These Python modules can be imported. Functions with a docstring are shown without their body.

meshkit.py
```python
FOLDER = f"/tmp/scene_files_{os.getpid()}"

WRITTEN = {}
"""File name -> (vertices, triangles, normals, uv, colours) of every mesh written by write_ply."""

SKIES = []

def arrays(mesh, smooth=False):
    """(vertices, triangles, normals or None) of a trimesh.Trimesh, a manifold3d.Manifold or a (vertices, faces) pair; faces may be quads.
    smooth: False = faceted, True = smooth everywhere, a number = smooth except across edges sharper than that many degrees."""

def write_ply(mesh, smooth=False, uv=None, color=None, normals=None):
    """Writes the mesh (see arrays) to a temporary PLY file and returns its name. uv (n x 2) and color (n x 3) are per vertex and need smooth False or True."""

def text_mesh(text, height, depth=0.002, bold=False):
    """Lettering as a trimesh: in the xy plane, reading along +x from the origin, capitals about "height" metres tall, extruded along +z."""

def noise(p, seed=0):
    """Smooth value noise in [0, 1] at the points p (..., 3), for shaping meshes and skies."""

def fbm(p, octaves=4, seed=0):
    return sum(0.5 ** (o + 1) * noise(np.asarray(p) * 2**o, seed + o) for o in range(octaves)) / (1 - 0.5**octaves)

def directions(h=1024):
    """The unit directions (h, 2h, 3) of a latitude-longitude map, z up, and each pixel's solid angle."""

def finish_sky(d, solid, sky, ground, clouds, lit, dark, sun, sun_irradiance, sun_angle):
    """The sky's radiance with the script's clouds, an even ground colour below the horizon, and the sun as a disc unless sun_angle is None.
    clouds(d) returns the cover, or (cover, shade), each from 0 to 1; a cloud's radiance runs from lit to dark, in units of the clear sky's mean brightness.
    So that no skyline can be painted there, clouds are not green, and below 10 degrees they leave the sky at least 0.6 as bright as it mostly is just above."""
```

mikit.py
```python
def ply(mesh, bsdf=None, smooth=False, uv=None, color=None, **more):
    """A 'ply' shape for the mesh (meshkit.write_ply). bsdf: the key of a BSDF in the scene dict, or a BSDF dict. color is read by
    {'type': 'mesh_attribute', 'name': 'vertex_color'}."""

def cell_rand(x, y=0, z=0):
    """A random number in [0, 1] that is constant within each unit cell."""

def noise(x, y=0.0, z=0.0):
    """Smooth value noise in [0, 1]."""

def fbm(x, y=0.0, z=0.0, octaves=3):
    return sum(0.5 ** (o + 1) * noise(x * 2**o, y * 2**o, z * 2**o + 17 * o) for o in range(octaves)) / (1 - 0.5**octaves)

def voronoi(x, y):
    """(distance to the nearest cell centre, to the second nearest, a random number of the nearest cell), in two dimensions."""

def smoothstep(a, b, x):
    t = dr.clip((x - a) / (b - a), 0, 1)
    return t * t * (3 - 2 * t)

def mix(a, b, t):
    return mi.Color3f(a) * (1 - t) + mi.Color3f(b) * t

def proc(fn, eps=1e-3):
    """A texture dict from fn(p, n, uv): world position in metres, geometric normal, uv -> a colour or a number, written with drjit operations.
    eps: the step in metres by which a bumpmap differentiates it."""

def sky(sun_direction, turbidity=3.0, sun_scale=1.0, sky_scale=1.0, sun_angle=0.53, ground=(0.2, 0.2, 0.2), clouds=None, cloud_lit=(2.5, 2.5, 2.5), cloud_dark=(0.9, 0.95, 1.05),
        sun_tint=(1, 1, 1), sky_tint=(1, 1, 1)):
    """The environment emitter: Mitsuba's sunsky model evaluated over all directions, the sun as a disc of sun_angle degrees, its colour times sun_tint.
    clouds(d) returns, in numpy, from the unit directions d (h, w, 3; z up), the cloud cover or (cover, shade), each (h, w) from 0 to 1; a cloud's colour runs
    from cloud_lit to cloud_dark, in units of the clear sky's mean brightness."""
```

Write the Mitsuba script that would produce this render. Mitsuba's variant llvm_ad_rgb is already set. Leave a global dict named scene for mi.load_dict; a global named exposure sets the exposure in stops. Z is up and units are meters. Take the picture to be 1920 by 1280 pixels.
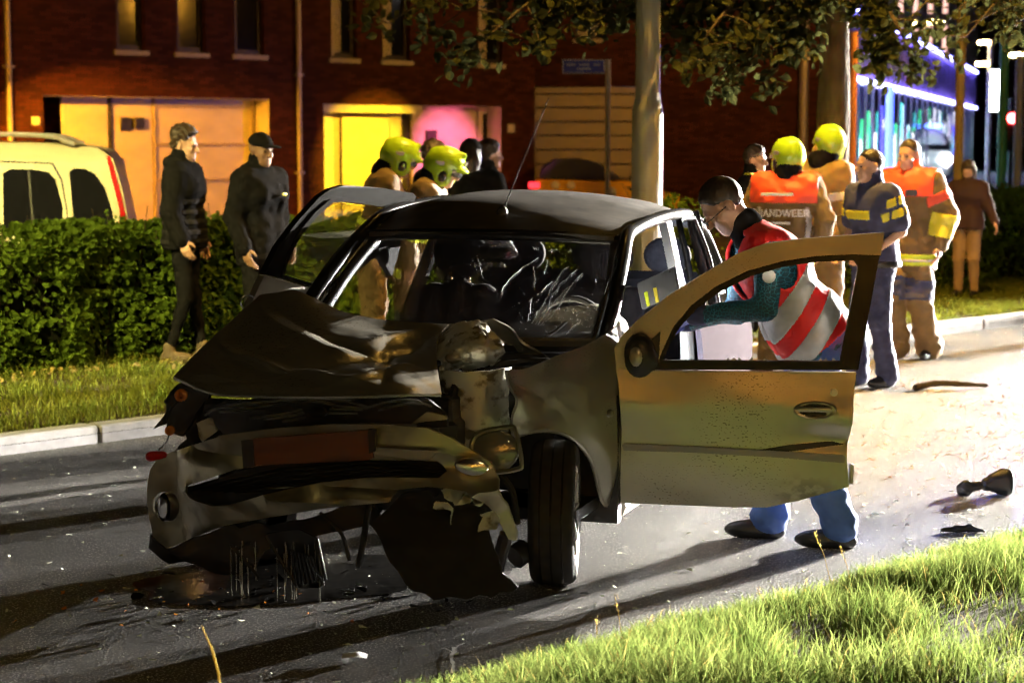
import math, random
import numpy as np, trimesh, mitsuba as mi, mikit, meshkit
import drjit as dr
import manifold3d as m3
from shapely.geometry import Polygon, LineString
from shapely import affinity, ops
from mikit import noise, fbm, voronoi, cell_rand, smoothstep, mix

RNG = np.random.default_rng(7)
random.seed(7)
scene, labels = {}, {}
ST = mi.ScalarTransform4f

# ------------------------------------------------------------------ camera, sky, lamps, exposure
exposure = 2.2
CAMZ, PITCH, FPX = 1.85, math.atan(380 / 3600), 3600.0
cp, sp = math.cos(PITCH), math.sin(PITCH)
scene['camera'] = dict(type='thinlens', fov=2 * math.degrees(math.atan(960 / FPX)), fov_axis='x', aperture_radius=0.0095, focus_distance=8.25,
                       near_clip=0.1, far_clip=600.0,
                       to_world=ST().look_at(origin=[0, 0, CAMZ], target=[0, cp, CAMZ - sp], up=[0, 0, 1]))
scene['sky'] = mikit.sky([0.3, 0.5, 0.35], turbidity=4, sun_scale=0.0, sky_scale=0.00025, sky_tint=(1.5, 0.8, 0.62), ground=(0.02, 0.02, 0.02))


def at(px, py, Y):
    """the point at depth Y that the photograph's pixel (1920 x 1280) shows"""
    e = (640 - py) / FPX
    d = np.array([(px - 960) / FPX, cp + e * sp, -sp + e * cp])
    return np.array([0, 0, CAMZ]) + d * (Y / d[1])


def gnd(px, py, z=0.0):
    e = (640 - py) / FPX
    d = np.array([(px - 960) / FPX, cp + e * sp, -sp + e * cp])
    return np.array([0, 0, CAMZ]) + d * ((z - CAMZ) / d[2])


ROAD = np.array([1.0144, 1.0]) / math.hypot(1.0144, 1.0)      # along the road, away to the right
ACR = np.array([-ROAD[1], ROAD[0]])                            # across it, towards the houses


def rq(t, q, z=0.0):
    p = ROAD * t + ACR * q
    return np.array([p[0], p[1], z])


def rq_of(p):
    return float(np.dot(p[:2], ROAD)), float(np.dot(p[:2], ACR))


# ------------------------------------------------------------------ naming helpers
def free(key):
    if key not in scene and key not in labels and not any(k.startswith(key + '__') for k in scene):
        return key
    i = 1
    while True:
        k = f'{key}_{i:03d}'
        if k not in scene and k not in labels and not any(x.startswith(k + '__') for x in scene):
            return k
        i += 1


def thing(name, label, cat, group=None, **kw):
    key = free(name)
    labels[key] = dict(label=label, category=cat, **kw)
    if group:
        labels[key]['group'] = group
    return key


_numbers = {}


def part(parent, name, mesh, mat, smooth=False, label=None, kind=None, **kw):
    base = f'{parent}__{name}'
    n = _numbers.get(base, 0)
    key = base if n == 0 else f'{base}_{n:03d}'
    _numbers[base] = n + 1
    scene[key] = mikit.ply(mesh, mat, smooth=smooth, **kw) if not isinstance(mesh, dict) else {**mesh}
    if label or kind:
        labels[key] = {}
        if label: labels[key]['label'] = label
        if kind: labels[key]['kind'] = kind
    return key


def single(name, mesh, mat, label, cat=None, smooth=False, group=None, kind=None, **kw):
    key = free(name)
    scene[key] = mikit.ply(mesh, mat, smooth=smooth, **kw)
    labels[key] = dict(label=label)
    if cat: labels[key]['category'] = cat
    if group: labels[key]['group'] = group
    if kind: labels[key]['kind'] = kind
    return key


def struct(name, mesh, mat, label, smooth=False):
    return single(name, mesh, mat, label, kind='structure', smooth=smooth)


# ------------------------------------------------------------------ mesh helpers, all return (v, f)
def cat(ms):
    vs, fs, n = [], [], 0
    for v, f in ms:
        f = np.asarray(f)
        if f.shape[1] == 4:
            f = np.vstack([f[:, [0, 1, 2]], f[:, [0, 2, 3]]])
        vs.append(np.asarray(v, float)); fs.append(f + n); n += len(v)
    return np.vstack(vs), np.vstack(fs)


def tm(m):
    return np.array(m.vertices), np.array(m.faces)


def mv(m, loc=(0, 0, 0), rot=None, scale=None):
    v = np.array(m[0], float)
    if scale is not None: v = v * np.asarray(scale)
    if rot is not None: v = v @ np.asarray(rot).T
    return v + np.asarray(loc), m[1]


def R(axis, deg):
    a = np.radians(deg)
    ax = dict(x=(1, 0, 0), y=(0, 1, 0), z=(0, 0, 1)).get(axis, axis) if isinstance(axis, str) else axis
    return trimesh.transformations.rotation_matrix(a, ax)[:3, :3]


def box(cx, cy, cz, sx, sy, sz, rot=None, bev=0.0):
    if bev:
        b = bev
        pts = []
        for x in (-1, 1):
            for y in (-1, 1):
                for z in (-1, 1):
                    hx, hy, hz = sx / 2, sy / 2, sz / 2
                    pts += [(x * (hx - b), y * (hy - b), z * hz), (x * (hx - b), y * hy, z * (hz - b)), (x * hx, y * (hy - b), z * (hz - b))]
        m = m3.Manifold.hull_points(np.array(pts)).to_mesh()
        v, f = m.vert_properties[:, :3].astype(float), m.tri_verts
    else:
        v, f = tm(trimesh.creation.box((sx, sy, sz)))
    return mv((v, f), (cx, cy, cz), rot)


def span(a, b, w, h, bev=0.0, up=(0, 0, 1)):
    """a bar from a to b, w wide and h high"""
    a, b = np.asarray(a, float), np.asarray(b, float)
    x = b - a; L = np.linalg.norm(x); x = x / L
    y = np.cross(up, x); y /= np.linalg.norm(y); z = np.cross(x, y)
    return mv(box(L / 2, 0, 0, L, w, h, bev=bev), a, np.stack([x, y, z], 1))


def tube(path, r, n=8, closed=False, cap=True):
    path = np.asarray(path, float)
    m = len(path)
    r = np.broadcast_to(np.asarray(r, float), (m,))
    d = np.gradient(path, axis=0) if not closed else np.roll(path, -1, 0) - np.roll(path, 1, 0)
    d /= np.linalg.norm(d, axis=1, keepdims=True) + 1e-12
    up = np.array([0, 0, 1.0]) if abs(d[0][2]) < 0.9 else np.array([1.0, 0, 0])
    u = np.cross(d[0], up); u /= np.linalg.norm(u)
    vs = []
    for i in range(m):
        u = u - d[i] * np.dot(u, d[i]); u /= np.linalg.norm(u) + 1e-12
        w = np.cross(d[i], u)
        a = np.arange(n) * 2 * np.pi / n
        vs.append(path[i] + r[i] * (np.cos(a)[:, None] * u + np.sin(a)[:, None] * w))
    v = np.vstack(vs); f = []
    k = m if closed else m - 1
    for i in range(k):
        j = (i + 1) % m
        for a in range(n):
            b = (a + 1) % n
            f += [(i * n + a, i * n + b, j * n + b), (i * n + a, j * n + b, j * n + a)]
    if cap and not closed:
        v = np.vstack([v, path[0], path[-1]])
        for a in range(n):
            b = (a + 1) % n
            f += [(m * n, b, a), (m * n + 1, (m - 1) * n + a, (m - 1) * n + b)]
    return v, np.array(f)


def lathe(prof, n=24, axis='z'):
    prof = np.asarray(prof, float); m = len(prof)
    a = np.arange(n) * 2 * np.pi / n
    v = np.stack([prof[:, None, 0] * np.cos(a), prof[:, None, 0] * np.sin(a), np.repeat(prof[:, 1:2], n, 1)], -1).reshape(-1, 3)
    f = []
    for i in range(m - 1):
        for k in range(n):
            l = (k + 1) % n
            f += [(i * n + k, i * n + l, (i + 1) * n + l), (i * n + k, (i + 1) * n + l, (i + 1) * n + k)]
    if axis == 'x': v = v[:, [2, 0, 1]]
    if axis == 'y': v = v[:, [1, 2, 0]]
    return v, np.array(f)


def sheet(P, thick=0.0, up=None):
    """P (nu, nv, 3) grid; a solid of the thickness along the grid's normals, or a single skin"""
    nu, nv = P.shape[:2]
    i = np.arange(nu * nv).reshape(nu, nv)
    q = np.stack([i[:-1, :-1], i[1:, :-1], i[1:, 1:], i[:-1, 1:]], -1).reshape(-1, 4)
    v = P.reshape(-1, 3)
    if not thick:
        return v, q
    du, dv = np.gradient(P, axis=0), np.gradient(P, axis=1)
    n = np.cross(du, dv); n /= np.linalg.norm(n, axis=-1, keepdims=True) + 1e-12
    w = (P - n * thick).reshape(-1, 3)
    N = nu * nv
    e = [q, q[:, ::-1] + N]
    rim = np.concatenate([i[:, 0], i[-1, 1:], i[-2::-1, -1], i[0, -2:0:-1]])
    nx = np.roll(rim, -1)
    e.append(np.stack([nx, rim, rim + N, nx + N], -1))
    e = np.vstack(e)[:, ::-1] if False else np.vstack(e)
    return np.vstack([v, w]), e


def crom(C, n):
    """Catmull-Rom resampling of the control grid's first axis to n rows"""
    C = np.asarray(C, float); m = len(C)
    t = np.linspace(0, m - 1, n); i = np.minimum(t.astype(int), m - 2); s = (t - i).reshape((-1,) + (1,) * (C.ndim - 1))
    g = lambda k: np.where(((k < 0) | (k >= m)).reshape((-1,) + (1,) * (C.ndim - 1)), 2 * C[np.clip(k, 0, m - 1)] - C[np.clip(np.where(k < 0, 1, m - 2), 0, m - 1)], C[np.clip(k, 0, m - 1)])
    a, b, c, d = g(i - 1), g(i), g(i + 1), g(i + 2)
    return 0.5 * (2 * b + (c - a) * s + (2 * a - 5 * b + 4 * c - d) * s ** 2 + (3 * b - a - 3 * c + d) * s ** 3)


def patch(C, nu, nv):
    C = np.asarray(C, float)
    return crom(crom(C, nu).transpose(1, 0, 2), nv).transpose(1, 0, 2)


def flat_mesh(g, h):
    """triangles of at most about h across that fill the polygon"""
    from scipy.spatial import Delaunay
    import shapely
    pts = []
    for ring in [g.exterior, *g.interiors]:
        c = np.array(ring.coords)[:-1]
        for p, q in zip(c, np.roll(c, -1, 0)):
            n = max(1, int(np.ceil(np.linalg.norm(q - p) / h)))
            pts.append(p + (q - p) * (np.arange(n) / n)[:, None])
    rim = np.vstack(pts)
    x0, y0, x1, y1 = g.bounds
    gx, gy = np.meshgrid(np.arange(x0, x1, h), np.arange(y0, y1, h * .87))
    gx = gx + (np.arange(gx.shape[0]) % 2)[:, None] * h / 2
    q = np.stack([gx.ravel(), gy.ravel()], 1)
    q = q[shapely.contains_xy(g.buffer(-h * .45), q[:, 0], q[:, 1])] if g.buffer(-h * .45).area > 0 else q[:0]
    v = np.vstack([rim, q])
    t = Delaunay(v).simplices
    c = v[t].mean(1)
    a = v[t[:, 1]] - v[t[:, 0]]; b = v[t[:, 2]] - v[t[:, 0]]
    area = a[:, 0] * b[:, 1] - a[:, 1] * b[:, 0]
    t[area < 0] = t[area < 0][:, ::-1]
    t = t[shapely.contains_xy(g, c[:, 0], c[:, 1]) & (np.abs(area) > 1e-10)]
    return v, t


def prism(poly, depth, maxlen=None):
    """the shapely polygon in xy, extruded from z = 0 to depth"""
    polys = getattr(poly, 'geoms', [poly])
    out = []
    for g in polys:
        if g.area < 1e-9: continue
        if not maxlen:
            out.append(tm(trimesh.creation.extrude_polygon(g, depth, engine='earcut'))); continue
        v, t = flat_mesh(g, maxlen)
        n = len(v)
        e = np.vstack([t[:, [0, 1]], t[:, [1, 2]], t[:, [2, 0]]])
        key = {(a, b) for a, b in e}
        rim = np.array([(a, b) for a, b in e if (b, a) not in key])
        side = np.vstack([np.stack([rim[:, 0], rim[:, 1], rim[:, 1] + n], 1), np.stack([rim[:, 0], rim[:, 1] + n, rim[:, 0] + n], 1)])
        out.append((np.vstack([np.c_[v, np.zeros(n)], np.c_[v, np.full(n, depth)]]), np.vstack([t[:, ::-1], t + n, side])))
    return cat(out)


def frame3(o, x, y):
    """matrix whose columns are x, y and their normal"""
    x = np.asarray(x, float) / np.linalg.norm(x); z = np.cross(x, y); z /= np.linalg.norm(z)
    return np.stack([x, np.cross(z, x), z], 1)


# ------------------------------------------------------------------ signed distance modelling (people, airbag, tyres of cloth)
def nets(fn, lo, hi, h):
    lo, hi = np.asarray(lo, float), np.asarray(hi, float)
    n = np.ceil((hi - lo) / h).astype(int) + 1
    ax = [lo[k] + h * np.arange(n[k]) for k in range(3)]
    # only blocks of 4 cells that the surface can cross are worked out in full
    nb = (n + 3) // 4
    bc = [lo[k] + h * (4 * np.arange(nb[k]) + 1.5) for k in range(3)]
    cd = fn(np.stack(np.meshgrid(*bc, indexing='ij'), -1).reshape(-1, 3).astype(np.float32)).reshape(nb)
    d = np.repeat(np.repeat(np.repeat(np.where(cd < 0, -9.0, 9.0), 4, 0), 4, 1), 4, 2)[:n[0], :n[1], :n[2]].astype(np.float32)
    near = np.repeat(np.repeat(np.repeat(np.abs(cd) < 4.6 * h + .012, 4, 0), 4, 1), 4, 2)[:n[0], :n[1], :n[2]]
    ii = np.argwhere(near)
    if len(ii): d[tuple(ii.T)] = fn((lo + h * ii).astype(np.float32))
    d[0], d[-1] = np.maximum(d[0], 1e-3), np.maximum(d[-1], 1e-3)
    d[:, 0], d[:, -1] = np.maximum(d[:, 0], 1e-3), np.maximum(d[:, -1], 1e-3)
    d[:, :, 0], d[:, :, -1] = np.maximum(d[:, :, 0], 1e-3), np.maximum(d[:, :, -1], 1e-3)
    s = d < 0
    c = np.zeros(n - 1, int)
    acc, cnt = np.zeros((*(n - 1), 3), np.float32), np.zeros(n - 1, np.float32)
    S = lambda a, o: a[o[0]:o[0] + n[0] - 1, o[1]:o[1] + n[1] - 1, o[2]:o[2] + n[2] - 1]
    corners = [(a, b, e) for a in (0, 1) for b in (0, 1) for e in (0, 1)]
    for a in corners:
        c += S(s, a)
        for k in range(3):
            if a[k] == 0:
                b = list(a); b[k] = 1
                da, db = S(d, a), S(d, b)
                x = (da < 0) != (db < 0)
                t = np.where(x, da / np.where(x, da - db, 1), 0)
                for j in range(3):
                    acc[..., j] += x * (a[j] + (t if j == k else 0))
                cnt += x
    act = (c > 0) & (c < 8)
    idx = -np.ones(n - 1, int); idx[act] = np.arange(act.sum())
    cell = np.argwhere(act)
    v = lo + h * (cell + acc[act] / cnt[act][:, None])
    F = []
    for k in range(3):
        a, b = (k + 1) % 3, (k + 2) % 3
        sl = [slice(None)] * 3; sr = [slice(None)] * 3
        sl[k], sr[k] = slice(0, -1), slice(1, None)
        x = s[tuple(sl)] != s[tuple(sr)]
        e = np.argwhere(x)
        e = e[(e[:, a] > 0) & (e[:, b] > 0) & (e[:, a] < n[a] - 1) & (e[:, b] < n[b] - 1)]
        if not len(e): continue
        ua, ub = np.eye(3, dtype=int)[a], np.eye(3, dtype=int)[b]
        q = np.stack([idx[tuple((e - o).T)] for o in (ua + ub, ub, 0 * ua, ua)], 1)
        flip = ~s[tuple(e.T)]
        q[flip] = q[flip][:, ::-1]
        F.append(q)
    return v, np.vstack(F)


def cone(p, a, b, r1, r2):
    a, b = np.asarray(a, np.float32), np.asarray(b, np.float32)
    ba = b - a
    h = np.clip(((p - a) @ ba) / max(float(ba @ ba), 1e-9), 0, 1)
    return np.linalg.norm(p - a - h[:, None] * ba, axis=1) - (r1 + (r2 - r1) * h)


def ell(p, c, r, rot=None):
    q = p - np.asarray(c, np.float32)
    if rot is not None: q = q @ np.asarray(rot, np.float32)
    r = np.asarray(r, np.float32)
    k0 = np.linalg.norm(q / r, axis=1); k1 = np.linalg.norm(q / r ** 2, axis=1)
    return k0 * (k0 - 1) / np.maximum(k1, 1e-6)


def smin(ds, k):
    d = ds[0]
    for e in ds[1:]:
        h = np.clip(0.5 + 0.5 * (e - d) / k, 0, 1)
        d = e * (1 - h) + d * h - k * h * (1 - h)
    return d


def npn(p, f, seed=0):
    # smooth value noise about 0 (a 32-bit copy of meshkit.noise, which is slower)
    p = (np.asarray(p, np.float32) * np.float32(f)) if np.isscalar(f) else np.asarray(p * f, np.float32)
    i = np.floor(p).astype(np.int32); t = p - i; t = t * t * (3 - 2 * t)
    i = i.astype(np.uint32)
    K = (np.uint32(374761393), np.uint32(668265263), np.uint32(2147483647))
    b = [[i[:, k] * K[k], (i[:, k] + np.uint32(1)) * K[k]] for k in range(3)]
    sd = np.uint32(seed * 144665)
    out = np.zeros(len(p), np.float32)
    for x in (0, 1):
        wx = t[:, 0] if x else 1 - t[:, 0]
        for y in (0, 1):
            wy = wx * (t[:, 1] if y else 1 - t[:, 1])
            for z in (0, 1):
                q = b[0][x] + b[1][y] + b[2][z] + sd
                q = (q ^ (q >> np.uint32(13))) * np.uint32(1274126177)
                q = (q ^ (q >> np.uint32(16))) & np.uint32(0xFFFFFF)
                out += wy * (t[:, 2] if z else 1 - t[:, 2]) * q.astype(np.float32)
    return out * np.float32(1 / 16777215.0) - np.float32(0.5)


# ------------------------------------------------------------------ materials
def rgb(*c): return {'type': 'rgb', 'value': list(c)}


def pri(name, color, rough=0.6, metal=0.0, spec=0.5, two=True, bump=None, **kw):
    col = mikit.proc(color) if callable(color) else rgb(*color)
    b = dict(type='principled', base_color=col, roughness=mikit.proc(rough) if callable(rough) else rough, metallic=metal, specular=spec, **kw)
    if bump:
        b = dict(type='bumpmap', arbitrary=mikit.proc(bump[0], eps=bump[2] if len(bump) > 2 else 1e-3), scale=bump[1], bsdf=b)
    scene[name] = dict(type='twosided', bsdf=b) if two else b
    return name


def matte(name, color):
    scene[name] = dict(type='twosided', bsdf=dict(type='diffuse', reflectance=mikit.proc(color) if callable(color) else rgb(*color)))
    return name


def thin(name, color, rough=0.5, trans=0.8, spec=0.5):
    scene[name] = dict(type='principledthin', base_color=mikit.proc(color) if callable(color) else rgb(*color), roughness=rough, diff_trans=trans, eta=1.4)
    return name
# ------------------------------------------------------------------ surfaces
def asphalt_c(p, n, uv):
    f1, f2, r = voronoi(p.x * 78, p.y * 78)
    grit = smoothstep(0.42, 0.18, f1) * r
    b = fbm(p.x * 1.3, p.y * 1.3, 3.0, 3)
    tar = smoothstep(0.52, 0.62, fbm(p.x * 0.7 + 9, p.y * 0.7, 1.0, 2))
    c = mix((0.058, 0.056, 0.055), (0.56, 0.53, 0.48), grit * (0.35 + 0.65 * noise(p.x * 240, p.y * 240, 0)))
    return c * (0.70 + 0.55 * b) * (1 - 0.25 * tar)


def asphalt_h(p, n, uv):
    f1, f2, r = voronoi(p.x * 78, p.y * 78)
    return smoothstep(0.6, 0.1, f1) * (0.4 + 0.6 * r) + 0.4 * noise(p.x * 230, p.y * 230, 5)


pri('asphalt', asphalt_c, rough=0.45, spec=1.0, bump=(asphalt_h, 0.0030, 1.2e-3))
pri('crack_fill', (0.42, 0.41, 0.39), rough=0.8)
pri('soil', lambda p, n, uv: mix((0.022, 0.018, 0.009), (0.05, 0.042, 0.018), fbm(p.x * 9, p.y * 9, 0, 3)), rough=0.9, spec=0.2)
pri('ground_far', lambda p, n, uv: mix((0.035, 0.032, 0.030), (0.075, 0.07, 0.065), fbm(p.x * 3, p.y * 3, 0, 3)), rough=0.8)
pri('concrete', lambda p, n, uv: mix((0.23, 0.22, 0.21), (0.40, 0.385, 0.37), fbm(p.x * 22, p.y * 22, p.z * 22, 3)), rough=0.8,
    bump=(lambda p, n, uv: fbm(p.x * 120, p.y * 120, p.z * 120, 2), 0.0015))
pri('grout', (0.02, 0.018, 0.014), rough=0.95)


def brick_c(p, n, uv):
    t = p.x * float(ROAD[0]) + p.y * float(ROAD[1]) + 0.31 * (p.x - p.y)
    r = dr.floor(p.z / 0.0625)
    k = t / 0.22 + 0.5 * (r - 2 * dr.floor(r / 2))
    v = cell_rand(dr.floor(k), r, 3)
    fu, fv = k - dr.floor(k), p.z / 0.0625 - r
    m = smoothstep(0.0, 0.05, fu) * smoothstep(1.0, 0.95, fu) * smoothstep(0.0, 0.14, fv) * smoothstep(1.0, 0.9, fv)
    c = mix((0.038, 0.009, 0.006), (0.085, 0.020, 0.011), v)
    c = c * (0.7 + 0.6 * fbm(p.x * 2, p.y * 2, p.z * 2, 2))
    return mix((0.028, 0.018, 0.014), c, m)


pri('brick', brick_c, rough=0.85, spec=0.25)
pri('white_panel', lambda p, n, uv: mix((0.60, 0.57, 0.50), (0.78, 0.75, 0.69), fbm(p.x * 3, p.y * 3, p.z * 5, 3)), rough=0.45)
pri('white_paint', (0.75, 0.73, 0.68), rough=0.4)
pri('grey_panel', lambda p, n, uv: mix((0.38, 0.33, 0.26), (0.50, 0.44, 0.36), fbm(p.x * 5, p.y * 5, p.z * 9, 3)), rough=0.5)
pri('dark_glass', (0.008, 0.008, 0.010), rough=0.08, spec=0.6)
pri('dark_frame', (0.02, 0.018, 0.017), rough=0.5)
pri('sill_stone', (0.50, 0.47, 0.42), rough=0.7)
pri('zinc', (0.42, 0.40, 0.38), rough=0.45, metal=0.5)
pri('blind', (0.62, 0.58, 0.48), rough=0.6)
pri('pole_paint', lambda p, n, uv: mix((0.12, 0.118, 0.085), (0.19, 0.185, 0.13), fbm(p.x * 14, p.y * 14, p.z * 5, 4)), rough=0.5)
pri('galv', (0.42, 0.40, 0.36), rough=0.45, metal=0.3)
pri('sign_blue', (0.012, 0.02, 0.30), rough=0.4)
pri('lettering_white', (0.75, 0.75, 0.75), rough=0.5)
pri('trim_text', (0.42, 0.42, 0.48), rough=0.5)
pri('black_plastic', (0.012, 0.012, 0.012), rough=0.45)
pri('yellow_paint', (0.75, 0.42, 0.02), rough=0.35)
pri('red_plastic', (0.45, 0.01, 0.01), rough=0.25)
pri('bark', lambda p, n, uv: mix((0.020, 0.014, 0.007), (0.075, 0.052, 0.024), fbm(p.x * 26, p.y * 26, p.z * 7, 3)), rough=0.9, spec=0.2,
    bump=(lambda p, n, uv: fbm(p.x * 40, p.y * 40, p.z * 10, 3), 0.03))
thin('leaf_tree', lambda p, n, uv: mix((0.012, 0.014, 0.005), (0.040, 0.042, 0.012), noise(p.x * 9, p.y * 9, p.z * 9)), 0.45, 0.7)
thin('leaf_hedge', lambda p, n, uv: mix((0.030, 0.055, 0.006), (0.11, 0.17, 0.018), noise(p.x * 13, p.y * 13, p.z * 13)), 0.4, 0.6)
thin('grass_near', lambda p, n, uv: mix((0.034, 0.066, 0.010), (0.19, 0.225, 0.06), noise(p.x * 21, p.y * 21, p.z * 7)), 0.45, 0.9)
thin('grass_far', lambda p, n, uv: mix((0.07, 0.11, 0.012), (0.22, 0.22, 0.03), noise(p.x * 8, p.y * 8, p.z * 5)), 0.5, 0.9)
thin('straw', (0.40, 0.30, 0.09), 0.6, 0.8)


def lampmat(name, power, color):
    return dict(type='area', radiance=rgb(*[power * c for c in color]))


# ------------------------------------------------------------------ ground, road, kerb
g = np.array([[-260, -60, -0.03], [300, -60, -0.03], [300, 420, -0.03], [-260, 420, -0.03]], float)
struct('ground', (g, np.array([[0, 1, 2, 3]])), 'ground_far', 'dark paved ground stretching away between the hedge and the houses')


def strip(t0, t1, q0, q1, nt, nq, zf):
    t, q = np.meshgrid(np.linspace(t0, t1, nt), np.linspace(q0, q1, nq), indexing='ij')
    P = np.stack([ROAD[0] * t + ACR[0] * q, ROAD[1] * t + ACR[1] * q, zf(t, q)], -1)
    return sheet(P)


struct('road', strip(-14, 90, 4.3, 10.12, 2, 2, lambda t, q: 0 * t), 'asphalt', 'wet grey asphalt road strewn with glass under the wrecked car')
struct('near_verge', strip(-14, 40, -6, 4.66, 160, 40, lambda t, q: 0.02 + 0.045 * np.clip((4.66 - q) * 2.2, 0, 1) + 0.05 * meshkit.fbm(np.stack([t * 1.5, q * 1.5, 0 * t], -1), 2) * np.clip((4.66 - q) * 2, 0, 1) - 0.03 * (q > 4.6)),
       'soil', 'earth of the near verge under the bright grass')
struct('far_verge', strip(-14, 90, 10.2, 13.8, 120, 12, lambda t, q: 0.085 + 0.03 * meshkit.fbm(np.stack([t, q, 0 * t], -1), 2)), 'soil', 'earth of the far verge under the grass before the hedge')
cr_ = []
for pts_, w_ in (([(848, 1262), (850, 1245), (846, 1232), (853, 1222), (851, 1212)], .008), ([(851, 1224), (838, 1216), (828, 1214)], .004), ([(852, 1216), (862, 1208), (872, 1204)], .0035)):
    q_ = crom(np.array([gnd(*a, 0.004)[:2] for a in pts_]), 16) + RNG.normal(0, .002, (16, 2))
    n_ = np.stack([-np.gradient(q_[:, 1]), np.gradient(q_[:, 0])], 1); n_ /= np.linalg.norm(n_, axis=1, keepdims=True)
    ww = w_ * (.4 + RNG.random(16))[:, None]
    cr_.append(sheet(np.stack([np.c_[q_ - n_ * ww, np.full(16, .004)], np.c_[q_ + n_ * ww, np.full(16, .004)]], 1)))
struct('road_crack', cat(cr_), 'crack_fill', 'short pale branching crack in the asphalt by the near grass')
kerb = free('kerb'); labels[kerb] = dict(label='pale concrete kerb along the far edge of the road', kind='structure')
part(kerb, 'bed', strip(-14, 90, 10.03, 10.22, 2, 2, lambda t, q: 0.06 + 0 * t), 'grout')
t0 = rq_of(gnd(197, 832))[0]
stone = mikit.ply(box(0, 0, 0, 0.985, 0.16, 0.24, bev=0.012), 'concrete')
for k in range(-9, 34):
    j = RNG.uniform(-1, 1, 3)
    p = rq(t0 + k + 0.5, 10.12 + 0.004 * j[0], -0.01 + 0.004 * j[1])
    ang = math.degrees(math.atan2(ROAD[1], ROAD[0])) + 0.25 * j[2]
    part(kerb, 'stone', {**stone, 'to_world': ST().translate(list(p)).rotate([0, 0, 1], ang)}, None)

# ------------------------------------------------------------------ row house: wall with openings, plane q = QF
QF = 28.4


def fac(px, py, q=QF):
    e = (640 - py) / FPX
    d = np.array([(px - 960) / FPX, cp + e * sp, -sp + e * cp])
    p = np.array([0, 0, CAMZ]) + d * (q / np.dot(d[:2], ACR))
    return rq_of(p)[0], p[2]


FR = np.stack([[ROAD[0], ROAD[1], 0], [0, 0, 1], [-ACR[0], -ACR[1], 0]], 1)      # facade frame: along, up, towards the road


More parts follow.
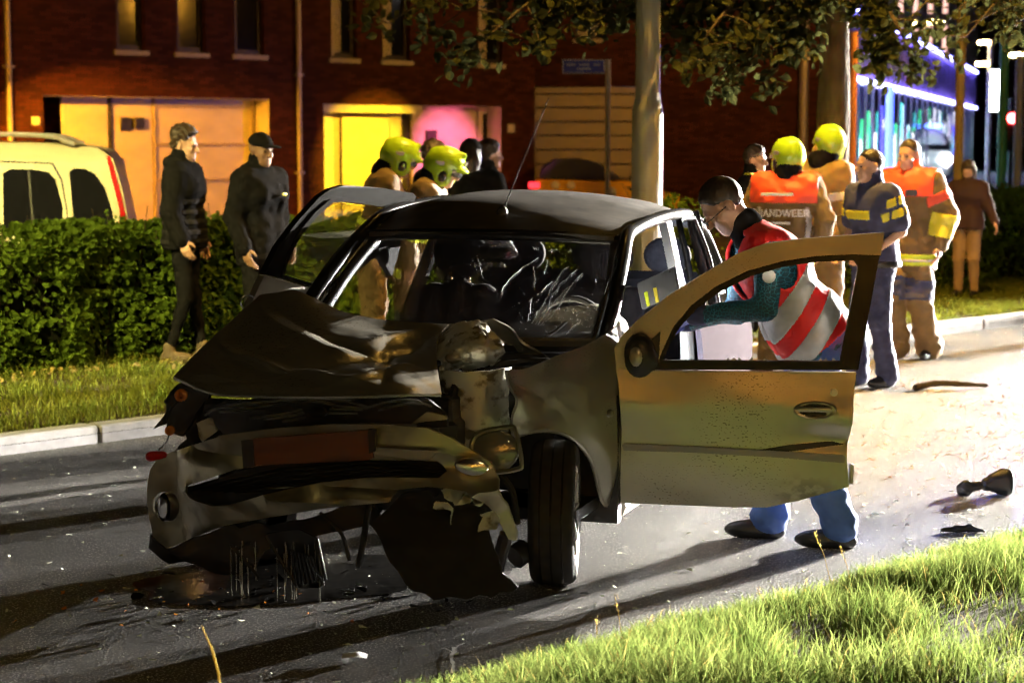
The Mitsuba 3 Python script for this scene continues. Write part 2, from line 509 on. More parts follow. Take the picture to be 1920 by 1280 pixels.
def fbox(t0, t1, z0, z1, q0, q1, bev=0.0):
    """box spanning t0..t1, z0..z1 and depths q0..q1"""
    m = box(0, 0, 0, t1 - t0, z1 - z0, q1 - q0, bev=bev)
    return mv(m, rq((t0 + t1) / 2, (q0 + q1) / 2, (z0 + z1) / 2), FR)


WINS = [(fac(219, 97)[0], fac(273, 97)[0]), (fac(332, 97)[0], fac(386, 97)[0]), (fac(440, 97)[0], fac(496, 97)[0]),
        (fac(622, 97)[0], fac(669, 97)[0]), (fac(718, 97)[0], fac(769, 97)[0]), (fac(898, 97)[0], fac(942, 97)[0])]
BAYS = [(17.04, 21.75, 2.57), (23.02, 27.70, 2.50)]
SPLIT = 22.42


def row_house(name, label, ta, tb, bays, wins, style):
    h = thing(name, label, 'house', 'brick row houses across the street')
    poly = Polygon([(ta, -0.02), (tb, -0.02), (tb, 7.2), (ta, 7.2)])
    for a, b, z in bays: poly = poly.difference(Polygon([(a, 0.0), (b, 0.0), (b, z), (a, z)]))
    for a, b in wins: poly = poly.difference(Polygon([(a, 3.36), (b, 3.36), (b, 5.2), (a, 5.2)]))
    o = rq(0, QF, 0)
    part(h, 'wall', mv(prism(poly, 0.32), o - 0.32 * FR[:, 2], FR), 'brick')
    part(h, 'inner_wall', fbox(ta, tb, 0, 7.2, QF + 1.5, QF + 1.8), 'brick')
    for i, (a, b) in enumerate(wins):
        w = part(h, 'window', cat([fbox(a, a + 0.07, 3.36, 5.2, QF + 0.10, QF + 0.20), fbox(b - 0.07, b, 3.36, 5.2, QF + 0.10, QF + 0.20),
                                   fbox(a + 0.07, b - 0.07, 3.36, 3.45, QF + 0.10, QF + 0.20), fbox(a + 0.07, b - 0.07, 5.1, 5.2, QF + 0.10, QF + 0.20)]), 'dark_frame')
        part(w, 'pane', fbox(a + 0.07, b - 0.07, 3.45, 5.1, QF + 0.15, QF + 0.16), 'dark_glass')
        part(w, 'sill', fbox(a - 0.06, b + 0.06, 3.27, 3.357, QF - 0.05, QF + 0.12, 0.008), 'sill_stone')
        s = part(w, 'jamb', fbox(a + 0.002, a + 0.05, 3.40, 5.198, QF - 0.004, QF + 0.098), 'blind' if style[i] else 'dark_frame')
        if style[i]:
            for k in range(30):
                z = 3.47 + k * 0.055
                part(w, 'slat', fbox(a + 0.075, a + 0.075 + 0.24, z, z + 0.038, QF + 0.115, QF + 0.145), 'blind')
    return h


hA = row_house('row_house', 'left brick row house with an orange lit entrance bay beside the parked van', 9.4, SPLIT, BAYS[:1], WINS[:3], [0, 0, 0])
hB = row_house('row_house', 'right brick row house with a yellow and pink entrance bay behind the fire helmets', SPLIT + 0.003, 28.67, BAYS[1:], WINS[3:], [1, 1, 1])

# entrance bay of the left house: recess panels, door, shuttered window
D = QF + 0.42
ta, tb, zt = BAYS[0]
L = lambda px: fac(px, 300, D)[0]
part(hA, 'bay_lining', cat([fbox(ta - 0.02, ta + 0.004, 0, zt + 0.02, QF + 0.02, D + 0.5), fbox(tb - 0.004, tb + 0.02, 0, zt + 0.02, QF + 0.02, D + 0.5), fbox(ta + 0.005, tb - 0.005, zt - 0.01, zt + 0.02, QF + 0.02, D + 0.5)]), 'white_panel')
part(hA, 'panel', fbox(L(118), L(204), 0.05, zt - 0.012, D, D + 0.05, 0.006), 'white_panel')
part(hA, 'panel', fbox(L(206), L(211), 0.05, zt - 0.012, D - 0.03, D + 0.04, 0.004), 'dark_frame')
dr_ = part(hA, 'door', fbox(L(213), L(287), 0.05, zt - 0.012, D + 0.01, D + 0.06, 0.006), 'white_panel')
part(dr_, 'house_number', fbox(L(226), L(247), 1.98, 2.22, D - 0.03, D + 0.008, 0.01), 'black_plastic')
part(dr_, 'door_lamp', fbox(L(249), L(269), 2.02, 2.22, D - 0.08, D + 0.008, 0.02), 'black_plastic')
part(dr_, 'letterbox', fbox(L(213) + 0.03, L(213) + 0.16, 1.30, 1.52, D - 0.05, D + 0.008, 0.01), 'black_plastic')
wn = part(hA, 'window', cat([fbox(L(289), L(293), 0.05, zt - 0.012, D - 0.02, D + 0.06), fbox(L(471), L(477), 0.05, zt - 0.012, D - 0.02, D + 0.06),
                             fbox(L(293), L(471), zt - 0.17, zt - 0.13, D - 0.025, D + 0.06), fbox(L(293), L(471), 1.72, 1.77, D - 0.025, D + 0.06), fbox(L(293), L(471), 1.08, 1.13, D - 0.025, D + 0.06)]), 'grey_panel')
for z0, z1 in ((zt - 0.13, zt - 0.02), (1.77, zt - 0.17), (1.13, 1.72), (0.06, 1.08)):
    part(wn, 'pane', fbox(L(293), L(471), z0, z1, D + 0.02, D + 0.03), 'white_panel')
part(hA, 'dark_panel', fbox(L(479), tb - 0.006, 0.05, zt - 0.012, D + 0.02, D + 0.07), 'dark_frame')
single('house_plaque', fbox(fac(58, 227)[0], fac(74, 227)[0], fac(66, 235)[1], fac(66, 219)[1], QF - 0.03, QF - 0.004, 0.008), 'white_paint', 'small pale number plaque on the brick left of the orange bay', 'plaque')
# entrance bay of the right house
ta, tb, zt = BAYS[1]
L = lambda px: fac(px, 300, D)[0]
part(hB, 'bay_lining', cat([fbox(ta - 0.02, ta + 0.004, 0, zt + 0.02, QF + 0.02, D + 0.5), fbox(tb - 0.004, tb + 0.02, 0, zt + 0.02, QF + 0.02, D + 0.5), fbox(ta + 0.005, tb - 0.005, zt - 0.01, zt + 0.02, QF + 0.02, D + 0.5)]), 'white_panel')
part(hB, 'lintel', fbox(ta + 0.006, L(768), zt - 0.16, zt - 0.012, QF + 0.05, QF + 0.12), 'white_paint')
part(hB, 'panel', fbox(ta + 0.006, L(626), 0.05, zt - 0.17, D, D + 0.05, 0.006), 'white_panel')
part(hB, 'panel', fbox(L(627), L(641), 0.05, zt - 0.17, D + 0.07, D + 0.10), 'grey_panel')
part(hB, 'panel', fbox(L(642), L(730), 0.05, zt - 0.17, D, D + 0.05, 0.006), 'white_panel')
part(hB, 'panel', fbox(L(731), L(752), 0.05, zt - 0.17, D - 0.02, D + 0.05, 0.006), 'white_panel')
part(hB, 'dark_panel', fbox(L(754), L(768), 0.05, zt - 0.17, D + 0.03, D + 0.08), 'dark_frame')
part(hB, 'panel', fbox(L(771), L(836), 0.05, zt - 0.014, D - 0.04, D + 0.03, 0.006), 'white_panel')
dr_ = part(hB, 'door', fbox(L(838), L(894), 0.05, zt - 0.014, D + 0.01, D + 0.06, 0.006), 'white_panel')
part(hB, 'meter_box', fbox(L(795), L(815), 1.82, 2.02, D - 0.09, D - 0.042, 0.01), 'black_plastic')
wn = part(hB, 'window', cat([fbox(L(896), L(903), 0.05, zt - 0.014, D - 0.03, D + 0.05), fbox(L(924), L(931), 0.05, zt - 0.014, D - 0.03, D + 0.05), fbox(L(903), L(924), zt - 0.14, zt - 0.014, D - 0.03, D + 0.05)]), 'white_paint')
part(wn, 'pane', fbox(L(903), L(924), 0.05, zt - 0.14, D + 0.01, D + 0.02), 'dark_glass')
part(hB, 'dark_panel', fbox(L(933), tb - 0.006, 0.05, zt - 0.014, D + 0.02, D + 0.07), 'dark_frame')
single('house_plaque', fbox(fac(951, 240)[0], fac(964, 240)[0], fac(957, 249)[1], fac(957, 233)[1], QF - 0.03, QF - 0.004, 0.008), 'white_paint', 'small pale number plaque on the brick right of the pink door', 'plaque')
# rain pipes
for px, lab in ((12, 'grey rain pipe at the far left edge of the brick row'), (556, 'grey rain pipe on the brick between the two house bays')):
    t = fac(px, 120)[0]
    k = thing('rain_pipe', lab, 'pipe')
    part(k, 'pipe', tube([rq(t, QF - 0.07, 0), rq(t, QF - 0.07, 7)], 0.05, 10), 'zinc', smooth=40)
    for z in (1.2, 3.0, 4.8): part(k, 'bracket', fbox(t - 0.075, t + 0.075, z, z + 0.04, QF - 0.13, QF - 0.003), 'zinc')
# side wing that faces the street end-on, with the garage door
YW = 41.0
WX = lambda px, py=200: at(px, py, YW)


def wbox(x0, x1, z0, z1, y0, y1, bev=0.0): return box((x0 + x1) / 2, (y0 + y1) / 2, (z0 + z1) / 2, x1 - x0, y1 - y0, z1 - z0, bev=bev)


wing = thing('garage_wing', 'dark red brick side building with a pale sectional garage door behind the lamp post', 'building')
x0, x1, x2 = WX(985)[0], WX(1216)[0], WX(1592)[0]
zt = WX(1100, 162)[2]
poly = Polygon([(x0, -0.02), (x2, -0.02), (x2, 6.6), (x0, 6.6)]).difference(Polygon([(x0 + 0.16, 0), (x1, 0), (x1, zt), (x0 + 0.16, zt)]))
wa, wb, wz = WX(1078)[0], WX(1125)[0], WX(1100, 74)[2]
poly = poly.difference(Polygon([(wa, wz), (wb, wz), (wb, wz + 1.5), (wa, wz + 1.5)]))
part(wing, 'wall', mv(prism(poly, 0.3), (0, YW + 0.3, 0), R('x', 90)), 'brick')
gd = part(wing, 'garage_door', cat([wbox(x0 + 0.165, x0 + 0.22, 0, zt - 0.004, YW + 0.1, YW + 0.2), wbox(x1 - 0.05, x1 - 0.003, 0, zt - 0.004, YW + 0.1, YW + 0.2)]), 'grey_panel')
z = zt - 0.02; k = 0
ys = [178, 203.5, 230, 256, 283, 310, 337, 364, 391]
zs = [zt - 0.005] + [WX(1100, y)[2] for y in ys if WX(1100, y)[2] > 0.3] + [0.02]
for a, b in zip(zs[:-1], zs[1:]):
    part(gd, 'panel', wbox(x0 + 0.225, x1 - 0.055, b + 0.035, a, YW + 0.12, YW + 0.17, 0.012), 'grey_panel')
part(gd, 'backing', wbox(x0 + 0.225, x1 - 0.055, 0.0, zt - 0.01, YW + 0.19, YW + 0.21), 'dark_frame')
w = part(wing, 'window', wbox(wa + 0.005, wb - 0.005, wz + 0.005, wz + 1.49, YW + 0.12, YW + 0.18), 'dark_frame')
part(w, 'pane', wbox(wa + 0.06, wb - 0.06, wz + 0.07, wz + 1.4, YW + 0.10, YW + 0.115), 'dark_glass')
part(w, 'sill', wbox(wa - 0.05, wb + 0.05, wz - 0.075, wz - 0.003, YW - 0.05, YW + 0.15), 'sill_stone')
k = thing('rain_pipe', 'orange lit rain pipe beside the tree trunk at the end of the red wall', 'pipe')
xp = WX(1505)[0]
part(k, 'pipe', tube([(xp, YW - 0.1, 0), (xp, YW - 0.1, 6.5)], 0.1, 10), 'zinc', smooth=40)
for zz in (1.5, 3.5): part(k, 'bracket', wbox(xp - 0.14, xp + 0.14, zz, zz + 0.05, YW - 0.21, YW - 0.003), 'zinc')

# ------------------------------------------------------------------ lamp post, street sign
lp = thing('street_lamp', 'tall pale lamp post with a thicker base, right behind the wrecked car', 'street lamp')
c = at(1213, 400, 16.2); c[2] = 0.09
prof = [(0.150, 0), (0.150, 0.02), (0.131, 0.05), (0.131, 1.98), (0.125, 2.02), (0.108, 2.10), (0.104, 2.14), (0.100, 4), (0.075, 9.0)]
part(lp, 'pole', mv(lathe(prof, 28), c), 'pole_paint', smooth=30)
part(lp, 'service_door', mv(box(0.0, -0.129, 0.75, 0.11, 0.012, 0.5, bev=0.004), c), 'pole_paint')
arm = c + [0, 0, 9.0]
hd = arm - 2.0 * np.append(ACR, 0) + [0, 0, 0.5]
part(lp, 'arm', tube([arm - [0, 0, .05], arm + [0, 0, .3] - .3 * np.append(ACR, 0), hd], 0.035, 10), 'pole_paint', smooth=40)
part(lp, 'lamp_head', mv(box(0, 0, 0.07, 0.75, 0.34, 0.14, bev=0.04), hd, FR[:, [2, 0, 1]]), 'pole_paint')
SODIUM = (1.0, 0.55, 0.10)
key = part(lp, 'lamp_lens', mv(box(0, 0, -0.02, 0.55, 0.26, 0.03), hd, FR[:, [2, 0, 1]]), 'white_paint')
scene[key]['emitter'] = lampmat('s', 20, SODIUM)
hp = hd - np.array([0, 0, .06])
scene['street_lamp_beam'] = dict(type='spot', intensity=rgb(*[215 * c for c in SODIUM]), cutoff_angle=38.0, beam_width=22.0, to_world=ST().look_at(origin=list(hp), target=[3.0, 16.0, 0], up=[0, 1, 0.1]))

sp_ = thing('street_sign', 'blue street name sign on a slim orange lit post in front of the garage door', 'sign')
YS = 27.0
b = at(1140, 112, YS); z1 = b[2]; b[2] = 0
part(sp_, 'post', tube([b, b + [0, 0, z1]], 0.038, 12), 'galv', smooth=40)
s0, s1 = at(1056, 114, YS), at(1132, 137, YS)
sy = YS - 0.05
part(sp_, 'plate', wbox(s0[0], s1[0], s1[2], s0[2], sy - 0.008, sy, 0.003), 'sign_blue')
part(sp_, 'border', cat([wbox(s0[0] - .012, s1[0] + .012, s0[2], s0[2] + .012, sy - .01, sy), wbox(s0[0] - .012, s1[0] + .012, s1[2] - .012, s1[2], sy - .01, sy), wbox(s1[0], s1[0] + .012, s1[2], s0[2], sy - .01, sy), wbox(s0[0] - .012, s0[0], s1[2], s0[2], sy - .01, sy)]), 'lettering_white')
sw_ = s1[0] - s0[0]; sh_ = s0[2] - s1[2]
part(sp_, 'lettering', cat([wbox(s0[0] + a * sw_, s0[0] + b * sw_, s1[2] + c * sh_, s1[2] + (c + .16) * sh_, sy - .0095, sy - .008) for a, b, c in ((.08, .30, .58), (.38, .64, .58), (.74, .90, .58), (.34, .68, .24))]), 'trim_text')
part(sp_, 'clamp', wbox(s1[0] + 0.012, b[0] - 0.03, (s0[2] + s1[2]) / 2 - 0.02, (s0[2] + s1[2]) / 2 + 0.02, sy - 0.004, sy + 0.03), 'galv')

# ------------------------------------------------------------------ lamps that stand outside the picture
def street_lamp(x, y, h, power, color, label, aim=(0, 0, -1)):
    k = thing('street_lamp', label, 'street lamp')
    part(k, 'pole', mv(lathe([(0.09, 0), (0.09, 1.5), (0.06, 1.6), (0.045, h)], 16), (x, y, 0)), 'pole_paint', smooth=40)
    d = np.asarray(aim, float); d /= np.linalg.norm(d)
    f = frame3(0, np.cross(d, (0.3, 0.9, 0.2)), d)
    f = np.stack([f[:, 0], np.cross(d, f[:, 0]), d], 1)
    part(k, 'lamp_head', mv(box(0, 0, -0.10, 0.5, 0.3, 0.12, bev=0.03), (x, y, h + 0.05), f), 'pole_paint')
    e = part(k, 'lamp_lens', mv((np.array([[-.2, -.11, 0], [.2, -.11, 0], [.2, .11, 0], [-.2, .11, 0]]), np.array([[0, 1, 2, 3]])), np.array([x, y, h + 0.05]) - 0.03 * d, f), 'white_paint')
    scene[e]['emitter'] = lampmat('s', power, color)
    return k


ORANGE = (1.0, 0.33, 0.006)
street_lamp(-8.4, 28.4, 3.4, 60, ORANGE, 'low sodium street lamp in the side street before the left brick house', (0.60, 0.80, -0.35))
street_lamp(8.8, 31.0, 5.2, 420, (1.0, 0.42, 0.04), 'sodium street lamp in the side street beyond the right edge', (-0.72, 0.45, -0.5))
street_lamp(6.0, -7.0, 8.0, 140, (1.0, 0.70, 0.30), 'sodium street lamp standing behind the photographer', (-0.35, 0.8, -0.6))
street_lamp(0.0, -17.0, 6.0, 4200, (1.0, 0.44, 0.06), 'sodium street lamp before the houses across the road', (0.45, -0.8, -0.35))
for i_, (tg, pw, ct, col, og) in enumerate((((-6.2, 33.9, 0.5), 80, 25.0, (1.0, 0.34, 0.008), (-8.3, 28.55, 3.3)), ((-2.75, 37.3, 1.3), 420, 6.5, (1.0, 0.52, 0.012), (8.6, 31.0, 5.0)))):
    scene[f'side_street_beam_{i_ + 1}'] = dict(type='spot', intensity=rgb(*[pw * c for c in col]), cutoff_angle=ct, beam_width=ct * .7, to_world=ST().look_at(origin=list(og), target=list(tg), up=[0, 0, 1]))
lk_ = street_lamp(-8.0, 4.2, 7.5, 12, (1.0, 0.80, 0.32), 'added warm white lamp beyond the left edge that brightens the hedge', (0.3, 0.75, -0.5))  # unseen lamp added to lift the hedge, van and left verge
scene['hedge_fill_beam'] = dict(type='spot', intensity=rgb(*[330 * c for c in (1.0, 0.84, 0.30)]), cutoff_angle=17.0, beam_width=11.0, to_world=ST().look_at(origin=[-7.95, 4.35, 7.3], target=[-4.9, 13.6, 0.7], up=[0, 0, 1]))  # added fill beam aimed at the left hedge
# the pale row across the road behind the photographer, which the paint mirrors
ho_ = thing('row_house', 'pale rendered row across the road behind the photographer', 'house')
part(ho_, 'wall', fbox(-34, 34, 0, 7.5, -19.4, -19.0), 'white_panel')
for k_ in range(14):
    part(ho_, 'window', fbox(-31 + 4.6 * k_, -29.2 + 4.6 * k_, 1.0, 2.3, -18.98, -18.94), 'dark_glass')
    part(ho_, 'window', fbox(-31 + 4.6 * k_, -29.2 + 4.6 * k_, 4.0, 5.3, -18.98, -18.94), 'dark_glass')
# coloured warning lamps of the emergency vehicles parked out of sight to the right
bm = thing('warning_beacon', 'blue and red warning lamps on a stand out of sight to the right', 'beacon')
bp_ = np.array([9.4, 32.6, 0])
part(bm, 'mast', tube([bp_, bp_ + [0, 0, 2.6]], 0.04, 10), 'galv', smooth=40)
for dz, col, tg, pw, ct in ((2.7, (1.0, 0.12, 0.30), (-0.5, 38.6, 1.6), 260, 5), (2.5, (0.10, 0.10, 1.0), (-4.5, 34.0, 1.6), 9, 15), (2.3, (0.10, 0.12, 1.0), (0, 10.0, 1.0), 45, 24)):
    c = bp_ + [0, 0, dz]
    e = part(bm, 'lamp_dome', mv(lathe([(.0, -.08), (.09, -.08), (.10, .0), (.07, .08), (0, .10)], 16), c), 'white_paint', smooth=40)
    scene[e]['emitter'] = dict(type='area', radiance=rgb(*[8 * x for x in col]), sampling_weight=.05)
    tg = np.array(tg); d_ = (tg - c) / np.linalg.norm(tg - c)
    scene[f'beacon_beam_{int(dz * 10)}'] = dict(type='spot', intensity=rgb(*[pw * x for x in col]), cutoff_angle=float(ct), beam_width=ct * .6, to_world=ST().look_at(origin=list(c + .14 * d_), target=list(tg), up=[0, 0, 1]))
# scene floodlight on a mast down the road to the right
fl = thing('floodlight_mast', 'white floodlight mast set up on the road beyond the right edge', 'floodlight')
fp = np.array([25.5, 36.5, 0])
part(fl, 'mast', tube([fp, fp + [0, 0, 7.3]], 0.04, 10), 'galv', smooth=40)
for a in (30, 150, 270): part(fl, 'leg', tube([fp + [0, 0, .7], fp + [.8 * math.cos(math.radians(a)), .8 * math.sin(math.radians(a)), 0]], 0.02, 8), 'galv', smooth=40)
part(fl, 'crossbar', span(fp + [-.45, .45, 7.2], fp + [.45, -.45, 7.2], .05, .05), 'galv')
aim = np.array([-0.3, 9.4, 0.6]) - (fp + [0, 0, 7.2]); aim /= np.linalg.norm(aim)
ff = frame3(0, np.cross(aim, (0, 0, 1)), aim); ff = np.stack([ff[:, 0], np.cross(aim, ff[:, 0]), aim], 1)
for s in (-.42, .42):
    c = fp + [s, -s, 7.2]
    part(fl, 'lamp_head', mv(box(0, 0, -0.08, 0.42, 0.30, 0.16, bev=0.02), c, ff), 'black_plastic')
    e = part(fl, 'lamp_lens', mv((np.array([[-.17, -.1, 0], [.17, -.1, 0], [.17, .1, 0], [-.17, .1, 0]]), np.array([[0, 1, 2, 3]])), c + 0.004 * aim, ff), 'white_paint')
    scene[e]['emitter'] = lampmat('f', 30, (1.0, 0.96, 0.90))
    scene[f'flood_beam_{1 if s < 0 else 2}'] = dict(type='spot', intensity=rgb(9000, 8400, 7400), cutoff_angle=9.0, beam_width=6.0, to_world=ST().look_at(origin=list(c + .02 * aim), target=list(c + aim), up=[0, 0, 1]))
# headlights of the fire engine farther down the road: low white beams
hl_ = thing('headlight_stand', 'pair of low white headlights down the road beyond the right edge', 'headlight')
for dx in (-.75, .75):
    c = np.array([14.9 + dx * .7, 23.3 - dx * .7, 1.05])
    part(hl_, 'lamp_head', mv(box(0, 0, 0, .3, .2, .24, bev=.03), c, R('z', 45)), 'black_plastic')
    e = part(hl_, 'lamp_lens', mv(box(-.11, -.105, 0, .2, .01, .16, rot=R('z', -45)) if False else box(-.076, -.076, 0, .012, .2, .16, rot=R('z', 45)), c), 'white_paint')
    scene[e]['emitter'] = dict(type='area', radiance=rgb(20, 20, 19), sampling_weight=.05)
    part(hl_, 'leg', tube([c - [0, 0, 1.05], c - [0, 0, .1]], .04, 8), 'black_plastic')
    tg = np.array([0.4 + dx * .5, 8.6 - dx * .5, .45]); d_ = (tg - c) / np.linalg.norm(tg - c)
    scene[f'headlight_beam_{1 if dx < 0 else 2}'] = dict(type='spot', intensity=rgb(2600, 2500, 2350), cutoff_angle=20.0, beam_width=9.0, to_world=ST().look_at(origin=list(c + .2 * d_), target=list(tg), up=[0, 0, 1]))
# ------------------------------------------------------------------ the wrecked car, in its own frame: l to its left, b backwards, z up
C0 = np.array([-0.4676, 8.144, 0.0])
TH = math.radians(18)
CM = np.array([[math.cos(TH), math.sin(TH), 0], [-math.sin(TH), math.cos(TH), 0], [0, 0, 1]])


def CW(m, keep=False):
    v = np.array(m[0], float)
    if not keep: v[:, 1] = np.where(v[:, 1] > 1.9, 1.9 + (v[:, 1] - 1.9) * .78, v[:, 1])      # a short hatchback tail
    return v @ CM.T + C0, m[1]


def cl(px, py, l=None, b=None, z=None, w=False):
    """point of the car where the photograph's pixel meets the plane l, b or z"""
    e = (640 - py) / FPX
    d = np.array([(px - 960) / FPX, cp + e * sp, -sp + e * cp])
    o = CM.T @ (np.array([0, 0, CAMZ]) - C0); dl = CM.T @ d
    k = 0 if l is not None else 1 if b is not None else 2
    p = o + dl * (((l, b, z)[k] - o[k]) / dl[k])
    return CM @ p + C0 if w else p


def wrapped(px_poly, bfun, thick, holes=(), maxlen=0.05, warp=None, it=40):
    """a panel whose outline is given in the photograph and whose surface is b = bfun(l, z)"""
    def to_lz(pts):
        out = []
        for x, y in pts:
            b = -0.7
            for _ in range(it):
                p = cl(x, y, b=b); b = 0.7 * b + 0.3 * bfun(np.array(p[0]), np.array(p[2]))
            out.append((p[0], p[2]))
        return out
    poly = Polygon(to_lz(px_poly), [to_lz(h) for h in holes]).buffer(0)
    v, f = prism(poly, thick, maxlen)
    l, z, d = v[:, 0], v[:, 1], v[:, 2]
    P = np.stack([l, bfun(l, z) + d, z], 1)
    if warp is not None: P = warp(P)
    return P, f


def dirt(base, dark, f, lo, hi):
    return lambda p, n, uv: mix(base, dark, smoothstep(lo, hi, fbm(p.x * f, p.y * f, p.z * f, 4)))


pri('car_paint', lambda p, n, uv: mix(mix((0.38, 0.36, 0.30), (0.30, 0.285, 0.235), fbm(p.x * 6, p.y * 6, p.z * 6, 3)), (0.06, 0.05, 0.035), smoothstep(0.70, 0.80, noise(p.x * 150, p.y * 150, p.z * 150)) * dr.minimum(1.0, smoothstep(0.40, 0.75, fbm(p.x * 3, p.y * 3, p.z * 3, 2)) * 0.7 + 0.0) + 0.65 * smoothstep(0.20, 0.0, dr.sqrt(dr.square(p.x - 1.28) + dr.square((p.z - 0.30) * 1.5))) * smoothstep(0.35, 0.65, fbm(p.x * 30, p.y * 30, p.z * 30, 3))),
    rough=0.32, metal=0.72, spec=0.5, clearcoat=0.7, clearcoat_gloss=0.9)
matte('dimmed_door', (0.035, 0.03, 0.033))  # car paint dimmed on the left rear door, so the floodlight does not bleach it
pri('shaded_roof', lambda p, n, uv: mix((0.020, 0.017, 0.013), (0.05, 0.042, 0.03), fbm(p.x * 12, p.y * 12, p.z * 12, 3)), rough=0.42, metal=0.3)  # darkened copy of the car paint: the roof's shade is put into its colour
pri('bumper_paint', dirt((0.36, 0.32, 0.22), (0.16, 0.14, 0.09), 9, 0.5, 0.8), rough=0.32, metal=0.85, clearcoat=0.6)
pri('torn_metal', dirt((0.55, 0.55, 0.46), (0.14, 0.12, 0.07), 17, 0.48, 0.66), rough=0.45, metal=0.3)
pri('car_black', lambda p, n, uv: mix((0.005, 0.005, 0.005), (0.013, 0.0125, 0.012), fbm(p.x * 20, p.y * 20, p.z * 20, 3)), rough=0.5)
pri('gloss_black', (0.005, 0.005, 0.005), rough=0.22, spec=0.3)
pri('rubber', lambda p, n, uv: mix((0.010, 0.010, 0.010), (0.022, 0.021, 0.020), fbm(p.x * 30, p.y * 30, p.z * 30, 3)), rough=0.75, spec=0.3)
pri('chrome', (0.6, 0.6, 0.6), rough=0.18, metal=1.0)
pri('bare_metal', (0.36, 0.34, 0.31), rough=0.38, metal=0.9)
pri('plate_brown', (0.085, 0.028, 0.012), rough=0.5)
pri('seat_cloth', lambda p, n, uv: mix((0.006, 0.006, 0.007), (0.012, 0.012, 0.014), fbm(p.x * 60, p.y * 60, p.z * 60, 2)), rough=0.9, spec=0.1)
pri('trim_grey', (0.20, 0.20, 0.21), rough=0.6)
pri('trim_light', (0.42, 0.41, 0.40), rough=0.55)
pri('airbag_cloth', dirt((0.42, 0.40, 0.32), (0.2, 0.18, 0.13), 12, 0.4, 0.7), rough=0.8)
pri('amber', (0.55, 0.16, 0.01), rough=0.2)
scene['dusty_glass'] = dict(type='blendbsdf', weight=0.16, a=dict(type='thindielectric', int_ior=1.5), b=dict(type='twosided', bsdf=dict(type='diffuse', reflectance=rgb(0.16, 0.15, 0.11))))
scene['hazy_glass'] = dict(type='blendbsdf', weight=0.045, a=dict(type='thindielectric', int_ior=1.5), b=dict(type='twosided', bsdf=dict(type='diffuse', reflectance=rgb(0.16, 0.15, 0.13))))
scene['window_glass'] = dict(type='thindielectric', int_ior=1.5)
pri('crack_white', (0.8, 0.85, 0.9), rough=0.15, spec=1.0)
scene['lens_glass'] = dict(type='twosided', bsdf=dict(type='principled', base_color=rgb(0.10, 0.10, 0.08), roughness=0.06, specular=1.0, clearcoat=1.0))

CAR = thing('wrecked_car', 'crumpled beige car with both front doors open and its bumper torn off', 'car')


def cpart(name, m, mat, parent=None, smooth=False, label=None, **k): return part(parent or CAR, name, CW(m, name in ('wheel', 'tread_groove', 'rim', 'spoke')), mat, smooth, label, **k)


def dents(P, amp, f, seed=0, keep=None):
    n = meshkit.noise(P * f, seed) - 0.5 + 0.5 * (meshkit.noise(P * f * 2.3, seed + 3) - 0.5)
    w = 1.0 if keep is None else keep
    return (n * amp * w)[..., None]


# roof
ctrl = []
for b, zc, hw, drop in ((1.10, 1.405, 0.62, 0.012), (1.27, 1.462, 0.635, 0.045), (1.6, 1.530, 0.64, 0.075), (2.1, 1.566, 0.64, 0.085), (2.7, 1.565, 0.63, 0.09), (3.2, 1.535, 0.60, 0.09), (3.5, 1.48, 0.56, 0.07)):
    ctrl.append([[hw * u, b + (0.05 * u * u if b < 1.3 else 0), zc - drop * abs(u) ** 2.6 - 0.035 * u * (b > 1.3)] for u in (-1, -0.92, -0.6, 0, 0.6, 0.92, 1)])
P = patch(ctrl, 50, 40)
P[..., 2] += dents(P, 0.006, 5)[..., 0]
roof = cpart('roof', sheet(P[:, ::-1], 0.02), 'shaded_roof', smooth=50)
a0 = np.array([0.0, 1.36, 1.49])
ant = cpart('antenna', tube([a0, a0 + [0.02, 0.12, 0.14], a0 + [0.085, 0.50, 0.565]], [0.0045, 0.0036, 0.0024], 6), 'black_plastic', roof)
cpart('antenna_foot', mv(lathe([(0.03, -0.02), (0.028, 0.012), (0.012, 0.03), (0.0, 0.034)], 12), a0), 'black_plastic', roof, smooth=40)
# frames of the glass: pillars run as bars of a closed ring
rail = lambda s: [(s * 0.745, 0.52, 0.955), (s * 0.735, 0.72, 1.10), (s * 0.705, 0.98, 1.27), (s * 0.672, 1.2, 1.385), (s * 0.65, 1.45, 1.445 - .03 * s), (s * 0.645, 1.9, 1.475 - .03 * s), (s * 0.64, 2.6, 1.48 - .03 * s), (s * 0.61, 3.2, 1.44 - .03 * s), (s * 0.62, 3.55, 1.30), (s * 0.70, 3.85, 0.98)]


def smoothpath(p, n): return crom(np.asarray(p, float), n)


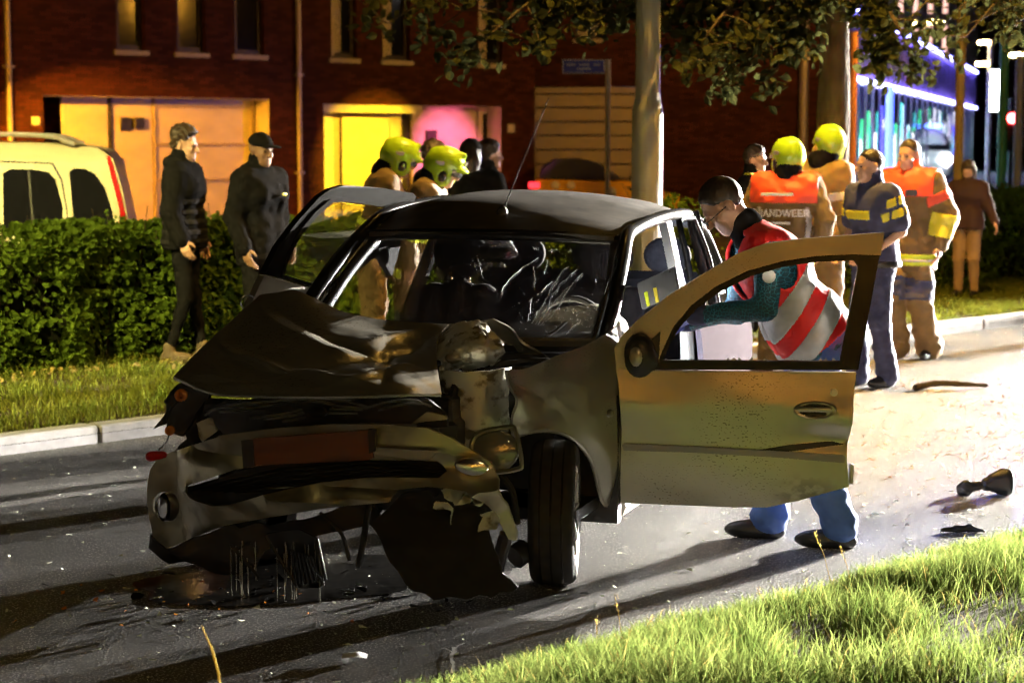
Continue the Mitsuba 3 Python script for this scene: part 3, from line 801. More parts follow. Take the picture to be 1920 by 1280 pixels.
for s, nm in ((-1, 'pillar'), (1, 'pillar')):
    cpart('roof_rail', tube(smoothpath(rail(s), 60), np.interp(np.linspace(0, 1, 60), [0, .3, .45, 1], [.040, .036, .030, .034]), 10), 'gloss_black', smooth=50)
    cpart('pillar_trim', tube(smoothpath([(s * (l0 - .05), b0 + .03, z0 - .012) for l0, b0, z0 in [(.735, .55, .955), (.725, .75, 1.09), (.70, 1.0, 1.25), (.66, 1.22, 1.365), (.63, 1.6, 1.42), (.62, 2.4, 1.44)]], 40), 0.028, 8), 'car_black', smooth=50)
    # B pillar, C pillar and the body side behind the front door
    bp = [(s * 0.625, 2.30, 1.45), (s * 0.70, 2.20, 1.2), (s * 0.775, 2.12, 0.92), (s * 0.80, 2.05, 0.6), (s * 0.79, 2.02, 0.3)]
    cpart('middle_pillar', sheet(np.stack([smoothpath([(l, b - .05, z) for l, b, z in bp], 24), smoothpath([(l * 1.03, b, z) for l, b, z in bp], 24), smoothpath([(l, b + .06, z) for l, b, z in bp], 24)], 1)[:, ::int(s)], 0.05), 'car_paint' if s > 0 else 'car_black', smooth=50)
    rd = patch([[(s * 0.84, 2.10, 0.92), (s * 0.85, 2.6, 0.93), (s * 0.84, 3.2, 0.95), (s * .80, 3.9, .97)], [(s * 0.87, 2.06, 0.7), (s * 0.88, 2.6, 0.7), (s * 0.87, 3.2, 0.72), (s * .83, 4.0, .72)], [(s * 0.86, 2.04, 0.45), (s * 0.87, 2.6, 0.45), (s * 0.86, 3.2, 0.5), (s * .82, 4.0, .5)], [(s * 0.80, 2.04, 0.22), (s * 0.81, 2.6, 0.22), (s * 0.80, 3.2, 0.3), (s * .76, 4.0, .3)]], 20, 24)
    cpart('rear_door', sheet(rd[:, ::int(s)], 0.03), 'dimmed_door' if s > 0 else 'car_paint', smooth=50)
    cpart('door_trim', sheet(patch([[(s * .79, 2.1, .90), (s * .79, 3.0, .92), (s * .76, 3.9, .93)], [(s * .80, 2.1, .3), (s * .80, 3.0, .3), (s * .76, 3.9, .3)]], 4, 8), .02), 'car_black')
    cpart('rear_pillar', tube(smoothpath([(s * 0.635, 3.0, 1.45), (s * .70, 2.98, 1.2), (s * .79, 2.95, .93)], 16), 0.04, 8), 'car_black', smooth=50)
    cpart('window_frame', tube(smoothpath([(s * .81, 2.2, .93), (s * .735, 2.33, 1.2), (s * .66, 2.48, 1.40), (s * .655, 2.6, 1.425), (s * .65, 2.85, 1.42), (s * .66, 2.93, 1.40), (s * .74, 2.94, 1.2), (s * .80, 2.92, .94)], 50), 0.018, 8), 'gloss_black', smooth=50)
    sill = tube([(s * 0.80, 0.5, 0.235), (s * 0.80, 1.3, 0.225), (s * 0.80, 2.3, 0.225)], 0.06, 8)
    cpart('sill', sill, 'car_paint', smooth=40)
# header across the windscreen, rear end
cpart('header', tube(smoothpath([(-.66, 1.20, 1.375), (-.35, 1.14, 1.388), (0, 1.125, 1.392), (.35, 1.14, 1.386), (.66, 1.20, 1.368)], 30), 0.028, 8), 'gloss_black', smooth=50)
cpart('rear_header', tube(smoothpath([(-.58, 3.42, 1.40), (0, 3.46, 1.43), (.58, 3.42, 1.38)], 16), 0.04, 8), 'car_black', smooth=50)
cpart('tailgate', sheet(patch([[(-.72, 3.86, .99), (0, 3.95, 1.0), (.72, 3.86, .98)], [(-.78, 4.1, .8), (0, 4.2, .8), (.78, 4.1, .8)], [(-.78, 4.1, .35), (0, 4.2, .35), (.78, 4.1, .35)]], 12, 16), 0.03), 'car_paint', smooth=50)
cpart('parcel_shelf', box(0, 3.55, 0.975, 1.4, 0.62, 0.03), 'trim_light')
# floor, firewall, dashboard
cpart('floor_pan', box(0, 2.0, 0.27, 1.52, 3.9, 0.05), 'car_black')
cpart('engine', cat([box(-.12, -.12, .55, 1.0, .62, .42, bev=.06), box(-.1, .32, .62, 1.3, .12, .6, bev=.03), box(-.2, -.42, .62, 1.05, .08, .30, bev=.02)]), 'car_black')
dash = nets(lambda p: smin([ell(p, (0, .78, .80), (.74, .26, .17)), cone(p, (-.66, .72, .86), (.66, .72, .86), .12, .12), ell(p, (.37, .86, .92), (.22, .16, .09))], .08), (-.8, .4, .5), (.8, 1.2, 1.1), .025)
cpart('dashboard', dash, 'car_black', smooth=True)
th = np.linspace(0, 2 * np.pi, 33)[:-1]
wc = np.array([.40, 1.13, .92]); wu = np.array([1, 0, 0.]); wv = np.array([0, .42, .907])
sw = cpart('steering_wheel', tube(wc + .185 * (np.cos(th)[:, None] * wu + np.sin(th)[:, None] * wv), .017, 8, closed=True), 'car_black', smooth=40)
ab = nets(lambda p: smin([ell(p, (.47, 1.05, .93), (.23, .15, .135)), ell(p, (.58, 1.0, .96), (.15, .12, .11)), ell(p, (.38, 1.08, .86), (.15, .12, .12))], .05) + .022 * npn(p, 14, 3) + .012 * npn(p, 33, 5), (.05, .7, .6), (.9, 1.4, 1.2), .014)
cpart('airbag', ab, 'airbag_cloth', sw, smooth=True, label='slack pale airbag hanging from the wheel')


# seats
def seat(l, b, name='front_seat', zt=1.13):
    s = cpart(name, nets(lambda p: smin([cone(p, (l - .16, b + .1, .62), (l - .14, b + .24, zt - .1), .09, .075), cone(p, (l + .16, b + .1, .62), (l + .14, b + .24, zt - .1), .09, .075), cone(p, (l, b + .1, .62), (l, b + .25, zt - .08), .10, .08),
                                                 ell(p, (l, b - .18, .52), (.25, .30, .10))], .06), (l - .4, b - .6, .35), (l + .4, b + .5, zt + .1), .022), 'seat_cloth', smooth=True)
    cpart('headrest', nets(lambda p: ell(p, (l, b + .27, zt + .12), (.135, .065, .115)) - .012 + .008 * npn(p, 20), (l - .25, b + .1, zt - .1), (l + .25, b + .5, zt + .35), .015), 'seat_cloth', s, smooth=True)
    for d in (-.05, .05): cpart('headrest_post', tube([(l + d, b + .26, zt - .08), (l + d, b + .27, zt + .05)], .007, 6), 'chrome', s)


seat(-.38, 1.55); seat(.38, 1.62)
rs = cpart('rear_bench', cat([box(0, 2.95, .50, 1.35, .5, .2, bev=.06), mv(box(0, 0, 0, 1.35, .16, .62, bev=.06), (0, 3.22, .80), R('x', -14))]), 'seat_cloth')
for l in (-.42, 0.02, .44): cpart('headrest', nets(lambda p: ell(p, (l, 3.32, 1.19), (.13, .07, .10)) - .01, (l - .2, 3.2, 1.0), (l + .2, 3.5, 1.36), .018), 'seat_cloth', rs, smooth=True)
m = cpart('rear_mirror', mv(box(0, 0, 0, .20, .035, .07, bev=.016), (-.03, 1.27, 1.285), R('z', 6)), 'gloss_black')
cpart('mirror_stem', tube([(-.01, 1.16, 1.375), (-.03, 1.25, 1.30)], .010, 6), 'black_plastic', m)
tr = cl(905, 470, b=2.6)
cpart('roof_trim', mv(prism(Polygon([(-.11, .05), (.10, .05), (.17, -.06), (.06, -.10), (0, -.01), (-.09, .0)]), .03), cl(925, 455, b=2.2), R('x', 90)), 'trim_grey')
# windscreen glass with its cracks
WS = lambda l, t: np.array([l * (.715 - .075 * t), .56 + .62 * t + (1 - 4 * (l / 2) ** 2) * -.075 * (1 - .4 * t), .955 + .425 * t])
gl = np.array([[WS(l, t) for l in np.linspace(-1, 1, 13)] for t in np.linspace(0, 1, 9)])
ws = cpart('windscreen', sheet(gl), 'hazy_glass', smooth=True)


def on_ws(px, py):
    l, t = 0.2, 0.5
    for _ in range(40):
        p = WS(l, t); q = cl(px, py, b=p[1])
        l += 0.6 * (q[0] - p[0]) / .68; t += 0.6 * (q[2] - p[2]) / .425
    return WS(l, t)


cr = []
for path in ([(1000, 800), (1010, 725), (1020, 610)], ):
    pass
for pts in ([(940, 555), (945, 540), (966, 515), (985, 500), (1010, 485)], [(998, 608), (1018, 575), (1035, 540), (1052, 515), (1066, 500)], [(1004, 610), (1026, 580), (1040, 550), (1060, 525), (1083, 508)],
            [(1008, 612), (1030, 585), (1046, 560), (1066, 540), (1088, 520)], [(1014, 612), (1040, 588), (1066, 545), (1092, 515)], [(1062, 628), (1075, 615), (1090, 603)], [(1015, 550), (1025, 540), (1036, 530)], [(1000, 465), (1008, 470), (1010, 466)], [(1030, 472), (1046, 468)], [(1065, 475), (1072, 470)], [(1002, 500), (1003, 540)], [(990, 605), (994, 585), (998, 560)], [(898, 490), (906, 522)], [(1028, 487), (1022, 515)]):
    pts = crom(np.array(pts, float), 14)
    pts = pts + RNG.normal(0, 1.0, pts.shape)
    q = np.array([on_ws(*p) for p in pts]) + np.array([0, -.006, .004])
    cr.append(tube(q, np.abs(RNG.normal(.0009, .0005, len(q))) + .0003, 4))
cpart('crack', cat(cr), 'crack_white', ws, kind='stuff')
ch = []
for _ in range(150):
    x, y = (RNG.normal(1015, 28), RNG.normal(590, 16)) if RNG.random() < .45 else (RNG.normal(897, 6), RNG.normal(500, 9)) if RNG.random() < .3 else (RNG.normal(1085, 25), RNG.normal(600, 18))
    if not (820 < x < 1130 and 450 < y < 625): continue
    ch.append(mv((RNG.normal(0, .0035, (3, 3)), np.array([[0, 1, 2]])), on_ws(x, y) + [0, -.008, .006]))
cpart('glass_chip', cat(ch), 'crack_white', ws, kind='stuff')
# cowl and wipers along the base of the windscreen
cpart('cowl', tube(smoothpath([(-.72, .50, .935), (-.4, .40, .945), (0, .37, .95), (.4, .42, .945), (.74, .54, .94)], 24), 0.035, 8), 'black_plastic', smooth=40)
cpart('wiper', tube([cl(830, 703, b=-.05), cl(900, 690, b=.05), cl(1000, 676, b=.12), cl(1046, 676, b=.16)], [.016, .019, .016, .008], 6), 'black_plastic')
cpart('wiper', tube([cl(1008, 640, b=.45), cl(1040, 622, b=.55), cl(1062, 603, b=.6)], .006, 6), 'black_plastic')

# buckled bonnet
H = [[(325, 706, -.62), (400, 737, -.74), (500, 742, -.80), (600, 743, -.82), (700, 741, -.80), (770, 738, -.74), (828, 738, -.62)],
     [(345, 685, -.50), (400, 700, -.62), (500, 705, -.68), (600, 705, -.70), (700, 705, -.68), (775, 703, -.58), (822, 700, -.46)],
     [(390, 640, -.25), (430, 655, -.32), (500, 660, -.38), (600, 662, -.40), (700, 665, -.36), (775, 668, -.25), (818, 660, -.18)],
     [(440, 595, .05), (470, 605, .0), (530, 612, -.08), (620, 622, -.10), (700, 632, -.06), (770, 640, .0), (822, 630, .05)],
     [(488, 552, .34), (520, 548, .30), (560, 545, .26), (625, 578, .22), (700, 596, .22), (770, 603, .22), (842, 608, .24)]]
Pg = patch([[cl(x, y, b=b) for x, y, b in r] for r in H], 60, 80)
u, w = np.meshgrid(np.linspace(0, 1, 60), np.linspace(0, 1, 80), indexing='ij')
keep = np.clip(4 * np.minimum(np.minimum(u, 1 - u), np.minimum(w, 1 - w) * 1.5), 0.15, 1)
d = dents(Pg, .045, 2.2, 1, keep) + dents(Pg, .012, 7, 5, keep)
for (x0, y0), (x1, y1), am, wd in (((.10, .10), (.75, .95), -.040, .05), ((.55, .05), (.20, .60), .032, .04), ((.85, .30), (.30, .98), -.030, .05), ((.95, .05), (.55, .55), .028, .05), ((.20, .70), (.70, .72), -.026, .04), ((.05, .45), (.45, .80), .022, .04), ((.40, .15), (.60, .40), -.02, .03), ((.65, .60), (.95, .90), .026, .04)):
    ex, ey = x1 - x0, y1 - y0; ln = math.hypot(ex, ey)
    tt_ = np.clip(((u - x0) * ex + (w - y0) * ey) / ln ** 2, -.3, 1.3)
    dist = np.abs((u - x0) * ey - (w - y0) * ex) / ln + .02 * (meshkit.noise(Pg * 9, 4) - .5)
    d = d + (am * np.exp(-np.abs(dist) / wd) * np.clip(1.2 - np.abs(tt_ - .5) * 1.6, 0, 1) * keep)[..., None]
Pg[..., 2:] += d
Pg[..., 1:2] -= .5 * d
cpart('bonnet', sheet(Pg[:, ::-1], 0.012), 'car_paint', smooth=55, label='buckled dark bonnet folded up in front of the windscreen')
# raised rear half of the bonnet that leans over the right of the bay
P2 = patch([[cl(560, 548, b=.27), cl(640, 582, b=.24), cl(760, 603, b=.24), cl(850, 606, b=.26), cl(920, 600, b=.30)], [cl(600, 590, b=.30), cl(680, 606, b=.30), cl(780, 622, b=.32), cl(900, 620, b=.33), cl(985, 640, b=.36)], [cl(620, 630, b=.34), cl(700, 650, b=.36), cl(800, 655, b=.38), cl(930, 652, b=.4), cl(1030, 668, b=.40)]], 20, 40)
P2 += dents(P2, .03, 6, 2)
cpart('bonnet_fold', sheet(P2[:, ::-1], 0.012), 'car_paint', smooth=55)
# torn wing top: the crumpled pale sheet
C = [[(812, 640, .10), (850, 612, .14), (880, 604, .16), (905, 610, .16), (930, 630, .16)], [(818, 655, .0), (850, 632, -.02), (880, 625, -.04), (908, 630, -.02), (940, 645, .06)], [(828, 675, -.08), (855, 660, -.12), (885, 655, -.13), (915, 655, -.10), (944, 656, .0)], [(832, 690, -.05), (858, 684, -.06), (890, 682, -.05), (920, 676, -.04), (938, 668, .04)], [(836, 700, .08), (862, 694, .1), (890, 690, .1), (920, 684, .1), (936, 676, .12)]]
P = patch([[cl(x, y, b=b) for x, y, b in r] for r in C], 44, 44)
P += dents(P, .035, 16, 4) * np.array([.5, 1, .6]) + dents(P, .016, 38, 9)
cpart('torn_wing', sheet(P[:, ::-1], .006), 'torn_metal', smooth=60, label='crumpled pale sheet torn from the top of the wing')
edge = [cl(x, y, b=b) for x, y, b in ((905, 640, -.03), (925, 640, .0), (940, 650, .03), (934, 664, .02), (910, 672, -.02))]
cpart('torn_edge', tube(smoothpath(edge, 16), .008, 6), 'torn_metal', smooth=40)
# left front wing with the wheel arch
Wg = [[(946, 694, -.42), (985, 690, -.26), (1040, 668, -.05), (1095, 648, .18), (1130, 628, .34), (1152, 612, .455)],
      [(949, 725, -.42), (988, 735, -.27), (1046, 712, -.06), (1104, 705, .18), (1140, 695, .35), (1163, 690, .465)],
      [(953, 765, -.43), (1000, 762, -.25), (1054, 752, -.03), (1112, 768, .2), (1146, 785, .36), (1167, 790, .465)],
      [(957, 798, -.43), (1008, 790, -.24), (1062, 788, .0), (1116, 822, .22), (1147, 868, .36), (1165, 870, .465)],
      [(960, 818, -.42), (1010, 806, -.24), (1062, 815, .0), (1106, 858, .22), (1130, 938, .36), (1156, 948, .46)]]
P = patch([[cl(x, y, b=b) for x, y, b in r] for r in Wg], 44, 50)
kk = np.linspace(1, 0, 50)[None, :] * np.sin(np.linspace(0.1, np.pi, 44))[:, None]
P += dents(P, .035, 5, 8, kk) + dents(P, .02, 11, 2, kk)
wing_l = cpart('front_wing', sheet(P[:, ::-1], .012), 'car_paint', smooth=55, label='dented left front wing above the bare wheel')
lip = P[-1]
cpart('arch_lip', tube(lip + [0, 0, -.002], .010, 6), 'car_paint', wing_l, smooth=40)
ind = cl(1139, 774, b=.33)
cpart('side_indicator', mv(lathe([(0, .012), (.022, .010), (.030, .0), (.032, -.01)], 16), ind + [.012, -.006, 0], frame3(0, (0, 1, 0), (0, 0, 1)) @ np.diag([1.0, .62, 1])), 'lens_glass', wing_l, smooth=40)
cpart('arch_liner', cat([box(.40, .26, .62, .5, .36, .5), box(.60, .42, .46, .50, .06, .56)]), 'car_black')
# inner wing: curved scratched sheet
th = np.linspace(np.pi * 1.02, np.pi * 1.98, 24)
cc = cl(893, 770, b=-.12)
ci = np.array([[cc + np.array([.152 * math.cos(t) * (1 - .10 * k), .16 * math.sin(t), .185 - .375 * k]) for t in th] for k in np.linspace(0, 1, 14)])
ci += dents(ci, .022, 9, 6)
cpart('inner_wing', sheet(ci, .006), 'torn_metal', smooth=60, label='scratched pale inner wing showing through the torn front')
cpart('gash', cat([tube(smoothpath([cl(820 + dx, 690 + dy, b=-.02), cl(835 + dx, 720 + dy, b=-.05), cl(838 + dx, 770 + dy, b=-.05)], 8), .022, 6) for dx, dy in ((0, 0), (-6, 40))] + [box(.1, .05, .85, .3, .2, .16, bev=.03)]), 'car_black')

# what is left under the bonnet edge: hoses, fan housing, battery
cpart('battery', cat([box(.24, -.30, .72, .24, .17, .18, bev=.012)]), 'car_black')
for pts, r in (([(860, 700, -.2), (850, 740, -.3), (842, 790, -.36), (850, 830, -.36)], .018), ([(900, 850, -.3), (930, 880, -.36), (960, 920, -.34), (970, 980, -.3)], .014), ([(830, 820, -.4), (860, 850, -.42), (890, 900, -.40), (900, 950, -.38)], .020), ([(420, 770, -.5), (500, 790, -.52), (620, 786, -.52), (760, 792, -.5)], .012), ([(700, 900, -.5), (690, 960, -.55), (680, 1020, -.55), (672, 1060, -.52)], .014), ([(600, 960, -.55), (640, 1000, -.56), (655, 1050, -.54)], .008)):
    cpart('hose', tube(smoothpath([cl(x, y, b=b) for x, y, b in pts], 24), r, 8), 'rubber', smooth=40)
for x, y in ((840, 832), (905, 858), (892, 905)):
    cpart('clamp', mv(lathe([(.020, -.008), (.024, -.008), (.024, .008), (.020, .008)], 14), cl(x, y, b=-.40), R('x', 30)), 'bare_metal')
# bumper, torn loose
fb = lambda l, z: -.80 + .42 * np.minimum(np.abs(l / .88), 1.03) ** 4 + .05 * np.clip((.42 - z) / .2, 0, 1) ** 2
outer = [(277, 905), (281, 880), (292, 862), (318, 848), (380, 828), (420, 815), (520, 803), (620, 796), (720, 796), (800, 803), (845, 822), (890, 848), (915, 868), (935, 900), (950, 945), (968, 1000), (966, 1014), (952, 1012), (938, 985), (925, 960), (905, 935), (880, 918), (840, 914), (800, 912), (745, 918), (735, 938), (640, 948), (560, 960), (480, 974), (420, 985), (360, 1008), (310, 1030), (290, 1020), (279, 970)]
intake = [(352, 910), (440, 880), (520, 866), (700, 852), (815, 852), (808, 868), (860, 876), (858, 900), (800, 897), (690, 896), (600, 905), (500, 925), (430, 945), (400, 948), (372, 938)]
fogl = [(308 + 22 * math.cos(a), 950 + 29 * math.sin(a)) for a in np.linspace(0, 2 * np.pi, 19)[:-1]]
fogr = [(875 + 27 * math.cos(a), 876 + 13 * math.sin(a) + .1 * 27 * math.cos(a)) for a in np.linspace(0, 2 * np.pi, 17)[:-1]]
fogr = [(x - 6, y) for x, y in fogr]


def bwarp(P):
    z, l = P[:, 2], P[:, 0]
    P = P.copy()
    P[:, 1] -= .055 * np.exp(-((z - .455 - .06 * l) / .026) ** 2) * (l > -.72)          # lip under the intake stands proud
    P[:, 1] += .03 * np.exp(-((z - .60) / .03) ** 2)
    P[:, 1] += .03 * (meshkit.noise(P * 6, 3) - .5)
    return P


intake2 = [(352, 910), (440, 880), (520, 868), (640, 864), (760, 864), (815, 866), (835, 884), (820, 897), (760, 896), (690, 896), (600, 905), (500, 925), (430, 945), (400, 948), (372, 938)]
fogr2 = [(884 + 24 * math.cos(a), 874 + 11 * math.sin(a) + 3 * math.cos(a)) for a in np.linspace(0, 2 * np.pi, 17)[:-1]]
bp = cpart('bumper', wrapped(outer, fb, .018, [intake2, fogl], .035, bwarp), 'bumper_paint', smooth=35, label='front bumper torn loose and hanging down at the left wheel')
fb2 = lambda l, z: fb(l, z) + .07
cpart('intake', wrapped([(340, 915), (520, 860), (700, 855), (850, 860), (850, 910), (700, 915), (500, 945), (380, 955)], fb2, .01, maxlen=.08), 'car_black', bp)
for k in range(5):
    pts = [(360 + 20 * k, 918 - 6 * k + 7 * k), (520, 880 + 9 * k), (700, 864 + 8 * k), (840, 868 + 7 * k)]
    cpart('intake_bar', tube([cl(x, y, b=float(fb(*cl(x, y, b=-.72)[[0, 2]])) + .045) for x, y in pts], .006, 6), 'gloss_black', bp)
lf = cl(308, 950, b=-.44)
cpart('fog_lamp', mv(lathe([(.060, .0), (.064, -.03), (.054, -.045), (.046, .01), (0, .02)], 24), lf, frame3(0, (.85, -.5, 0), (0, 0, 1)) @ np.diag([.8, 1, 1])), 'chrome', bp, smooth=40)
cpart('fog_glass', mv(lathe([(.047, .0), (.02, -.01), (0, -.012)], 20), lf + [-.004, -.01, -.012], frame3(0, (.85, -.5, 0), (0, 0, 1)) @ np.diag([.8, 1, 1])), 'gloss_black', bp, smooth=40)
rf = cl(884, 874, b=float(fb(.58, .58)) - .022)
cpart('fog_lamp', mv(lathe([(.066, .0), (.060, .012), (.04, .018), (0, .020)], 24), rf, frame3(0, (.95, .3, -.14), (0, 0, 1)) @ np.diag([1, .52, 1])), 'chrome', bp, smooth=40)
# grey strip and number plate
pl = wrapped([(475, 822), (690, 806), (700, 858), (690, 862), (478, 872)], lambda l, z: fb(l, z) - .035, .012, maxlen=.2)
cpart('number_plate', pl, 'plate_brown', bp, label='blank brown number plate')
cpart('plate_holder', wrapped([(452, 826), (474, 824), (476, 874), (456, 878)], lambda l, z: fb(l, z) - .03, .02, maxlen=.2), 'car_black', bp)
cpart('plate_holder', wrapped([(690, 804), (704, 806), (702, 846), (692, 850)], lambda l, z: fb(l, z) - .045, .02, maxlen=.2), 'car_black', bp)
cpart('bumper_strip', wrapped([(702, 838), (820, 846), (802, 864), (700, 850)], lambda l, z: fb(l, z) - .03, .012, maxlen=.2), 'trim_grey', bp)
# grille of bent chrome bars between bonnet and bumper
fg = lambda l, z: -.66 + .36 * np.minimum(np.abs(l / .88), 1.03) ** 4
cpart('grille', wrapped([(385, 770), (420, 752), (560, 742), (700, 742), (800, 746), (835, 775), (838, 800), (800, 803), (620, 796), (420, 815)], lambda l, z: fg(l, z) + .05, .02, maxlen=.1), 'car_black')
gb = [[(385, 778), (405, 766), (450, 758), (560, 748), (610, 752)], [(412, 772), (480, 765), (560, 752), (600, 753), (640, 762), (690, 765)], [(470, 783), (520, 777), (566, 768)], [(495, 788), (570, 774)], [(530, 790), (572, 782)], [(610, 748), (650, 751), (690, 763)], [(690, 763), (735, 752), (775, 750), (810, 762)], [(710, 768), (760, 757), (795, 756)], [(618, 767), (680, 768)], [(608, 774), (670, 775)], [(410, 818), (480, 809), (560, 801), (680, 795), (780, 797)]]
for pts in gb:
    q = [cl(x, y, b=float(fg(*cl(x, y, b=-.62)[[0, 2]])) - .02) for x, y in pts]
    cpart('grille_bar', tube(smoothpath(q, 12) if len(q) > 2 else q, .0052, 6), 'bare_metal')
em = cl(598, 772, b=-.69)
cpart('emblem', mv(lathe([(.045, 0), (.04, .012), (0, .016)], 6), em, frame3(0, (1, 0, 0), (0, 0, 1)) @ np.diag([1, .6, 1])), 'gloss_black')
hlp = wrapped([(770, 795), (800, 772), (835, 780), (838, 786), (800, 790)], lambda l, z: fg(l, z) - .03, .02, maxlen=.05)
cpart('headlamp_rim', hlp, 'bumper_paint')
# broken left headlamp hanging out
hc = cl(925, 848, b=-.52)
hr = frame3(0, (.97, .25, .24), (-.2, 0, 1))
hf = np.array([(-.10, -.07), (-.06, .075), (.08, .085), (.105, .06), (.10, -.06), (.07, -.085)])
ring = [hc + hr @ np.array([x, y, .0]) for x, y in hf]
hl = cpart('headlamp', tube(crom(np.array(ring + ring[:1]), 40), .010, 6), 'bumper_paint', smooth=40, label='broken left headlamp hanging out of the wing')
cpart('reflector', mv(nets(lambda p: ell(p, (0, 0, -.02), (.105, .085, .035)), (-.14, -.12, -.08), (.14, .12, .05), .008), hc, hr), 'lens_glass', hl, smooth=True)
# what is left of the right headlamp: brackets, bulbs, wires
dk = [[(302, 792), (312, 748), (330, 722), (360, 712), (395, 730), (372, 770), (352, 800), (345, 815), (318, 790)],
      [(350, 735), (395, 735), (402, 800), (380, 830), (345, 815), (352, 780)], [(335, 835), (360, 815), (420, 818), (400, 850), (330, 852)]]
for k, pg in enumerate(dk):
    cpart('lamp_bracket', wrapped(pg, lambda l, z, k=k: -.46 + .05 * k + .1 * np.abs(l + .6), .03, maxlen=.03, warp=lambda P: P + dents(P, .05, 14, 2)), 'car_black', smooth=40)
cpart('lamp_bracket', wrapped([(372, 790), (392, 782), (402, 812), (376, 830)], lambda l, z: -.52 + 0 * l, .01, maxlen=.03, warp=lambda P: P + dents(P, .03, 14, 4)), 'torn_metal', smooth=40)
for x, y, r in ((341, 740, .026), (320, 806, .02)):
    c = cl(x, y, b=-.54)
    e = cpart('bulb_socket', mv(lathe([(r, .0), (r, .02), (r * .55, .024), (r * .5, .0), (0, 0)], 16), c, frame3(0, (.97, .2, .1), (0, 0, 1))), 'amber', smooth=40)
cpart('wire', tube(smoothpath([cl(340, 745, b=-.55), cl(322, 765, b=-.55), cl(314, 790, b=-.53), cl(320, 806, b=-.53)], 14), .004, 5), 'black_plastic')
cpart('wire', tube(smoothpath([cl(320, 806, b=-.53), cl(312, 828, b=-.5), cl(298, 842, b=-.45)], 10), .003, 5), 'black_plastic')
cpart('bulb_socket', mv(nets(lambda p: cone(p, (-.03, 0, 0), (.03, 0, .01), .022, .016), (-.08, -.05, -.05), (.08, .05, .05), .008), cl(294, 856, b=-.42)), 'red_plastic', smooth=True)
# under the bumper: splash guard, undertray, hanging louvre
ug = lambda l, z: -.62 + .35 * np.clip(.38 - z, 0, 1)
guard = [(690, 985), (722, 958), (735, 945), (748, 930), (760, 925), (800, 922), (812, 934), (840, 918), (870, 925), (880, 948), (905, 955), (902, 978), (915, 1000), (935, 1045), (944, 1072), (960, 1085), (974, 1098), (966, 1105), (940, 1106), (925, 1117), (900, 1114), (872, 1124), (840, 1119), (810, 1128), (796, 1114), (775, 1110), (756, 1076), (745, 1060), (712, 1010)]
cpart('splash_guard', wrapped(guard, lambda l, z: -.60 - .5 * np.clip(.42 - z, 0, 1), .012, maxlen=.04, warp=lambda P: P + dents(P, .03, 5, 2)), 'car_black', smooth=40, label='torn black splash guard trailing on the road')
left_tray = [(283, 1000), (330, 1012), (420, 985), (520, 975), (640, 955), (720, 950), (700, 990), (560, 1005), (500, 1030), (470, 1075), (440, 1082), (380, 1060), (320, 1055), (290, 1040)]
cpart('undertray', wrapped(left_tray, lambda l, z: -.50 + 0 * l, .012, maxlen=.05, warp=lambda P: P + dents(P, .08, 6, 7)), 'car_black', smooth=40)
lv = wrapped([(500, 1000), (560, 992), (596, 1010), (612, 1085), (600, 1102), (560, 1102), (540, 1070)], lambda l, z: -.66 + .2 * np.clip(.3 - z, 0, 1), .012, maxlen=.05)
lo = cpart('radiator', lv, 'gloss_black')
for k in range(7):
    a, b = cl(548 + 6 * k, 1030 + 2 * k, b=-.675), cl(556 + 8.0 * k, 1096 - k, b=-.675)
    cpart('fin', span(a, b, .010, .008), 'gloss_black', lo)
for a, b in (((498, 1004), (556, 1098)), ((592, 1012), (606, 1096)), ((432, 1020), (486, 1082)), ((436, 1030), (470, 1018))):
    cpart('strut', tube([cl(*a, b=-.68), cl(*b, b=-.66)], .006, 6), 'rubber')
for pg in ([(820, 925), (850, 918), (880, 920), (872, 950), (838, 940)], [(852, 950), (842, 985), (818, 962), (822, 935)], [(895, 968), (935, 965), (930, 992), (898, 995)], [(885, 918), (915, 935), (905, 945), (880, 938)]):
    cpart('torn_scrap', wrapped(pg, lambda l, z: -.72 + 0 * l, .008, maxlen=.02, warp=lambda P: P + dents(P, .06, 18, 3)), 'torn_metal', smooth=30)
cpart('suspension_arm', cat([tube([cl(925, 1090, b=-.4), cl(938, 1040, b=-.4), cl(950, 1000, b=-.42)], .03, 8), tube([cl(965, 1045, b=-.3), cl(985, 1030, b=-.25)], .05, 10)]), 'car_black', smooth=40)


st_ = []
for _ in range(26):
    x = RNG.choice([RNG.uniform(486, 560), RNG.uniform(556, 612), RNG.uniform(430, 480)]); b_ = -.66 + RNG.uniform(-.02, .02)
    a_ = cl(x, RNG.uniform(1010, 1060), b=b_); z1 = max(.004, a_[2] - RNG.uniform(.04, .30))
    st_.append(tube([a_, [a_[0] + RNG.normal(0, .003), b_, (a_[2] + z1) / 2], [a_[0], b_, z1]], [.0022, .0013, .0020], 5))
cpart('dripping_fluid', cat(st_), 'lens_glass', kind='stuff')


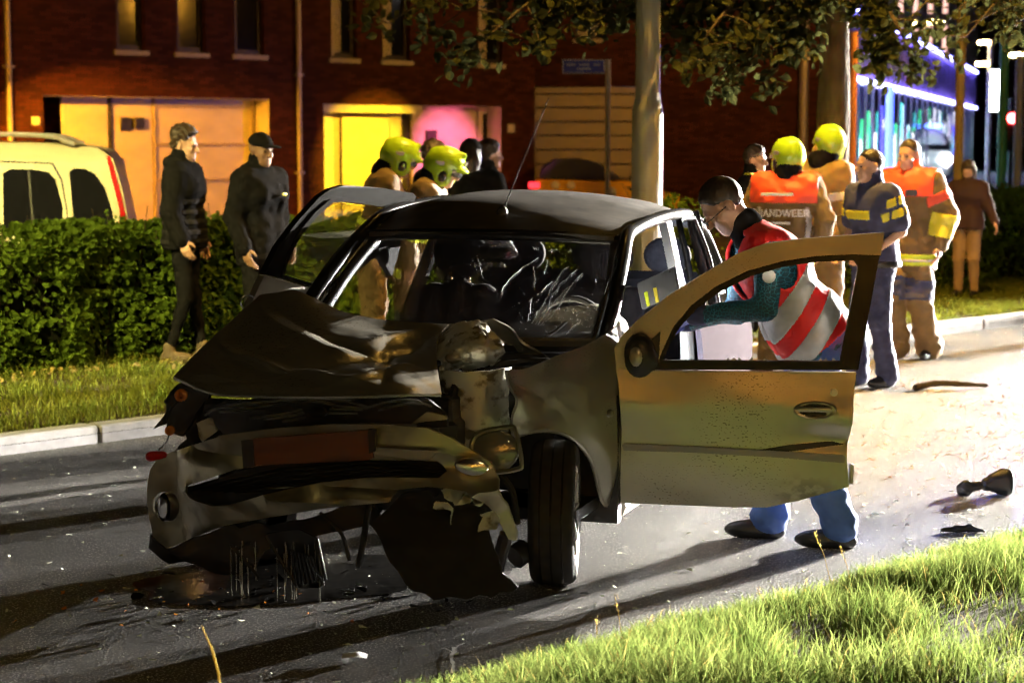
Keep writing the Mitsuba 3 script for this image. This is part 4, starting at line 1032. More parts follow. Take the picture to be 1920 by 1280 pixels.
# wheels
def wheel(l, b, steer, z=.302, flat=0.0):
    r = .302
    prof = [(.19, -.085), (.24, -.094), (.275, -.094), (.292, -.082), (.300, -.06), (.302, -.03), (.302, .03), (.300, .06), (.292, .082), (.275, .094), (.24, .094), (.19, .085)]
    m = lathe(prof, 56, 'x')
    v = m[0].copy()
    a = np.arctan2(v[:, 2], v[:, 1])
    rr = np.hypot(v[:, 1], v[:, 2])
    rot = R('z', steer)
    o = np.array([l, b, z])
    w = cpart('wheel', mv((v, m[1]), o, rot), 'rubber', smooth=40)
    for x in (-.045, 0, .045): cpart('tread_groove', mv(lathe([(.3025, x - .004), (.304, x - .003), (.304, x + .003), (.3025, x + .004)], 40, 'x'), o, rot), 'gloss_black', w)
    s = 1 if l > 0 else -1
    cpart('rim', mv(lathe([(.0, .05 * s), (.05, .056 * s), (.12, .05 * s), (.175, .07 * s), (.192, .088 * s), (.196, .06 * s), (.19, 0), (.05, 0)], 40, 'x'), o, rot), 'bare_metal', w, smooth=40)
    for k in range(7):
        t = k * 2 * np.pi / 7
        cpart('spoke', mv(span((.066 * s, .05 * math.cos(t), .05 * math.sin(t)), (.078 * s, .178 * math.cos(t), .178 * math.sin(t)), .03, .014), o, rot), 'trim_grey', w)
    return w


wheel(.69, -.03, 13); wheel(-.69, .02, 6); wheel(.70, 2.45, 0); wheel(-.70, 2.45, 0)

# ------------------------------------------------------------------ driver's door, wide open across the view
DA = np.array([0.995, -0.075, 0.0]); DA /= np.linalg.norm(DA)
DN = np.array([-DA[1], DA[0], 0]) * -1.0                      # towards the camera
D0 = np.array([0.462, 8.30, 0.0])


def dd(px, py):
    """(along, up) on the door's plane"""
    e = (640 - py) / FPX
    d = np.array([(px - 960) / FPX, cp + e * sp, -sp + e * cp]); o = np.array([0, 0, CAMZ])
    p = o + d * (np.dot(D0 - o, DN) / np.dot(d, DN))
    return float(np.dot(p - D0, DA)), float(p[2])


DF = np.stack([DA, [0, 0, 1], DN], 1)


def doff(u, z):
    """how far the outer skin stands out"""
    o = .018 * np.interp(z, [.2, .30, .50, .70, .712, .90], [-2.4, -1.6, -.35, 1.0, .98, .05])
    o += -.030 * np.exp(-((u - .93) / .16) ** 2 - ((z - .56) / .045) ** 2)         # the dent at the rear edge
    o += .020 * np.exp(-((u - .98) / .10) ** 2 - ((z - .64) / .07) ** 2)
    o += .009 * (meshkit.noise(np.stack([u * 4, z * 5, 0 * u], -1), 4) - .5) + .006 * np.sin(9 * u + 5 * z) * np.exp(-((z - .80) / .07) ** 2)
    o -= .02 * np.clip((u - .75) / .3, 0, 1) * np.clip((.36 - z) / .1, 0, 1)
    return o


def dpanel(px, depth, base=0.0, holes=(), maxlen=None, follow=True):
    poly = Polygon([dd(*p) for p in px], [[dd(*p) for p in h] for h in holes]).buffer(0)
    v, f = prism(poly, depth, maxlen)
    v = v.copy(); v[:, 2] += base
    if follow: v[:, 2] += doff(v[:, 0], v[:, 1])
    return mv((v, f), D0, DF)


door = part(CAR, 'front_door', dpanel([(1162, 943), (1166, 800), (1160, 720), (1155, 688), (1172, 690), (1230, 693), (1420, 695), (1604, 696), (1599, 740), (1596, 790), (1588, 835), (1587, 860), (1592, 912), (1555, 922), (1500, 938), (1440, 951), (1380, 951), (1280, 947)], .03, 0.0, maxlen=.03), 'car_paint', smooth=7,
            label='dented beige driver door standing wide open toward the verge')
top_out = [(1155, 688), (1150, 655), (1165, 630), (1195, 600), (1255, 552), (1320, 512), (1385, 474), (1435, 456), (1500, 447), (1580, 441), (1657, 435), (1650, 478)]
top_in = [(1596, 476), (1530, 479), (1465, 489), (1400, 507), (1340, 537), (1295, 572), (1262, 612), (1240, 660), (1228, 693)]
part(door, 'window_frame', dpanel(top_out + top_in, .035, -.005, maxlen=.03, follow=False), 'car_paint', smooth=28)
part(door, 'window_seal', dpanel([(1228, 692), (1240, 660), (1262, 612), (1295, 572), (1340, 537), (1400, 507), (1465, 489), (1530, 479), (1596, 476), (1650, 470), (1608, 692)], .03, -.008, holes=[[(1243, 674), (1253, 650), (1275, 612), (1306, 578), (1350, 546), (1408, 517), (1470, 499), (1535, 490), (1600, 488), (1608, 500), (1574, 676)]], follow=False), 'gloss_black')
part(door, 'inner_panel', dpanel([(1170, 935), (1172, 720), (1230, 700), (1590, 700), (1580, 900), (1440, 940)], .06, -.065, follow=False), 'car_black')
rs_ = [(1166, 832), (1172, 829), (1300, 834), (1440, 842), (1580, 851), (1584, 856), (1582, 866), (1440, 854), (1300, 846), (1170, 842)]
part(door, 'rub_strip', dpanel(rs_, .016, .024, maxlen=.03), 'trim_grey', smooth=30)
part(door, 'torn_seam', dpanel([(1400, 845), (1480, 832), (1560, 826), (1582, 832), (1500, 842), (1440, 848)], .004, .028, maxlen=.02), 'car_black')
hx, hz = dd(1527, 766)
hb = D0 + DA * hx + np.array([0, 0, hz]) + DN * (.03 + float(doff(np.array(hx), np.array(hz))))
hh = part(door, 'handle', mv(lathe([(.094, -.004), (.094, .006), (.086, .014), (.074, .012), (.07, .0), (0, -.004)], 40), hb, DF @ np.diag([1, .42, 1])), 'car_paint', smooth=40)
part(hh, 'recess', mv(lathe([(.072, .004), (0, .003)], 30), hb, DF @ np.diag([1, .38, 1])), 'gloss_black')
part(hh, 'grip', mv(nets(lambda p: cone(p, (-.07, .006, .012), (.06, .006, .012), .013, .013), (-.1, -.03, -.02), (.1, .05, .05), .006), hb, DF), 'car_paint', smooth=True)
kx, kz = dd(1562, 733)
kb = D0 + DA * kx + np.array([0, 0, kz]) + DN * (.03 + float(doff(np.array(kx), np.array(kz))))
part(door, 'lock', mv(lathe([(.017, -.004), (.017, .005), (.011, .007), (0, .004)], 20), kb, DF), 'chrome', smooth=40)
for y in (730, 890):
    x, z = dd(1592, y); part(door, 'latch', mv(box(x + .012, z, -.04, .02, .09, .05, bev=.006), D0, DF), 'bare_metal')
mc = D0 + DA * dd(1200, 660)[0] + np.array([0, 0, dd(1200, 660)[1]])
mir = part(door, 'mirror', mv(nets(lambda p: smin([ell(p, (0, 0, .075), (.068, .092, .06)), ell(p, (.0, -.05, .06), (.05, .05, .05)), cone(p, (.05, -.05, 0), (.05, -.03, .06), .03, .03)], .03), (-.12, -.16, -.05), (.14, .14, .18), .008), mc, DF), 'black_plastic', smooth=True)
part(mir, 'mirror_shell', mv(nets(lambda p: ell(p, (-.012, -.005, .112), (.034, .05, .03)), (-.08, -.1, .05), (.08, .1, .18), .006), mc, DF), 'car_paint', smooth=True)
part(door, 'mirror_sail', dpanel([(1228, 692), (1236, 665), (1238, 620), (1215, 640), (1195, 690)], .02, .034, follow=False), 'black_plastic')
gb_ = []
for _ in range(14):
    x = RNG.uniform(1245, 1570); u_, z_ = dd(x, 677)
    h = RNG.uniform(.004, .02)
    gb_.append(mv((np.array([[-.012, 0, 0], [.012, 0, 0], [RNG.uniform(-.01, .01), h, 0]]), np.array([[0, 1, 2]])), D0 + DA * u_ + np.array([0, 0, z_]), DF))
part(door, 'glass_shard', cat(gb_), 'crack_white', kind='stuff')

# passenger door: its frame bent up and out behind the bonnet
def pd(px, py): return at(px, py, 9.05 + 1.0 * (px - 455) / 310)


def ppanel(px, holes=(), depth=.04, push=0.0):
    a, b = pd(455, 500), pd(765, 500)
    X = (b - a) * [1, 1, 0]; X /= np.linalg.norm(X)
    F_ = np.stack([X, [0, 0, 1], np.cross(X, [0, 0, 1])], 1)
    o = a * [1, 1, 0]
    q = lambda p: (float(np.dot(pd(*p) - o, X)), float(pd(*p)[2]))
    v, f = prism(Polygon([q(p) for p in px], [[q(p) for p in h] for h in holes]).buffer(0), depth)
    v = v.copy(); v[:, 2] += push
    return mv((v, f), o, F_)


win = [(516, 514), (528, 478), (548, 440), (580, 402), (606, 380), (630, 378), (680, 384), (724, 392), (690, 470), (600, 540)]
pdoor = part(CAR, 'front_door', ppanel([(440, 690), (446, 600), (456, 574), (482, 516), (508, 522), (600, 549), (584, 640)]), 'car_paint', label='passenger door with its window frame bent up and out')
part(pdoor, 'window_frame', ppanel([(482, 514), (484, 512), (508, 462), (545, 412), (585, 368), (606, 354), (632, 347), (700, 352), (764, 362), (770, 368), (750, 420), (722, 518), (696, 476), (602, 548), (508, 520)], [win]), 'gloss_black')
part(pdoor, 'window_seal', ppanel([(510, 520), (522, 478), (542, 436), (575, 396), (602, 373), (632, 370), (684, 376), (730, 386), (694, 476), (602, 548)], [win], .045, .003), 'gloss_black')
part(pdoor, 'pane', ppanel([(518, 512), (530, 478), (549, 441), (581, 403), (606, 382), (630, 380), (680, 386), (722, 394), (688, 469), (600, 537)], (), .002, .02), 'dusty_glass')
c = pd(468, 566)
th = np.linspace(.2 * np.pi, 1.35 * np.pi, 20)
part(pdoor, 'handle', tube([c + np.array([.036 * math.cos(t), -.045, .036 * math.sin(t)]) for t in th], .004, 6), 'chrome', smooth=40)
# ------------------------------------------------------------------ people
pri('skin', lambda p, n, uv: mix((0.46, 0.26, 0.17), (0.56, 0.34, 0.24), fbm(p.x * 40, p.y * 40, p.z * 40, 2)), rough=0.5, spec=0.4)
pri('skin_dark', (0.26, 0.14, 0.08), rough=0.5)
pri('hair_dark', lambda p, n, uv: mix((0.012, 0.008, 0.006), (0.035, 0.022, 0.014), noise(p.x * 160, p.y * 160, p.z * 40)), rough=0.5)
pri('hair_brown', lambda p, n, uv: mix((0.018, 0.011, 0.006), (0.055, 0.032, 0.016), noise(p.x * 160, p.y * 160, p.z * 40)), rough=0.5)
pri('hair_blond', (0.05, 0.03, 0.014), rough=0.5)
matte('cloth_black', lambda p, n, uv: mix((0.006, 0.006, 0.006), (0.014, 0.0135, 0.0135), fbm(p.x * 30, p.y * 30, p.z * 30, 2)))
matte('cloth_charcoal', (0.02, 0.019, 0.019))
pri('cloth_navy', lambda p, n, uv: mix((0.020, 0.022, 0.06), (0.035, 0.04, 0.10), fbm(p.x * 30, p.y * 30, p.z * 30, 2)), rough=0.8)
pri('turnout', lambda p, n, uv: mix((0.085, 0.05, 0.016), (0.15, 0.092, 0.032), fbm(p.x * 16, p.y * 16, p.z * 16, 3)), rough=0.8)
pri('turnout_light', lambda p, n, uv: mix((0.14, 0.085, 0.028), (0.21, 0.13, 0.045), fbm(p.x * 16, p.y * 16, p.z * 16, 3)), rough=0.8)
pri('lime_tape', (0.52, 0.62, 0.02), rough=0.4)
pri('yellow_tape', (0.70, 0.60, 0.03), rough=0.45)
pri('silver_tape', lambda p, n, uv: mix((0.38, 0.37, 0.36), (0.52, 0.51, 0.49), fbm(p.x * 30, p.y * 30, p.z * 30, 2)), rough=0.4, metal=0.15)
pri('vest_red', lambda p, n, uv: mix((0.62, 0.012, 0.012), (0.78, 0.025, 0.02), fbm(p.x * 9, p.y * 9, p.z * 9, 2)), rough=0.55)
pri('vest_orange', (0.75, 0.07, 0.025), rough=0.55)
pri('jeans', lambda p, n, uv: mix((0.035, 0.075, 0.24), (0.06, 0.13, 0.36), fbm(p.x * 22, p.y * 22, p.z * 22, 3)), rough=0.85)


def hexes(p, n, uv):
    x, y = (p.x - 0.5 * p.y) * 58, p.z * 58
    a, b, c = voronoi(x, y)
    return mix((0.004, 0.035, 0.055), (0.02, 0.16, 0.24), smoothstep(0.16, 0.04, b - a))


pri('sleeve_teal', hexes, rough=0.7)
pri('glove_blue', (0.06, 0.08, 0.35), rough=0.5)
pri('helmet_lime', lambda p, n, uv: mix((0.36, 0.58, 0.008), (0.28, 0.44, 0.015), fbm(p.x * 11, p.y * 11, p.z * 11, 2)), rough=0.25, clearcoat=0.6)
pri('grey_sticker', (0.42, 0.40, 0.44), rough=0.4)
pri('tan_cloth', (0.26, 0.16, 0.09), rough=0.8)
pri('shoe_tan', (0.10, 0.07, 0.038), rough=0.7)
pri('boot_black', (0.012, 0.012, 0.013), rough=0.35)
pri('maroon_cloth', (0.035, 0.012, 0.014), rough=0.8)
pri('eye_dark', (0.02, 0.015, 0.012), rough=0.1)
pri('smoked_visor', (0.02, 0.02, 0.02), rough=0.08, spec=0.9)
pri('tablet_grey', (0.045, 0.05, 0.065), rough=0.4)


def head_sdf(p, ear=True, nose=1.0):
    d = smin([ell(p, (0, -.012, .03), (.076, .097, .094)), ell(p, (0, .028, -.045), (.058, .064, .075)), cone(p, (-.03, .04, -.088), (.03, .04, -.088), .030, .030), ell(p, (0, .070, -.098), (.025, .020, .020))], .03)
    d = smin([d, cone(p, (-.034, .080, .020), (.034, .080, .020), .013, .013), ell(p, (-.043, .058, -.028), (.022, .026, .024)), ell(p, (.043, .058, -.028), (.022, .026, .024))], .016)
    for s in (-1, 1):
        e = ell(p, (s * .032, .099, .0), (.020, .017, .011))
        d = -smin([-d, e], .008)
    d = smin([d, cone(p, (0, .090, .008), (0, .112 * nose, -.030), .009, .0145), ell(p, (-.012, .098, -.034), (.009, .010, .008)), ell(p, (.012, .098, -.034), (.009, .010, .008))], .008)
    d = smin([d, cone(p, (-.018, .084, -.060), (.018, .084, -.060), .009, .009), cone(p, (-.015, .083, -.073), (.015, .083, -.073), .009, .009)], .007)
    d = -smin([-d, cone(p, (-.022, .096, -.066), (.022, .096, -.066), .0028, .0028)], .004)
    if ear:
        for s in (-1, 1): d = smin([d, ell(p, (s * .078, -.012, -.006), (.011, .021, .032))], .008)
    return d


def skull(p): return ell(p, (0, -.012, .03), (.076, .097, .094))


HAIRLINE = lambda f: np.interp(f, [-.12, -.07, -.035, -.01, .02, .045, .065, .085, .11], [-.085, -.075, -.055, .012, .018, .030, .058, .070, .08])


def hair_sdf(p, thick=.010, top=.0, quiff=.0, fringe=.0, line=0.0, shag=0.0):
    t = thick + top * np.clip((p[:, 2] - .06) / .07, 0, 1) + quiff * np.clip((p[:, 1] - .0) / .08, 0, 1) * np.clip((p[:, 2] - .05) / .05, 0, 1)
    hl = HAIRLINE(p[:, 1]) - fringe * (p[:, 1] > .03) + line
    t = t * np.clip((p[:, 2] - hl) / .03 + .12, .12, 1)
    d = skull(p) - t + .010 * npn(p, 55, 3) * (thick > .006) + .006 * npn(p, 120, 4) + shag * npn(p, 38, 8)
    return np.maximum(d, HAIRLINE(p[:, 1]) - fringe * (p[:, 1] > .03) + line - p[:, 2])


def hand_mesh(W, d, n, side, curl=25, h=.0052, spread=1.0, glove=0.0):
    """W wrist, d along the fingers, n out of the palm, side +1 if the thumb lies along cross(d, n)"""
    W, d, n = (np.asarray(x, float) for x in (W, d, n))
    d /= np.linalg.norm(d); n -= d * np.dot(n, d); n /= np.linalg.norm(n)
    t = side * np.cross(d, n)
    segs = []
    for k, (o, ln) in enumerate(((.030, .95), (.010, 1.05), (-.010, 1.0), (-.029, .8))):
        p = W + d * (.092 - .006 * abs(k - 1)) + t * o
        segs.append((W + d * .02 + t * o * .6, p, .016, .0115))
        a = math.radians(curl * (.6 + .12 * k)); cur = a
        r = .0095
        for L in (.044, .027, .022):
            e = d * math.cos(cur) + n * math.sin(cur) + t * .04 * spread * (1.2 - k)
            q = p + e / np.linalg.norm(e) * L * ln
            segs.append((p, q, r + glove, r - .0009 + glove)); p = q; r -= .001; cur += a * .9
    p = W + d * .028 + t * .026 + n * .006
    q = p + (d * .62 + t * .75 + n * .25) * .042; r = q + (d * .9 + t * .25 + n * .35) * .032
    segs += [(W + d * .01 + t * .012, p, .017, .016), (p, q, .0145, .011), (q, r, .011, .0085)]
    pts = np.array([x for s in segs for x in s[:2]])

    def f(P):
        palm = smin([cone(P, *s) for s in segs if s[2] >= .0145], .012)
        return smin([palm] + [cone(P, *s) for s in segs if s[2] < .0145], .0045)
    return nets(f, pts.min(0) - .03, pts.max(0) + .03, h)


class Fig:
    """one standing figure in its own axes: x to its left, y forwards, z up"""

    def __init__(s, label, pos, facing, height=1.8, lean=0, lean_side=0, head=(0, 0, 0), arms=None, legs=None, group=None, hip=.93, res=.013, twist=0, headoff=(0, 0, 0), bulk=0.0):
        s.k = thing('person', label, 'person', group)
        s.sc = height / 1.8
        s.pos = np.asarray(pos, float); s.res = res; s.bulk = bulk
        a = math.radians(facing)
        s.M = np.stack([[math.cos(a), math.sin(a), 0], [math.sin(a), -math.cos(a), 0], [0, 0, 1]], 1)
        B = R('y', lean_side) @ R('x', -lean)
        s.B = B
        P = np.array([0, 0, hip]); s.P = P
        up = lambda x, y, z: P + B @ R('z', twist if z > .3 else twist * .3) @ np.array([x, y, z])
        s.up = up
        s.chest = up(0, 0, .40); s.neck = up(0, -.01, .585)
        s.sh = [up(-.185 - bulk * .5, 0, .52), up(.185 + bulk * .5, 0, .52)]
        s.hc = s.neck + B @ np.array([0, .025, .145]) + np.asarray(headoff, float)
        s.H = R('z', twist) @ R('z', head[0]) @ R('x', -head[1]) @ R('y', head[2])
        s.H = s.H
        A = arms or {}
        s.el = [up(*A.get('re', (-.245, -.03, .235))), up(*A.get('le', (.245, -.03, .235)))]
        s.wr = [up(*A.get('rw', (-.245, .05, -.005))), up(*A.get('lw', (.245, .05, -.005)))]
        Lg = legs or {}
        s.hp = [P + [-.09, 0, -.02], P + [.09, 0, -.02]]
        s.kn = [np.array(Lg.get('rk', (-.10, .025, .50))), np.array(Lg.get('lk', (.10, .025, .50)))]
        s.an = [np.array(Lg.get('ra', (-.105, -.02, .09))), np.array(Lg.get('la', (.105, -.02, .09)))]
        s.ft = [Lg.get('rt', 8), Lg.get('lt', -8)]

    def w(s, m): return (np.asarray(m[0]) * s.sc) @ s.M.T + s.pos, m[1]

    def hw(s, m): return np.asarray(m[0]) @ s.H.T + s.hc, m[1]

    def add(s, name, m, mat, parent=None, smooth=True, label=None, kind=None): return part(parent or s.k, name, s.w(m), mat, smooth, label, kind)

    def torso(s, p, t):
        u = s.up; b = s.bulk
        return smin([cone(p, u(-.075, 0, .0), u(.075, 0, .0), .115 + t, .115 + t), cone(p, u(-.07, 0, .18), u(.07, 0, .18), .105 + t, .105 + t), cone(p, u(-.09 - b * .3, .005, .40), u(.09 + b * .3, .005, .40), .118 + t + b * .3, .118 + t + b * .3),
                     cone(p, u(-.155 - b * .4, 0, .505), u(.155 + b * .4, 0, .505), .065 + t, .065 + t), cone(p, u(0, -.01, .47), s.neck, .085 + t, .055 + t * .6)], .08)

    def arm(s, p, i, t, end=.92, r=(.058, .048, .044, .034)):
        e, w = s.el[i], s.wr[i]
        w2 = e + (w - e) * end
        return smin([cone(p, s.sh[i], e, r[0] + t, r[1] + t), cone(p, e, w2, r[2] + t, r[3] + t)], .03)

    def leg(s, p, i, t, end=1.0, flare=0.0):
        k, a = s.kn[i], s.an[i]
        a2 = k + (a - k) * end
        return smin([cone(p, s.hp[i], k, .088 + t, .060 + t), cone(p, k, a2, .058 + t, .044 + t + flare)], .04)

    def body(s, mat='skin', hands=(1, 1), glove=None, handpose=None, fine=.0075, ear=True):
        def f(p):
            return smin([s.torso(p, -.012), s.arm(p, 0, -.008, 1.0), s.arm(p, 1, -.008, 1.0), s.leg(p, 0, -.012), s.leg(p, 1, -.012), cone(p, s.neck, s.hc + s.H @ np.array([0, -.02, -.04]), .056, .053)], .02)
        pts = np.array([*s.sh, *s.el, *s.wr, *s.kn, *s.an, s.P, s.hc])
        lo, hi = pts.min(0) - .2, pts.max(0) + .2
        ms = [nets(f, lo, hi, .02)]
        hd = nets(lambda p: smin([head_sdf(p, ear), cone(p, (0, -.02, -.04), s.H.T @ (s.neck - s.hc), .053, .057)], .025), np.array([-.11, -.14, -.24]), (.11, .15, .15), fine)
        ms.append(s.hw(hd))
        for i in (0, 1):
            if hands[i] and not glove: ms.append(s.hand(i, handpose))
        b = s.add('body', cat(ms), mat)
        if glove:
            for i in (0, 1):
                if hands[i]: s.add('glove', s.hand(i, handpose), glove)
        return b

    def hand(s, i, hp=None):
        d = s.wr[i] - s.el[i]; d /= np.linalg.norm(d)
        inward = np.array([1.0 if i == 0 else -1.0, .15, 0])
        n = inward - d * np.dot(inward, d)
        side, curl = (1 if i == 0 else -1), 28
        if hp and i in hp: d, n, side, curl = hp[i]
        # the thumb points forwards when the arm hangs
        dd_, nn = np.asarray(d, float), np.asarray(n, float)
        if not (hp and i in hp): side = 1 if np.dot(np.cross(dd_, nn), [0, 1, .1]) > 0 else -1
        return hand_mesh(s.wr[i] - dd_ * .01, d, n, side, curl)

    def box_of(s, pts, m): pts = np.array(pts); return pts.min(0) - m, pts.max(0) + m

    def jacket(s, mat, t=.02, hem=-.10, sleeves=(.93, .93), fold=.014, name='jacket', extra=None, collar=.0, short=False, cut=None):
        ax = s.B @ np.array([0, 0, 1.0])

        def f(p):
            q = p + 0.0
            ds = [s.torso(p, t), cone(p, s.up(-.07, 0, hem - .05), s.up(-.07, 0, .1), .115 + t, .11 + t), cone(p, s.up(.07, 0, hem - .05), s.up(.07, 0, .1), .115 + t, .11 + t)]
            for i in (0, 1):
                if short: ds.append(cone(p, s.sh[i], s.sh[i] + (s.el[i] - s.sh[i]) * .72, .066 + t, .066 + t))
                elif sleeves[i]: ds.append(s.arm(p, i, t, sleeves[i]))
            if extra: ds += extra(p)
            d = smin(ds, .045)
            if collar: d = smin([d, np.maximum(np.abs(cone(p, s.neck - ax * .02, s.neck + ax * .07, .075, .068)) - .012, -((p - s.neck) @ ax) - .03)], .015)
            d = d + fold * (npn(p * [1, 1, .55], 9, 1) + .7 * npn(p, 19, 2))
            d = np.maximum(d, hem - ((p - s.P) @ ax))
            if cut: d = np.maximum(d, cut(p))
            return d
        s.jf = f
        lo, hi = s.box_of([*s.sh, *s.el, *s.wr, s.neck + ax * .1, s.P + ax * hem], .17)
        s.jb = (lo, hi)
        return s.add(name, nets(f, lo, hi, s.res), mat)

    def band(s, name, region, mat, parent, off=.006, h=None, fn=None, label=None, bounds=None):
        """a strip of tape lying on the jacket where region(p) < 0"""
        f = fn or s.jf
        g = lambda p: np.maximum(np.maximum(f(p) - off, -f(p) - .012), region(p))
        lo, hi = bounds or s.jb
        m = nets(g, lo, hi, h or s.res * .8)
        return s.add(name, m, mat, parent, True, label)

    def trousers(s, mat, t=.012, end=.97, flare=0.0, fold=.016):
        def f(p):
            d = smin([smin([cone(p, s.hp[0] + [.01, 0, .08], s.hp[1] + [-.01, 0, .08], .105 + t, .105 + t)], .01), s.leg(p, 0, t, end, flare), s.leg(p, 1, t, end, flare)], .03)
            d = d + fold * (npn(p * [1, 1, .8], 10, 6) + .8 * npn(p * [1, 1, 1.6], 17, 7))
            return np.maximum(d, p[:, 2] - (s.P[2] + .12))
        s.tf = f
        lo, hi = s.box_of([*s.kn, *s.an, *s.hp, s.P + [0, 0, .1]], .18)
        s.tb = (lo, hi)
        return s.add('trousers', nets(f, lo, hi, s.res), mat)

    def shoes(s, mat, name='shoe', hi=.0):
        for i in (0, 1):
            a = s.an[i]; yaw = R('z', s.ft[i])
            fwd = yaw @ np.array([0, 1, 0])
            zf = a[2] - .09
            f = lambda p: np.maximum(smin([cone(p, a + [0, 0, -.035], a + [0, 0, .03 + hi], .045, .047), ell(p, a + fwd * .075 + [0, 0, -.05], (.043, .13, .045), yaw), ell(p, a - fwd * .02 + [0, 0, -.06], (.038, .06, .04), yaw)], .03), zf + .0 - p[:, 2])
            s.add(name, nets(f, a + [-.2, -.2, -.12], a + [.2, .26, .1 + hi], .009), mat)

    def hair(s, mat, **k):
        return s.add('hair', s.hw(nets(lambda p: hair_sdf(p, **k), (-.13, -.15, -.13), (.13, .15, .20), .0065)), mat)

    def eyes(s):
        for x in (-.032, .032): s.add('eye', s.hw(nets(lambda p: ell(p, (x, .083, -.001), (.012, .010, .007)), (x - .02, .06, -.02), (x + .02, .10, .02), .004)), 'eye_dark')

    def helmet(s, visor=True):
        shell = lambda p: ell(p, (0, -.012, .042), (.118, .148, .122), None)

        def f(p):
            d = smin([shell(p), ell(p, (0, -.07, -.01), (.105, .085, .09))], .04)
            for x in (-1, 1): d = smin([d, ell(p, (x * .085, .015, -.055), (.035, .080, .075))], .03)
            d = smin([d, cone(p, (0, -.13, .09), (0, .09, .145), .018, .022)], .03)
            d = smin([d, ell(p, (0, .115, .045), (.085, .055, .022))], .02)
            inner = smin([ell(p, (0, -.012, .03), (.098, .125, .11)), cone(p, (0, .02, -.08), (0, .02, -.25), .085, .09)], .03)
            d = np.maximum(d, -inner)
            d = np.maximum(d, -np.maximum(np.maximum(.065 - p[:, 1] + .3 * (p[:, 2] + .02), p[:, 2] - .022), np.abs(p[:, 0]) - .092))
            d = np.maximum(d, -.125 - p[:, 2] + .0 * p[:, 1] + np.where(p[:, 1] < -.02, (-.02 - p[:, 1]) * .5, 0))
            for x in (-1, 1): d = -smin([-d, ell(p, (x * .125, .022, -.048), (.040, .034, .047))], .006)
            return d
        hm = s.add('helmet', s.hw(nets(f, (-.15, -.19, -.15), (.15, .2, .2), .0075)), 'helmet_lime')
        for x in (-1, 1):
            s.add('ear_cover', s.hw(nets(lambda p: ell(p, (x * .098, .022, -.048), (.018, .038, .050)), (x * .098 - .03, -.03, -.12), (x * .098 + .03, .08, .02), .006)), 'smoked_visor', hm)
            st = lambda p, x=x: np.maximum(np.maximum(shell(p) - .004, -shell(p) - .006), np.maximum(np.maximum(np.abs(p[:, 1] + .045) - .05 + .4 * np.abs(p[:, 2] - .045), np.abs(p[:, 2] - .045 - .3 * p[:, 1]) - .016), .02 - x * p[:, 0]))
            s.add('sticker', s.hw(nets(st, (-.15, -.12, .0), (.15, .06, .11), .006)), 'grey_sticker', hm)
            s.add('fitting', s.hw(nets(lambda p: ell(p, (x * .100, .085, .022), (.012, .016, .012)), (x * .1 - .03, .05, -.01), (x * .1 + .03, .12, .05), .005)), 'chrome', hm)
        s.add('badge', s.hw(nets(lambda p: ell(p, (0, .128, .09), (.03, .012, .026)), (-.05, .1, .05), (.05, .16, .13), .006)), 'chrome', hm)
        s.add('neck_guard', s.hw(nets(lambda p: np.maximum(np.abs(smin([cone(p, (0, -.035, .0), s.H.T @ (s.neck - s.hc) + [0, -.01, .0], .088, .105)], .01)) - .008, np.maximum(p[:, 2] + .05, p[:, 1] - .055)) + .006 * npn(p, 25), (-.17, -.2, -.30), (.17, .15, .0), .009)), 'cloth_black', hm)
        if visor: s.add('visor', s.hw(nets(lambda p: np.maximum(np.abs(ell(p, (0, -.01, .01), (.104, .142, .11))) - .003, np.maximum(np.maximum(.055 - p[:, 1], p[:, 2] - .035), -.02 - p[:, 2])), (-.14, .0, -.08), (.14, .18, .06), .005)), 'smoked_visor', hm)
        return hm


def slab(axis, o, a, b): return lambda p: np.abs((p - o) @ axis - (a + b) / 2) - (b - a) / 2


def inter(*fs): return lambda p: np.max([f(p) for f in fs], axis=0)


def limb_slab(s, A, B, t0, t1, r=.14):
    """between t0 and t1 of the limb from A to B"""
    ax = (B - A) / np.linalg.norm(B - A); L = np.linalg.norm(B - A)
    return lambda p: np.maximum(np.abs((p - A) @ ax - L * (t0 + t1) / 2) - L * (t1 - t0) / 2, cone(p, A, B, r, r))


G = lambda px, py, z: gnd(px, py, z)

# --- the rescuer bending into the car
s = Fig('man in red vest with silver stripes and glasses bending into the driver side', (1.40, 8.72, 0), -88, 1.82, lean=33, head=(4, 44, 4), headoff=(.0, .03, .03), hip=.90, res=.010, twist=-6,
        arms=dict(le=(.235, .16, .32), lw=(.06, .42, .44), re=(-.22, .20, .30), rw=(-.06, .45, .42)),
        legs=dict(rk=(-.11, .12, .50), ra=(-.10, .20, .09), lk=(.12, .06, .49), la=(.13, -.085, .09), rt=4, lt=4))
MED = s
s.body('skin', hands=(1, 1), glove='glove_blue', fine=.0055, handpose={1: (s.B @ np.array([-.25, .9, .1]), s.B @ np.array([-.6, 0, .75]), 1, 35), 0: (s.B @ np.array([.2, .9, .1]), s.B @ np.array([.5, 0, .8]), -1, 35)})
s.hair('hair_dark', thick=.006, line=.012)
s.trousers('jeans', t=.022, end=.97, flare=.022, fold=.024)
s.shoes('boot_black', 'boot', hi=.07)
j = s.jacket('sleeve_teal', t=.008, hem=-.02, sleeves=(.95, .95), fold=.016, name='jumper')
for i in (0, 1):
    s.add('cuff', nets(lambda p: s.arm(p, i, .014, .99) if False else cone(p, s.el[i] + (s.wr[i] - s.el[i]) * .86, s.el[i] + (s.wr[i] - s.el[i]) * .98, .047, .043) + .004 * npn(p, 40), s.wr[i] - .14, s.wr[i] + .14, .007), 'cloth_navy', j)
ax = s.B @ np.array([0, 0, 1.0]); fx = s.B @ np.array([0, 1.0, 0]); lx = np.array([1.0, 0, 0])


